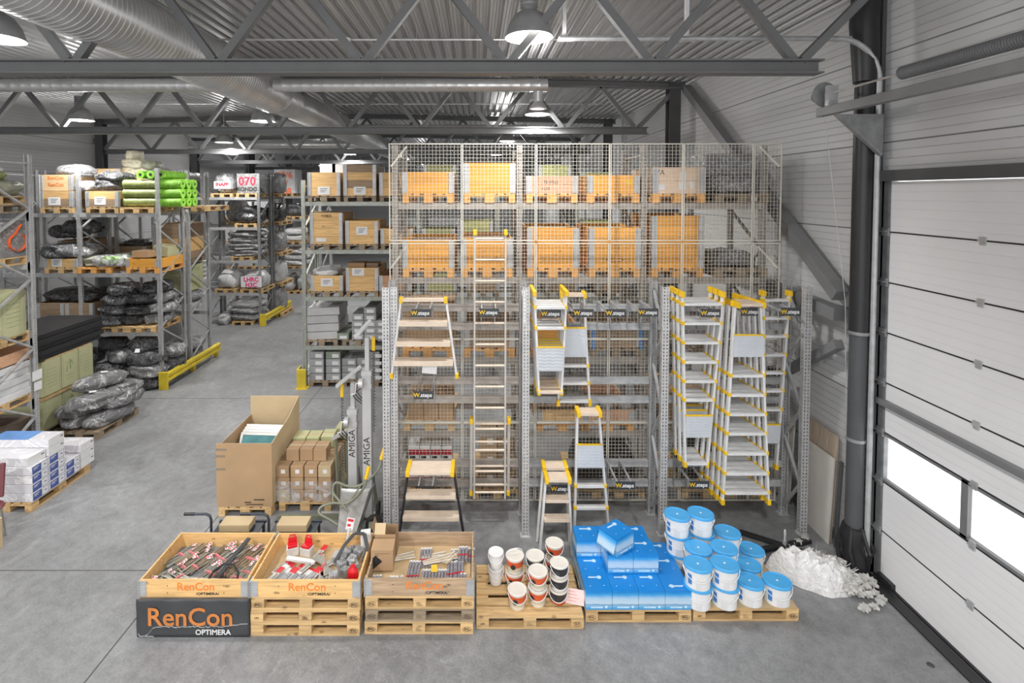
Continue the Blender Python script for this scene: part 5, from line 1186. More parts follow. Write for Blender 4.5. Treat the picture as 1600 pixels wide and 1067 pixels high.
for (px, n, key) in ((537, 1, 'greencart'), (560, 4, 'greycart'), (579, 5, 'greycart'), (597, 3, 'greycart')):
    for j in range(n):
        t = carton((px-PX)/F*12.95, EY+.45, EL[0]+.146+.165*j, .29, .9, .155, 'grey flooring carton on the lowest shelf of the middle rack, column %s, %s' % (['one', 'two', 'three', 'four'][k], ['bottom', 'second', 'third', 'fourth', 'top'][j]), key, group='flooring cartons on the shelf', tape=False)
        MB().box(-.08, .1, -.4515, -.45, .03, .11).build('label_sticker', M['paper'], t)
    k += 1
for px in (508, 560, 610): pallet((px-PX)/F*12.9, EY, .001, 'floor pallet of the middle rack, '+{508: 'left', 560: 'middle', 610: 'right'}[px], 'palletg')
k = 0
for (px, n, key, dy) in ((495, 4, 'greycart', 0), (521, 4, 'greencart', 0), (545, 3, 'greycart', .05), (566, 3, 'greycart', .1), (588, 4, 'greycart', 0), (604, 4, 'greycart', .0)):
    for j in range(n):
        t = carton((px-PX)/F*12.95, EY+.5+dy, .146+.185*j, .36, .95, .172, 'flooring carton in the floor stacks of the middle rack, stack %s, %s' % (['one', 'two', 'three', 'four', 'five', 'six'][k], ['bottom', 'second', 'third', 'top'][j]), 'greencart' if j == n-1 and key == 'greencart' else 'greycart', group='flooring cartons on the floor', tape=False)
        MB().box(-.02, .14, -.4765, -.475, .03, .12).build('label_sticker', M['paper'], t)
    k += 1
# crates of the middle run seen through the mesh
M['pineol'] = wood('greenish_boards', (.42, .42, .16), .7)
for i, (px0, px1, lev, n, key) in enumerate([(660, 715, 3, 4, 'pineol'), (725, 775, 3, 1, 'pineol'), (840, 892, 3, 4, 'pineol'), (905, 958, 3, 3, 'pineol'), (660, 712, 2, 2, 'pineol'), (722, 768, 2, 3, 'pineol'), (850, 900, 2, 2, 'pineg'), (905, 960, 2, 3, 'pineol'), (665, 712, 1, 3, 'pineol'), (730, 780, 1, 2, 'pineg'), (850, 905, 1, 3, 'pineg'), (930, 985, 1, 2, 'pineg'), (660, 712, 0, 3, 'pineg'), (850, 900, 0, 3, 'pineg')]):
    ek(px0, px1, lev, n, 'greenish crate of the far rack seen through the mesh, %s level, %s' % (['lowest', 'second', 'third', 'top'][lev], {660: 'left', 665: 'left', 725: 'second', 722: 'second', 730: 'second', 840: 'third', 850: 'third', 905: 'rightmost', 930: 'rightmost'}[px0]), key, fill='card')
# yellow post guard
t = thing('post_guard', 'yellow steel post guard at the foot of the middle rack', 'post guard', (EX[0]-.02, EY-.1, 0))
MB().box(-.13, -.10, -.06, .22, 0, .5).build('side_plate', M['yelguard'], t); MB().box(-.13, .1, -.08, -.05, 0, .5).build('front_plate', M['yelguard'], t, bevel=.01); MB().box(-.16, .13, -.11, .24, 0, .012).build('foot_plate', M['yelguard'], t)
# ------------------------------------------------------------------ left rack rows
LX = [-11.85, -9.9, -7.93]
AL = [1.15, 2.25, 3.62, 4.53]
rack('nearest left pallet rack, its end frame cut by the picture edge', LX, 8.0, 1.1, 5.55, AL)
BL = [1.40, 2.88, 4.38]; BY = 12.7
rack('left pallet rack with dark bags below and orange crates on top', LX, BY, 1.1, 5.5, BL)
rack('left pallet rack back to back behind the dark bags, yellow rail at its foot', LX, BY+1.3, 1.1, 5.5, BL)
CL = [1.2, 2.4, 3.62, 4.73]; CY = 18.75; LC = [-11.9, -9.95, -8.0]
rack('distant left pallet rack with lettered white bales', LC, CY, 1.1, 5.6, CL, key='galv_d', hole_pitch=.1)
rack('distant left pallet rack behind the one with lettered bales', LC, CY+1.3, 1.1, 5.6, CL, holes=False, key='galv_d')
rack('farthest left pallet rack of white goods', LC, 24.7, 1.1, 5.6, CL, holes=False, key='galv_d', beam='galv_d')
def px2x(px, Y): return (px-PX)/F*(Y+.1)
# yellow floor guards along the aisle ends
def guard(y0, y1, x, lab):
    t = thing('rack_guard', lab, 'floor guard', (x, y0, 0), group=None); L = y1-y0
    g = MB(); prof = [(-.02, .16), (.05, .19), (.05, .26), (0, .285), (.05, .31), (.05, .38), (-.02, .41)]
    vs = [(px_, 0, pz) for px_, pz in prof]+[(px_, L, pz) for px_, pz in prof]; n = len(prof)
    g.add(vs, [(i, i+1, n+i+1, n+i) for i in range(n-1)]); o = g.build('w_rail', M['yelguard'], t); s = o.modifiers.new('t', 'SOLIDIFY'); s.thickness = .01
    for yy in (.0, L*.5, L-.08):
        MB().box(-.14, -.03, yy, yy+.1, 0, .42 if yy in (0.0,) else .36).build('post', M['yelguard'], t, bevel=.006)
    MB().box(-.16, .07, -.03, 0, 0, .44).build('end_plate', M['yelguard'], t, bevel=.006)
guard(12.55, 15.2, -7.72, 'yellow floor guard rail beside the rack of dark bags')
guard(18.65, 21.3, -7.8, 'smaller yellow floor guard rail at the distant rack end')
# ---- rack A goods, seen through its end frame
xa = -8.42
for z, n, lab in ((AL[3], 2, 'top level'),):
    for i in range(2): pallet(xa, 8.0, z+.001+.146*i, 'weathered pallet on the top level of the nearest left rack, %s' % ['lower', 'upper'][i], 'pallet' if i else 'palletg')
M['greygreen'] = film('grey_green_wrap', (.25, .26, .20), (.46, .46, .30), rough=.3)
bag(xa, 8.7, AL[3]+.3, .95, 1.1, .3, 'grey-yellow wrapped bundle on stacked pallets, top left edge', 'greygreen', 2, knot=False, name='wrapped_bundle', cat='wrapped goods'); bag(xa-.05, 8.6, AL[3]+.56, .8, .9, .22, 'smaller yellowish bag topping the bundle at the upper left edge', 'olive', 4, knot=False)
pallet(xa, 8.0, AL[2]+.001, 'pallet under the bale with orange spray letters', 'pallet'); t = carton(xa, 8.6, AL[2]+.146, .8, 1.1, .62, 'grey film-wrapped bale with orange sprayed letter at the left edge', 'wrapg', tape=False, name='wrapped_bale', cat='wrapped goods')
g = MB()
for k in range(18):
    q0, q1 = 2*PI*k/18, 2*PI*(k+1)/18; g.bar((.408, .3+.17*math.cos(q0), .25+.15*math.sin(q0)), (.408, .3+.17*math.cos(q1), .25+.15*math.sin(q1)), .006, .07, (1, 0, 0)) if k not in (3, 4) else None
g.bar((.408, .25, .4), (.408, .38, .56), .006, .06, (1, 0, 0)); g.build('sprayed_letter', M['orspray'], t)
pallet(xa, 8.0, AL[1]+.001, 'pallet under the green-printed cartons at the left edge', 'pallet')
M['fsc'] = pm('pale_green_card', (.46, .46, .27), .75, 0, .06, 3, obj_var=.05); M['greenink'] = pm('green_print', (.26, .33, .16), .7)
def fsc(x, y, z, w, d, h, lab, tree=False):
    t = put('printed_carton', cmesh('printed_carton', w, d, h, 'fsc'), None, (x, y, z), bevel=.005); tag(t, lab, 'carton', 'green-printed cartons')
    g = MB(); X = w/2+.0008
    for q in range(6):
        l = d*(.6 if q % 2 else .5); g.box(X, X+.001, -l/2, l/2 if not tree else -l/2+l*.9, h*(.22+.1*q), h*(.22+.1*q)+.008) if not (tree and 1 < q < 5) else None
    if tree:
        g.tube([(X+.001, 0, h*.5), (X+.0005, 0, h*.75)], .012, 6); g.bar((X+.001, -.08, h*.62), (X+.001, 0, h*.8), .003, .014, (1, 0, 0)); g.bar((X+.001, .08, h*.62), (X+.001, 0, h*.8), .003, .014, (1, 0, 0))
        g.bar((X+.001, -.08, h*.62), (X+.001, -.1, h*.45), .003, .014, (1, 0, 0))
    for yy in (-d*.42, d*.42): g.box(X, X+.001, yy-.002, yy+.002, h*.08, h*.92)
    g.build('green_lettering', M['greenink'], t)
for i in range(2): fsc(xa, 8.26+.52*i, AL[1]+.146, .82, .5, .78, 'large green-printed carton high in the nearest left rack, '+['front', 'rear'][i])
pallet(xa, 8.0, AL[0]+.001, 'pallet of white paper packs in the nearest left rack', 'pallet')
crate(xa, 8.0, AL[0]+.146+.62, 1, 'orange-brown crate side above the paper packs at the left edge', 'pinep')
for j in range(5): carton(xa-.02*(j % 2), 8.6, AL[0]+.146+.12*j, .78, 1.0, .112, 'white paper pack in the nearest left rack, '+['bottom', 'second', 'third', 'fourth', 'top'][j], 'paper', tape=False, group='white paper packs', rz=.015*(j-2), name='paper_pack', cat='paper pack')
pallet(xa, 8.0, .001, 'floor pallet under the nearest left rack', 'palletg'); M['dbrown'] = pm('dark_brown_crate', (.10, .075, .055), .7); carton(xa, 8.6, .146, .8, 1.1, .72, 'dark brown box on the floor in the nearest left rack', 'dbrown', tape=False)
# sheets hung on the upright
for (y, z, w, h, lab) in ((9.06, 1.62, .2, .17, 'upper'), (9.07, 1.42, .16, .15, 'lower')): tag(MB().box(-.002, .0, -w/2, w/2, -h/2, h/2).build('paper_notice', M['paper'], None, (-7.87, y, z)), lab+' white paper notice taped on the nearest left upright', 'notice')
# ---- floor storage between racks: printed cartons, black sheets
pallet(-9.0, 10.0, .001, 'floor pallet under the green-printed cartons by the grey bags', 'palletg')
for r_ in range(2):
    for i, (yy, d) in enumerate(((10.24, .46), (10.71, .44), (11.15, .40))): fsc(-9.02, yy, .15 if r_ == 0 else .82, .84, d, .60 if r_ == 0 else .70, 'green-printed carton beside the grey bags, %s row, %s' % (['lower', 'upper'][r_], ['nearest', 'middle', 'farthest'][i]), tree=(i == 1))
tag(MB().box(-.42, .42, 0, 1.4, 0, .045).build('wooden_board', M['pallet'], None, (-9.0, 9.98, .755)), 'wooden board between lower and upper green-printed cartons', 'board')
for j in range(5):
    tag(MB().box(-.6, .6, -.85, .85, 0, .10).build('black_sheet_stack', M['blackm'], None, (-9.2+.05*(j % 2), 10.75+.04*(j % 3), 1.56+.105*j), bevel=.004), 'pack of black sheets on the green-printed cartons, %s' % ['bottom', 'second', 'middle', 'fourth', 'top'][j], 'sheet pack', 'black sheet packs')
tag(MB().box(-.4, .4, -.6, .6, 0, .026).build('wooden_board', M['pallet'], None, (-9.0, 10.7, 1.525)), 'wooden board under the black sheet packs', 'board')
# ---- pallet of grey bags in the aisle
M['bagm'] = film('smoky_bag_film', (.15, .15, .155), (.52, .52, .52), rough=.2, scale=2, bump=1.0)
pallet(-7.88, 9.97, .001, 'grey pallet under the smoky plastic bags in the aisle', 'palletg', rz=0)
bg_ = 'smoky plastic bags on the aisle pallet'
for i, (x, y, z, l, w, h, a, lab) in enumerate([(-8.12, 10.5, .15, 1.05, .5, .26, 86, 'bottom left'), (-7.68, 10.55, .15, 1.1, .5, .26, 80, 'bottom right, nearest the aisle'), (-8.1, 10.35, .38, .9, .55, .28, 60, 'second layer left, bluish front'), (-7.62, 10.85, .38, .9, .5, .26, 78, 'second layer right'),
        (-7.85, 10.35, .52, 1.05, .5, .3, 70, 'long one in front'), (-7.72, 11.0, .56, .8, .45, .24, 60, 'far right'), (-8.0, 10.75, .78, 1.05, .5, .28, 66, 'topmost, white sticker on it')]):
    bag(x, y, z, l, w, h, 'smoky plastic bag on the aisle pallet, '+lab, 'bagm', i % 5+1, rz=math.radians(a), group=bg_)
for (x, y, z) in ((-7.95, 10.8, 1.065), (-7.83, 10.3, .835)): tag(MB().box(-.06, .06, -.04, .04, 0, .002).build('white_sticker', M['paper'], None, (x, y, z), (0.1, .05, .6)), 'white sticker on the %s smoky bag' % ('topmost' if z > 1 else 'long front'), 'sticker')
# ---- rack B: floor bags, level 1 bags
k = 0
for (x, y, z, w, lab) in [(-8.35, 12.75, 0, .95, 'front right bottom'), (-8.3, 12.75, .3, .95, 'front right middle'), (-8.35, 12.8, .6, 1.0, 'front right top with sticker'), (-9.1, 12.7, 0, .8, 'front left bottom with sticker'), (-9.2, 12.8, .32, .7, 'left middle'), (-9.0, 12.9, .62, .75, 'left top'), (-8.5, 13.0, .88, .8, 'upper centre with pale knot'), (-9.3, 13.0, .9, .7, 'upper left with pale knot'), (-8.1, 13.3, .3, .8, 'right, behind the end frame'), (-8.1, 13.35, .62, .8, 'right, behind the end frame, upper'), (-9.9, 12.9, .2, .8, 'far left behind cartons'), (-9.9, 12.9, .6, .8, 'far left behind cartons, upper')]:
    bag(x, y, z, w, .62, .34, 'dark bag in the floor heap of the left rack, '+lab, ['bagd', 'bagm', 'bagd', 'bagk'][k % 4], k % 5+1, rz=random.uniform(-.5, .3)+(PI if k % 2 else 0), group='dark bags on the floor of the left rack'); k += 1
for (x, y, z) in ((-8.45, 12.62, .955), (-9.1, 12.42, .22)): tag(MB().box(-.06, .06, -.05, .05, 0, .002).build('white_sticker', M['paper'], None, (x, y, z), (.9, .0, .1)), 'white sticker on the %s dark bag of the floor heap' % ('top' if z > .5 else 'bottom left'), 'sticker')
for i, x in enumerate((-9.0, -8.45)): pallet(x-.03+.05*i, BY-.05, BL[0]+.001, 'pallet under the upper heap of dark bags, '+['left', 'right'][i], 'pallet')
k = 0
for (x, z, w, lab) in [(-9.25, .15, .7, 'bottom left'), (-8.75, .15, .75, 'bottom middle'), (-8.25, .15, .7, 'bottom right'), (-9.2, .4, .8, 'second row left'), (-8.6, .4, .85, 'second row middle, glossy'), (-8.15, .42, .7, 'second row right'), (-9.1, .66, .7, 'third row left'), (-8.5, .68, .9, 'third row middle'), (-8.2, .7, .7, 'third row right'), (-9.0, .92, .7, 'top left with pale knot'), (-8.2, .95, .6, 'top right')]:
    bag(x, BY+.3+.1*(k % 3), BL[0]+z, w, .75, .3, 'dark plastic bag in the upper heap of the left rack, '+lab, ['bagd', 'bagk', 'bagm'][k % 3], k % 5+1, rz=random.uniform(-.4, .4)+(PI if k % 2 else 0), group='dark bags in the upper heap'); k += 1
for i, x in enumerate((-10.6, -10.0)):
    pallet(x, BY-.05, BL[0]+.001, 'pallet on the first level left, %s' % ['far left', 'beside the dark bags'][i], 'palletg'); crate(x, BY, BL[0]+.146, 3, 'brown crate behind the black sheets, '+['left', 'right'][i], 'pineg', fill='card')
    bag(x, BY+.5, BL[0]+.75, .9, .9, .3, 'black bag on a crate behind the black sheets, '+['left', 'right'][i], 'bagk', i+2)
# level 2.88
def bk(px0, px1, z, n, label, keys='pine', ch=.195, Y=BY-.04, pal='pallet', **kw):
    x = px2x((px0+px1)/2, Y); pallet(x, Y, z+.001, 'pallet under the '+label, pal); return crate(x, Y, z+.146, n, label, keys, ch=ch, **kw)
shb = (-.1, .12, .26, .2)
bk(70, 124, BL[1], 1, 'low crate with white sheet under grey bags, left rack', 'pine', ch=.22, sheet=shb, fill='card'); bk(200, 248, BL[1], 1, 'low orange crate beside the neon bag, left rack', 'pineo', ch=.22, pal='palleto', fill='card')
pallet(px2x(150, BY), BY-.04, BL[1]+.001, 'pallet under the neon green bag', 'palleto')
x = px2x(95, BY)
for i, (dx, dz, w, key, lab) in enumerate([(-.1, .36, 1.1, 'bagd', 'left over the low crate'), (.25, .36, 1.0, 'bagm', 'right over the low crate, glossy'), (-.2, .85, .9, 'bagk', 'upper left, black'), (.1, .95, .9, 'bagk', 'upper right, black')]): bag(x+dx, BY+.35+.3*(i > 1), BL[1]+dz, w, .75, .38, 'grey bag on the middle level of the left rack, '+lab, key, i+1, rz=.2*i, group='bags over the low crate')
crate(px2x(88, BY), BY+.6, BL[1]+.36, 2, 'brown crate behind the grey bags on the middle level', 'pineg', ch=.2)
bag(px2x(170, BY), BY+.3, BL[1]+.15, 1.0, .7, .34, 'clear bag around neon fabric rolls on the middle level', 'bagc', 3, rz=.25, knot=True)
for i in range(2):
    t = thing('fabric_roll', 'neon green fabric roll in the clear bag on the middle level, '+['left', 'right'][i], 'fabric roll', (px2x(166+12*i, BY), BY+.0+.02*i, BL[1]+.32), group='neon rolls in the clear bag'); MB().tube([(0, 0, 0), (.12, .8, .02)], .085, 16).build('roll', M['neon'], t, smooth=40); MB().tube([(0, -.004, 0), (.0, -.001, 0)], .03, 12).build('core_hole', M['black'], t)
bag(px2x(140, BY), BY+.35, BL[1]+.15, .55, .6, .3, 'olive-cream bag left of the neon rolls', 'greygreen', 5, knot=False)
carton(px2x(215, BY), BY+.35, BL[1]+.37, .42, .4, .17, 'brown carton on the low orange crate of the middle level', 'card'); carton(px2x(234, BY), BY+.7, BL[1]+.37, .4, .5, .26, 'pale green carton tilted behind the brown carton', 'fsc', ry=.12)
crate(px2x(262, BY+1.3), BY+1.34, BL[1]+.147, 5, 'tall five-board crate in the rear left rack beside the end frame', ['pineg', 'pine', 'pine', 'pineg', 'pineg'], ch=.2); pallet(px2x(262, BY+1.3), BY+1.3, BL[1]+.001, 'pallet under the tall five-board crate', 'palletg')
carton(px2x(306, 15.0)-.25, 14.7, BL[1]+.147, .5, .7, .95, 'tall yellow-green carton stack behind the end frame', 'fsc')
for i, (px, n) in enumerate(((150, 2), (205, 2))):
    x = px2x(px, BY+1.3); pallet(x, BY+1.3, BL[1]+.001, 'pallet in the rear left rack, middle level, '+['left', 'right'][i], 'palletg'); crate(x, BY+1.34, BL[1]+.147, n, 'brown crate in the rear left rack, middle level, '+['left', 'right'][i], 'pineg', fill='card'); bag(x, BY+1.8, BL[1]+.5, .85, .8, .22, 'dark bag on a brown crate of the rear left rack, '+['left', 'right'][i], 'bagk', i+1)
# top level
def ren(t, a, b, H):
    for q in (H-.08, H-.25): text('RenCon', .12, M['orange'], t, (0, -b-.003, q), name='printed_name', bold=.001)
M['pineb'] = wood('bright_pine_boards', (.80, .55, .30), .8)
bk(66, 120, BL[2], 2, 'grey-brown lower crate with white sheet on top level of the left rack', ['pineg', 'pine'], ch=.2, sheet=(-.05, .15, .3, .2)); c = crate(px2x(93, BY), BY, BL[2]+.146+.405, 2, 'bright crate with orange print twice, stacked on the grey-brown one', 'pineb', ch=.2, mark=ren, fill='card')
bag(px2x(103, BY), BY+.5, BL[2]+.146+.76, .8, .8, .34, 'pale plastic bag on the bright printed crate', 'bagg', 4, knot=True)
bk(138, 190, BL[2], 2, 'two-board crate with white sheet, second on top level of the left rack', ['pineg', 'pine'], ch=.2, sheet=(-.05, .16, .28, .2), fill='card')
for i in range(2): bag(px2x(163, BY)+.05, BY+.45, BL[2]+.56+.2*i, .85, .8, .3, 'dark grey bag with pale knot on the two-board crate, '+['lower', 'upper'][i], 'bagd', i+3, rz=PI)
bag(px2x(128, BY), BY+.3, BL[2]+.56, .5, .5, .26, 'white film bag hanging between the two stacked crates', 'bagw', 4)
crate(px2x(168, BY+1.3), BY+1.35, BL[2]+.147+.3, 3, 'bright crate at the back between white bags and printed crate', 'pineb', ch=.24); crate(px2x(168, BY+1.3), BY+1.35, BL[2]+.147, 1, 'lower crate at the back under the bright one', 'pine', ch=.29); pallet(px2x(168, BY+1.3), BY+1.3, BL[2]+.001, 'pallet at the back under the bright crate', 'pallet')
crate(px2x(210, BY+1.3)+.05, BY+1.35, BL[2]+.147, 4, 'crate under the heap of cream bags', 'pineb', ch=.2); pallet(px2x(210, BY+1.3)+.05, BY+1.3, BL[2]+.001, 'pallet under the cream bags crate', 'pallet')
for i, (px, dz, w, lab, key) in enumerate([(205, .95, .6, 'left', 'bagcream'), (222, .95, .7, 'middle', 'bagcream'), (240, .93, .6, 'right', 'greygreen'), (256, .86, .55, 'far right', 'greygreen'), (204, 1.2, .5, 'upper left', 'bagcream'), (214, 1.16, .5, 'upper middle', 'bagcream'), (232, 1.12, .45, 'upper right', 'greygreen'), (205, 1.42, .3, 'topmost knot', 'bagcream')]):
    bag(px2x(px, BY+1.5), BY+1.8, BL[2]+dz, w, .6, .3, 'cream plastic bag in the heap on top of the left rack, '+lab, key, i % 5+1, group='cream bags on the top', knot=(i > 3))
# neon rolls
for i, px in enumerate((218, 268)):
    pallet(px2x(px, BY)-(.1 if i else 0), BY-.04+1.3*(i), BL[2]+.001, 'pallet under the %s fabric rolls' % ['olive', 'neon green'][i], 'pallet')
for j in range(3):
    for i in range(2):
        x0 = px2x(194, BY)+.0; t = thing('fabric_roll', 'olive fabric roll under film on the top level, %s row, %s' % (['bottom', 'middle', 'top'][j], ['front', 'back'][i]), 'fabric roll', (x0, BY+.15+.26*i, BL[2]+.27+.225*j), group='olive fabric rolls'); MB().tube([(0, 0, 0), (.86, 0, .0)], .115, 18).build('roll', M['olive'], t, smooth=40); MB().tube([(-.003, 0, 0), (-.001, 0, 0)], .03, 10).build('core_hole', M['black'], t)
for j in range(3):
    for i in range(3):
        t = thing('fabric_roll', 'neon green fabric roll on the top level, %s row, %s' % (['bottom', 'middle', 'top'][j], ['front', 'middle', 'back'][i]), 'fabric roll', (px2x(249, BY)-.05, BY+.15+.27*i, BL[2]+.27+.23*j), group='neon green fabric rolls'); MB().tube([(0, 0, 0), (.62, 0, .0)], .118, 18).build('roll', M['neon'], t, smooth=40); MB().tube([(.621, 0, 0), (.624, 0, 0)], .03, 10).build('core_hole', M['black'], t)
for i in range(3):
    t = thing('fabric_roll', 'neon green fabric roll lying across the pile top, '+['left', 'middle', 'right'][i], 'fabric roll', (px2x(222+16*i, BY), BY+.05, BL[2]+.955), group='neon green fabric rolls'); MB().tube([(0, 0, 0), (.05, .9, .0)], .10, 18).build('roll', M['neon'], t, smooth=40); MB().tube([(0, -.004, 0), (0, -.001, 0)], .04, 10).build('core_hole', M['black'], t)
    t = thing('fabric_roll', 'neon green fabric roll in the rear rack beside the end frame, '+['lower', 'middle', 'upper'][i], 'fabric roll', (-8.75, BY+1.5+.25*(i % 2), BL[2]+.27+.2*i), group='neon green fabric rolls in the rear rack'); MB().tube([(0, 0, 0), (.62, 0, .0)], .115, 18).build('roll', M['neon'], t, smooth=40); MB().tube([(.621, 0, 0), (.624, 0, 0)], .03, 10).build('core_hole', M['black'], t)
pallet(-8.5, BY+2.5-.9, BL[2]+.001, 'pallet in the rear rack under neon rolls', 'pallet') if False else None
bag(-8.42, BY+1.9, BL[2]+.82, .9, 1.0, .3, 'clear grey film over the rear neon rolls', 'bagg', 3, knot=False)
# rear left rack low levels
for i, (x, z, key, lab) in enumerate([(-8.45, .15, 'bagg', 'floor, lower'), (-8.4, .42, 'bagg', 'floor, upper'), (-8.45, BL[0]+.15, 'bagw', 'first level, lower'), (-8.4, BL[0]+.4, 'bagg', 'first level, upper')]): bag(x, BY+1.9, z, .95, 1.0, .34, 'pale bag in the rear left rack beside the guard rail, '+lab, key, i+1, knot=True, group='pale bags in the rear left rack')
fsc(-8.4, BY+1.9, BL[0]+.72, .7, .8, .5, 'green-printed carton in the rear left rack behind the end frame'); fsc(-8.4, BY+1.9, BL[0]+.2+1.02, .7, .8, .2, 'flat green-printed carton on another in the rear left rack')
for j in range(4): pallet(-9.6, BY+3.6, .001+.8+.146*j+1.2, 'empty white pallet in the stack seen through the left rack, '+['bottom', 'second', 'third', 'top'][j], 'palletw' if 'palletw' in M else 'paper', group='white pallets stack')
tag(MB().box(-.45, .45, 0, 1.2, 0, 1.99).build('white_crate_stack', M['whitecart'], None, (-9.6, BY+3.6, 0)), 'tall pale carton standing under the white pallets behind the left rack', 'carton')
# ---- distant rack C
def letters(t, rows, mk, b, size, z0, dz, dx=0):
    for i, s in enumerate(rows): text(s, size, M[mk], t, (dx, -b-.006, z0-dz*i), name='sprayed_lettering', bold=.008)
def bale(px0, px1, z, h, Y, label, key='bagw', d=1.0, name='wrapped_bale', cat='wrapped goods', pal=True):
    x = px2x((px0+px1)/2, Y); w = (px1-px0)/F*(Y+.1)
    if pal: pallet(x, Y, z+.001, 'pallet under the '+label, 'pallet')
    t = put(name, bag_mesh(hash(label) % 5+1 if False else len(label) % 5+1, 1.0, .6, .3, key, False), None, (x, Y+d/2+.05, z+(.146 if pal else 0))); t.scale = (w*1.06, d/.6, h/.27); return tag(t, label, cat)
def box_bale(px0, px1, z, h, Y, label, key, rows=None, mk='redink', size=.2, d=1.0, pal=True, dz=.22):
    x = px2x((px0+px1)/2, Y); w = (px1-px0)/F*(Y+.1)
    if pal: pallet(x, Y, z+.001, 'pallet under the '+label, 'pallet')
    t = carton(x, Y+d/2+.03, z+(.146 if pal else 0), w, d, h, label, key, tape=False, name='wrapped_bale', cat='wrapped goods')
    if rows: letters(t, rows, mk, d/2, size, h-size*.7, dz)
    return t
bale(333, 364, CL[3], .75, CY, 'grey bale with pink lettering on the distant top level', 'bagg'); o = box_bale(336, 362, CL[3]+.3, .28, CY-.04, 'white label strip with pink lettering on the distant bale', 'paper', ['INAPP'], 'redink', .17, d=.9, pal=False)
box_bale(372, 404, CL[3], .72, CY, 'grey bale with large red digits on the distant top level', 'wrapg', ['070'], 'redink', .42); text('RONDO', .2, M['ink'], bpy.data.objects[C.objects[-1].name].parent, (0, -.51, .14), name='sprayed_lettering', bold=.006)
bale(366, 404, CL[2], .62, CY, 'black film-wrapped load on the third distant level', 'wrapk'); bale(350, 378, CL[2]+.9 if False else CL[2], .9, CY+1.3, 'grey wrapped load behind the black one', 'bagg')
for j in range(4): bale(350, 406, CL[1]+.146+.23*j if j else CL[1], .27, CY, 'grey wrapped sack layer on the second distant level, '+['bottom', 'second', 'third', 'top'][j], 'bagg', pal=(j == 0))
bale(334, 370, CL[0], .62, CY, 'heap of white sacks left on the first distant level', 'bagw'); t = bale(374, 410, CL[0], .6, CY, 'white sack with pink sprayed letters on the first distant level', 'bagw')
g = thing('pink_lettering_sheet', 'pink lettered white sheet on the sack of the first distant level', 'sheet', (px2x(393, CY), CY-.03, CL[0]+.42)); MB().box(-.38, .38, 0, .01, -.2, .2).build('sheet', M['paper'], g); letters(g, ['LHRC', 'H3C'], 'pinkink', 0, .22, .08, .2)
for j in range(3): bale(352, 404, .001+(.146+.24*j if j else 0), .28, CY, 'grey sack layer on the floor of the distant rack, '+['bottom', 'middle', 'top'][j], ['bagg', 'bagg', 'bagw'][j], pal=(j == 0))
bale(334, 353, 0, .4, CY-.1, 'white sack on the floor left in the distant rack', 'bagw', pal=False); bale(366, 392, .9, .26, CY+.1, 'crumpled white bag topping the floor sacks of the distant rack', 'bagw', pal=False, d=.7)
for i, (z, h, key) in enumerate([(0, .9, 'bagg'), (CL[0], .8, 'bagw'), (CL[1], .8, 'bagg'), (CL[2], .7, 'wrapk'), (CL[3], .8, 'bagg')]): bale(412, 438, z, h, CY+1.3, 'wrapped load beside the distant end frame, '+['floor', 'first level', 'second level', 'third level', 'top level'][i], key)
# ---- farthest rack
box_bale(430, 462, CL[3], 1.15, 24.7, 'white film bale with orange sprayed digits on the farthest rack', 'bagw', ['95/6', '5/', '188'], 'orspray', .42, dz=.38)
bale(446, 472, CL[2], .6, 24.7, 'dark bundle on the farthest rack, third level', 'bagk')
for j in range(2): bale(442, 474, CL[1]+(.146+.3*j if j else 0), .34, 24.7, 'white sack pile on the farthest rack, second level, '+['lower', 'upper'][j], 'bagw', pal=(j == 0))
for j in range(3): bale(440, 478, CL[0]+(.146+.28*j if j else 0), .32, 24.7, 'white sack pile on the farthest rack, first level, '+['lower', 'middle', 'upper'][j], 'bagw', pal=(j == 0))
for i, px in enumerate((450, 470)): bale(px-9, px+9, 0, .75, 24.7, 'white sack on the floor of the farthest rack, '+['left', 'right'][i], 'bagw')
for i in range(3):
    for j in range(4): box_bale(346+26*i, 368+26*i, [0]+CL[:3] and [0, CL[0], CL[1], CL[2]][j], .7, 24.7, 'pale load on the farthest rack, column %s, %s' % (['one', 'two', 'three'][i], ['floor', 'first level', 'second level', 'third level'][j]), ['whitecart', 'greycart'][(i+j) % 2])
tag(MB().box(-5.2, -.2, 0, .3, 0, 3.4).build('pale_partition', M['whitecart'], None, (0, 30.5, 0)), 'pale low partition far down the middle aisle', 'partition')
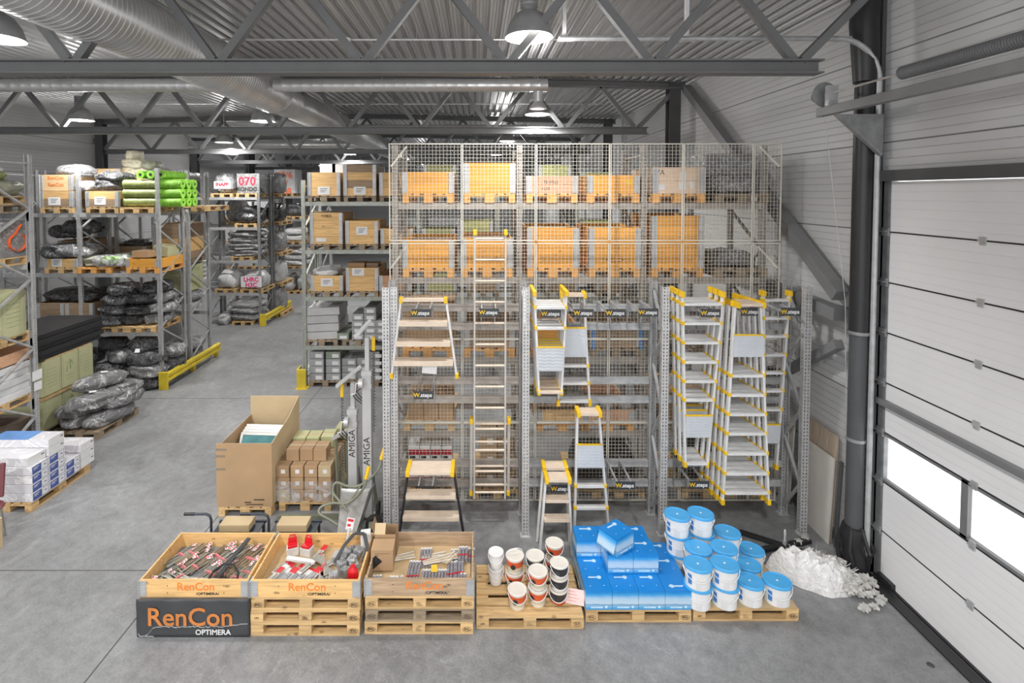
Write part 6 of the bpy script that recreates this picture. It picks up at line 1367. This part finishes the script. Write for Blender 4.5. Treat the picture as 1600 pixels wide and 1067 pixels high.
# ---- pallet of white and blue cartons, near left
full_pallet(-7.97, 7.62, 0, 'light pallet under the white and blue cartons at the left edge', 'pallet', (None, 'lines', None))
p_ = bpy.data.objects[[o.name for o in C.objects if o.get('label', '').startswith('light pallet under the white and blue')][0]]; p_.rotation_euler = (0, 0, PI/2); p_.location = (-7.2, 8.25, 0)
M['navy'] = pm('navy_print', (.06, .10, .33), .5); M['foil'] = film('white_stretch_film', (.60, .59, .62), (.74, .73, .76), rough=.25, scale=2, bump=.2); M['bluetop'] = pm('blue_lid_print', (.12, .26, .55), .4)
def tilebox(x1, y0, z, lab, end='blue', L=.95, sh_=0, rz=0, top=None, h=.135):
    t = thing('tile_carton', lab, 'carton', (x1, y0+.155, z), rz, 'white and blue cartons near left'); MB().box(-L, 0, -.15, .15, .002, h).build('carton_body', M['foil'], t, bevel=.008)
    f = MB().box(.0, .002, -.15, .15, .002, h).build('end_face', M['paper'], t)
    if end == 'blue':
        MB().box(.002, .0035, -.14, .02, .012, h-.01).build('navy_panel', M['navy'], t); g = MB(); g.box(.002, .0032, .03, .135, .012, .016); g.box(.002, .0032, .03, .135, h-.014, h-.01); g.box(.002, .0032, .132, .136, .012, h-.01); g.box(.002, .0032, .07, .11, .06, .075); g.build('label_frame', M['navy'], t)
        g = MB(); g.box(.0036, .0045, -.12, -.02, h-.04, h-.03); g.box(.0036, .0045, -.12, -.05, h-.06, h-.052); g.build('white_lettering', M['paper'], t)
    else:
        g = MB(); g.box(.002, .0032, .08, .13, .08, .095); g.build('small_print', M['ink'], t)
    if top: MB().box(-L, -L*.35, -.15, .15, h, h+.002).build('blue_top_panel', M['bluetop'], t)
for r_, (n, pat) in enumerate([(5, 'bbbbw'), (6, 'bbbbww'), (2, 'bb'), (3, 'www')]):
    for j in range(n):
        tilebox(-6.79-(.05 if r_ == 0 and j == 4 else 0), 7.66+.32*r_, .146+.137*j, 'white film carton, %s row from the front, %s layer' % (['first', 'second', 'third', 'fourth'][r_], ['bottom', 'second', 'third', 'fourth', 'fifth', 'sixth'][j]), 'blue' if pat[j] == 'b' else 'w', rz=-.06 if (r_ == 0 and j == 4) else 0, top=(r_ == 1 and j == 5))
# bottom left corner pieces
carton(-6.83, 6.62, 0, .6, .55, .42, 'tan carton standing on the floor at the lower left edge', 'cardl')
t = thing('maroon_chair', 'maroon moulded chair cut off by the lower left picture edge', 'chair', (-6.85, 6.95, 0)); M['maroon'] = pm('maroon_plastic', (.12, .02, .025), .3)
o = put('seat', bag_mesh(2, 1, .6, .3, 'maroon', False), t, (0, 0, .45)); o.scale = (.42, .7, .2)
MB().bar((-.15, .2, .5), (-.2, .3, .95), .40, .03).build('backrest', M['maroon'], t, bevel=.02)
for dx in (-.17, .15):
    for dy in (-.15, .18): MB().tube([(dx*.8, dy*.8, .46), (dx, dy, 0)], .012, 8).build('leg', M['galv'], t)
# ------------------------------------------------------------------ things in the middle aisle and by the door
# big open carton on a pallet
full_pallet(-4.1, 7.56, 0, 'pallet under the big open carton', 'pallet', (None,)*3)
p_ = [o for o in C.objects if o.get('label') == 'pallet under the big open carton'][0]; p_.rotation_euler = (0, 0, PI/2); p_.location = (-3.50, 8.16, 0)
t = thing('big_open_carton', 'big open brown cardboard container on a pallet with framed panes inside', 'cardboard box', (-3.50, 8.16, .146)); M['cardbig'] = pm('wrapped_cardboard', (.44, .29, .16), .45, 0, .1, 1.5)
W, D = .42, .60
MB().box(-W, W, -D, -D+.012, 0, .97).build('front_wall', M['cardbig'], t); MB().box(-W, W, D-.012, D, 0, 1.22).build('back_wall', M['cardl'], t); MB().box(-W, -W+.012, -D+.012, D-.012, 0, .90).build('left_wall', M['cardbig'], t)
g = MB(); m_ = rotm(0, 0, PI/2, (W, 0, 0)); g.prism([(-D+.012, 0), (D-.012, 0), (D-.012, 1.22), (.1, 1.06), (-D+.012, .97)], .012, m_); g.build('right_wall', M['cardl'], t)
MB().box(-W+.012, W-.012, -D+.012, D-.012, 0, .02).build('bottom', M['card'], t)
g = MB(); M['tapeg'] = pm('grey_tape', (.25, .20, .15), .4)
for z, l in ((.86, .16), (.76, .14), (.56, .14)): MB().box(-W-.001, -W+l, -D-.002, -D-.0005, z, z+.035).build('tape_strip', M['tapeg'], t)
g = MB(); g.box(.0, .1, -D-.002, -D-.0005, .06, .08); g.box(.14, .3, -D-.002, -D-.0005, .10, .12); g.box(.02, .28, -D-.002, -D-.0005, .03, .045); g.build('black_print', M['inkb'], t)
M['pane'] = pm('teal_pane', (.10, .26, .28), .12, 0, .25, 5); M['alud'] = pm('pane_frame_metal', (.55, .55, .52), .35, .4)
for k in range(4):
    f = thing('framed_pane', 'framed teal glass pane leaning in the big carton, '+['frontmost', 'second', 'third', 'rearmost'][k], 'framed pane', (-3.52, 7.72+.09*k, .17), group='framed panes in the big carton', rot=(-.62+.03*k, .03, 0))
    g = MB(); g.box(-.36, -.32, -.015, .015, 0, .95); g.box(.32, .36, -.015, .015, 0, .95); g.box(-.32, .32, -.015, .015, 0, .04); g.box(-.32, .32, -.015, .015, .91, .95); g.build('frame', M['alud'], f); MB().box(-.32, .32, -.004, .004, .04, .91).build('pane', M['pane'], f)
# pallet of small cartons
pallet(-2.64, 7.70, .001, 'pallet under the heap of small brown cartons beside the big carton', 'pallet')
GS = 'small brown cartons beside the big carton'; H_ = .185
cn = ['leftmost', 'second', 'third', 'rightmost']; k = 0
for j in range(3):
    for r_ in range(4):
        for c_ in range(4):
            carton(-2.975+.213*c_+random.uniform(-.004, .004), 7.84+.285*r_, .146+H_*j, .195, .27, H_-.008, 'small brown carton, %s layer, %s row, %s' % (['bottom', 'middle', 'third'][j], ['front', 'second', 'third', 'back'][r_], cn[c_]), 'card' if (c_+r_+j) % 5 else 'cardl', group=GS, tag_sheet=(r_ == 0 and c_ < 4), tape=(j == 2), name='small_carton')
for i, (x, y, key) in enumerate([(-2.87, 7.98, 'card'), (-2.66, 7.99, 'card'), (-2.45, 7.98, 'card'), (-2.9, 8.35, 'cardg'), (-2.68, 8.35, 'cardg'), (-2.46, 8.4, 'cardg'), (-2.3, 8.7, 'cardg')]): carton(x, y, .146+H_*3, .2, .28, H_, 'small carton in the top layer, '+['front left', 'front middle', 'front right', 'back left, pale top', 'back middle, pale top', 'back right, pale top', 'rearmost right'][i], key, group=GS, name='small_carton', rz=random.uniform(-.05, .05))
g = MB(); nx = 40; vs = []
for j in range(9):
    for i in range(nx+1):
        u = i/nx; q = u*2.6; 
        if q < .9: x, y = -.46+q, -.61
        elif q < 1.7: x, y = .44, -.61+(q-.9)
        else: x, y = .44-(q-1.7), .19
        if q > 1.7: x, y = .44, .19
        vs.append((x+.01*mn.noise(Vector((i*.5, j*.7, 1))), y+.015*mn.noise(Vector((i*.6, j, 2)))-.012, .02+.04*j))
g.add(vs, [(j*(nx+1)+i, j*(nx+1)+i+1, (j+1)*(nx+1)+i+1, (j+1)*(nx+1)+i) for j in range(8) for i in range(nx)])
tag(g.build('clear_wrap', M['wrapc'], None, (-2.65, 8.30, .13), smooth=80), 'clear stretch film around the lower small cartons', 'plastic film')
# ---- two material lifts with painted names
M['liftg'] = pm('lift_grey_paint', (.52, .52, .52), .35, .1, .06, 5); M['khaki'] = pm('khaki_tube', (.20, .21, .155), .45, .1, .1, 6)
def lift(px, Y, ytop, ysplit, lab, word_y, slant, ybox):
    p = at(px, 600, Y); x = p.x; zs = at(px, ysplit, Y).z; zt = at(px, ytop, Y).z; t = thing('material_lift', lab, 'material lift', (x, Y, 0))
    MB().box(-.065, .065, -.06, .06, .15, zs).build('outer_mast', M['liftg'], t, bevel=.006); MB().box(-.032, .032, -.02, .05, zs, zt).build('inner_mast', M['liftg'], t, bevel=.004)
    MB().box(-.075, .075, -.07, .07, zs-.05, zs+.02).build('mast_collar', M['liftg'], t, bevel=.004); MB().box(-.075, .075, -.07, .07, zs-.24, zs-.17).build('mast_collar', M['liftg'], t, bevel=.004)
    text('AMIGA', .135, M['ink'], t, (.0, -.062, at(px, word_y, Y).z), (PI/2, -PI/2, 0), name='painted_name', bold=0)
    a, b = slant; MB().bar(a, b, .11, .03).build('lifting_arm', M['liftg'], t, bevel=.004)
    MB().box(.0, .05, -.04, .0, 0, .2).build('control_box', M['yel'], t, (ybox[0], -.03, ybox[1]), bevel=.008)
    pts = [(ybox[0]+.025+.018*math.cos(q*2.2), -.05+.018*math.sin(q*2.2), ybox[1]-q*.016) for q in range(75)]
    MB().tube(pts, .005, 5).build('coiled_cable', M['black'], t)
    for s in (-1, 1):
        MB().bar((s*.05, 0, .2), (s*.095, -.45, .06), .04, .05).build('leg', M['khaki'], t); MB().bar((s*.05, .05, .75), (s*.085, .25, .12), .035, .04).build('stay', M['khaki'], t)
        MB().tube([(s*.095-.02, .25, .1), (s*.095+.02, .25, .1)], .1, 20).build('wheel', M['rubber'], t, smooth=30)
        MB().tube([(s*.095-.02, -.45, .05), (s*.095+.02, -.45, .05)], .05, 14).build('castor', M['rubber'], t, smooth=30)
    MB().tube([(-.1, -.1, zs-.14), (-.04, -.1, zs-.14)], .07, 18).build('winch_drum', M['galv_l'], t, smooth=30); g = MB(); g.tube([(-.11, -.1, zs-.14), (-.14, -.1, zs-.14), (-.15, -.12, zs-.28), (-.20, -.12, zs-.30)], .012, 7); g.build('crank', M['galv_l'], t)
    for q in range(3): MB().tube(smooth_pts([(-.08, .0, zs-.12-.06*q), (-.16-.02*q, -.02, zs-.25-.05*q), (-.08, .0, zs-.40-.04*q)]), .007, 6).build('cable_loop', M['black'], t, smooth=True)
    return t
lift(551, 7.55, 598, 640, 'left material lift with painted name on its grey mast', 690, ((-.22, -.1, at(551, 600, 7.55).z-.0), (.13, .0, at(551, 572, 7.55).z)), (-.17, at(551, 618, 7.55).z))
lift(574, 7.35, 527, 580, 'right, taller material lift with painted name, beside the rack upright', 702, ((-.16, -.1, at(574, 524, 7.35).z), (.06, .0, at(574, 500, 7.35).z)), (.08, at(574, 546, 7.35).z))
t = thing('folded_tube_stand', 'bundle of khaki tubes standing folded left of the material lifts', 'stand', (-2.02, 7.72, 0))
for i, (x0, x1, h) in enumerate(((-.1, -.16, 1.15), (-.02, -.05, 1.0), (.05, .02, 1.2), (.1, .12, 1.0))): MB().bar((x0, 0, 0), (x1, .05, h), .035, .035).build('tube', M['khaki'], t)
MB().bar((-.2, .03, 1.1), (.1, .05, 1.25), .03, .05).build('top_bar', M['galv_l'], t)
t = thing('steel_rails', 'pale steel rails lying on the floor behind the wheelbarrow', 'steel rail', (-2.25, 7.5, 0)); MB().box(-.72, .3, -.03, .03, .0, .06).build('rail', M['khaki'], t); MB().box(-.1, .75, .04, .09, .0, .06).build('rail', M['galv_l'], t)
# wheelbarrow stood on its nose
t = thing('wheelbarrow', 'galvanised wheelbarrow tipped up on its nose, yellow grips and yellow wheel', 'wheelbarrow', (-1.86, 6.88, 0))
g = MB(); n = 12; vs = []
for i in range(n+1):
    u = i/n; wdt = .15+.10*u; z = .05+.66*u; y = .02+.05*math.sin(u*PI)
    for s, e_ in ((-1, .17), (-.8, .02), (0, 0), (.8, .02), (1, .17)): vs.append((s*wdt+.03+.12*u, y+e_+.16*u, z))
g.add(vs, [(i*5+j, i*5+j+1, (i+1)*5+j+1, (i+1)*5+j) for i in range(n) for j in range(4)]); o = g.build('tray', M['galv_l'], t, smooth=60); s_ = o.modifiers.new('t', 'SOLIDIFY'); s_.thickness = .006
P = lambda px, py, Y: tuple(at(px, py, Y)-Vector((-1.86, 6.88, 0)))
a = [P(573, 742, 6.95), P(568, 762, 6.92), P(545, 785, 6.9), P(520, 786, 6.85), P(502, 792, 6.8), P(499, 802, 6.75), P(515, 812, 6.72), P(527, 820, 6.7)]
b = [P(597, 712, 7.15), P(590, 735, 7.1), P(565, 757, 7.05), P(545, 760, 7.0), P(525, 754, 6.98), P(520, 768, 6.95), P(528, 780, 6.9), P(545, 800, 6.85)]
for q in (a, b):
    MB().tube(smooth_pts(q), .018, 10).build('frame_tube', M['khaki'], t, smooth=True); u, v = Vector(q[0]), Vector(q[1]); d = (u-v).normalized(); MB().tube([u-d*.05, u+d*.11], .027, 12).build('grip', M['yel'], t, smooth=30)
for (q0, q1) in ((a[3], b[5]), (a[2], b[2])): MB().tube([q0, q1], .012, 8).build('cross_tube', M['khaki'], t)
MB().lathe([(.04, -.03), (.12, -.04), (.135, 0), (.12, .04), (.04, .03)], 26, rotm(PI/2, 0, .3, (-.27, -.19, .14))).build('wheel', M['yel'], t, smooth=40)
t = thing('trolley_wheel', 'black pneumatic wheel standing beside the wheelbarrow and rack foot', 'wheel', (-1.48, 7.22, .12)); MB().lathe([(.05, -.03), (.1, -.04), (.12, -.02), (.12, .02), (.1, .04), (.05, .03)], 24, rotm(PI/2, 0, .25)).build('tyre', M['rubber'], t, smooth=40); MB().lathe([(.005, -.033), (.05, -.03), (.05, .03), (.005, .033)], 16, rotm(PI/2, 0, .25)).build('hub', M['galv'], t, smooth=40)
t = thing('push_cart', 'dark machine frame with grey panels behind the third crate', 'cart', (-1.15, 6.75, 0)); MB().box(-.1, .75, -.02, .3, .1, .14).build('deck_plate', M['galv_d'], t); MB().box(.02, .04, -.02, .0, .1, .62).build('post', M['galv_l'], t)
for dx in (0, .65): MB().tube([(dx, -.03, .06), (dx, .03, .06)], .06, 14).build('castor', M['rubber'], t, smooth=30)
M['bluegrey'] = pm('blue_black_tube', (.035, .045, .06), .4)
for i, (px0, px1) in enumerate(((290, 330), (378, 420))):
    Y = 6.62; t = thing('flatbed_trolley', 'dark flatbed trolley with bent tube handle behind the %s crate' % ['first', 'second'][i], 'trolley', (at(px1, 820, Y).x, Y, 0)); Q = lambda px, py: tuple(at(px, py, Y)-Vector((t.location.x, Y, 0)))
    MB().tube([Q(px0, 803), Q(px1-8, 803), Q(px1-2, 806), Q(px1, 812), Q(px1, 826), (0, 0, .36)], .017, 10).build('handle', M['bluegrey'], t, smooth=True); MB().tube([Q(px0-2, 803), Q(px0+14, 803)], .021, 10).build('grip', M['black'], t, smooth=True)
    z = .38; MB().box(-.02, .62, -.03, .0, z-.03, z).build('side_rail', M['bluegrey'], t); MB().box(-.02, .62, .25, .28, z-.03, z).build('side_rail', M['bluegrey'], t); MB().box(0, .6, .0, .25, z-.03, z-.015).build('deck', M['bluegrey'], t)
    for dx in (.02, .58):
        for dy in (-.015, .265): MB().box(dx-.015, dx+.015, dy-.015, dy+.015, .1, z-.03).build('leg', M['bluegrey'], t); MB().tube([(dx-.02, dy, .05), (dx+.02, dy, .05)], .05, 14).build('wheel', M['rubber'], t, smooth=30)
    carton(t.location.x+.29, Y+.12, z+.001, .40, .20, .09, 'flat tan carton lying on the %s trolley behind the crates' % ['left', 'right'][i], 'cardl', tape=False)
    if i == 0: t['label'] = 'dark flatbed trolley with bent tube handle behind the leftmost crate'
# ---- by the door
t = thing('cross_stand', 'black cross-shaped steel stand with threaded spindle lying on the floor', 'stand', tuple(gnd(1226, 856)), -.15)
MB().box(-.55, .62, -.035, .035, .0, .05, rotm(0, 0, -.42)).build('cross_bar', M['black'], t, bevel=.006); MB().box(-.5, .42, -.035, .035, .012, .06, rotm(0, 0, .38)).build('cross_bar', M['black'], t, bevel=.006); pr = [(.02, .06)]
for i in range(12): pr += [(.014, .08+.014*i), (.018, .087+.014*i)]
MB().lathe([(.001, .05), (.03, .055), (.03, .1)]+pr[1:]+[(.001, .27)], 12).build('spindle', M['galv'], t)
g = MB(); n = 26; vs = [(0, 0, .003)]+[(.42*math.cos(2*PI*i/n)*(1+.25*mn.noise(Vector((i*.5, 1, 0)))), .22*math.sin(2*PI*i/n)*(1+.3*mn.noise(Vector((i*.6, 4, 0)))), .002) for i in range(n)]
g.add(vs, [(0, 1+i, 1+(i+1) % n) for i in range(n)]); tag(g.build('dark_patch', pm('dark_patch_colour', (.13, .13, .14), .3, 0, .3, 5), None, tuple(gnd(1220, 880))), 'dark patch on the floor behind the rightmost pails', 'stain', kind='stuff')  # flat, dark, slightly glossy patch on the floor
# burst white sack with spacers
M['sack'] = film('white_woven_sack', (.66, .65, .64), (.88, .87, .86), rough=.5, scale=4, bump=.7); M['conc'] = pm('pale_concrete', (.52, .51, .48), .8, 0, .1, 20, bump=.3)
p = gnd(1288, 908); g = MB(); nu, nv = 64, 22; vs = []
for j in range(nv+1):
    for i in range(nu):
        a = 2*PI*i/nu; r = j/nv; R = (.36+.08*math.cos(2*a+.4)+.05*math.sin(3*a))*(r ** .8)*(1+.14*mn.noise(Vector((math.cos(a)*2, math.sin(a)*2, r*2))))
        vs.append((R*math.cos(a)*1.15, R*math.sin(a)*.72, max(0.003, .34*(1-r**2.6)*(1+.45*mn.noise(Vector((R*6*math.cos(a), R*6*math.sin(a), 1)))+.25*mn.noise(Vector((R*16*math.cos(a), R*16*math.sin(a), 5)))))))
g.add(vs, [(j*nu+i, j*nu+(i+1) % nu, (j+1)*nu+(i+1) % nu, (j+1)*nu+i) for j in range(nv) for i in range(nu)]); sack = g.build('woven_sack', M['sack'], None, (p.x-.12, p.y, 0), (0, 0, -.3), smooth=80); tag(sack, 'torn white woven sack spilling small concrete stars by the door', 'sack')
g = MB(); rnd = random.Random(4)
for i in range(90):
    a = rnd.uniform(-.9, 2.3); r0 = .3; x, y = .42*math.cos(a)*.9, .27*math.sin(a); z = .06+rnd.random()*.12; d = Vector((math.cos(a)*.09, math.sin(a)*.07, rnd.uniform(-.01, .10))); g.bar((x, y, z), Vector((x, y, z))+d, .0022, .0022)
g.build('frayed_edge', M['paper'], sack)
g = MB(); n = 5; poly = []
for i in range(10):
    a = 2*PI*i/10; r = .055 if i % 2 == 0 else .027; poly.append((r*math.cos(a), r*math.sin(a)))
g.prism(poly, .035, rotm(PI/2, 0, 0, (0, 0, .0))); star = g.mesh('concrete_star', M['conc']); k = 0
for i in range(150):
    a = rnd.uniform(-1.5, 1.9); r = abs(rnd.gauss(0, .5)); x = 4.26+.18+r*math.cos(a)*.55; y = 6.28+r*math.sin(a)*.5-.02; 
    if x > 4.93 or x < 4.0 or y < 5.75: continue
    z = max(0, .24-.42*math.hypot((x-4.38), (y-6.28)*1.1))*rnd.random()
    o = put('concrete_star', star, None, (x, y, z+.036), (rnd.uniform(-.7, .7)*(z > .02), rnd.uniform(-.7, .7)*(z > .02), rnd.uniform(0, 6))); tag(o, 'small pale concrete star spacer in the spill beside the torn white sack', 'spacer', 'concrete stars spilled by the door'); k += 1
# tools against the wall behind the last upright
t = thing('leaning_tool', 'black-headed pole tool leaning on the wall behind the last upright', 'tool', (4.80, 8.2, 0)); MB().box(-.03, .03, -.03, .03, 0, 1.95).build('pole', M['galv'], t); MB().box(-.06, .06, -.16, .1, 1.95, 2.05).build('head', M['black'], t, bevel=.02)
t = thing('leaning_ladder', 'grey ladder leaning at the wall behind the right ladder bunch', 'ladder', (4.78, 8.7, 0), rot=(0, .02, 0))
for dy in (-.2, .2): MB().box(-.02, .02, dy-.03, dy+.03, 0, 2.2).build('side_rail', M['galv_d'], t)
for q in range(7): MB().box(-.015, .015, -.17, .17, .25+.28*q, .28+.28*q).build('rung', M['galv_d'], t)
tag(MB().box(-.002, .0, -.05, .05, -.05, .05).build('floor_disc', M['dgrey'], None, (3.9, 5.2, .003)), '', '') if False else None
MBd = MB(); MBd.lathe([(.001, .0), (.035, 0), (.03, .006), (.001, .006)], 14); tag(MBd.build('rubber_disc', M['dgrey'], None, tuple(gnd(1454, 1039))), 'small dark disc lying on the floor near the door', 'disc')
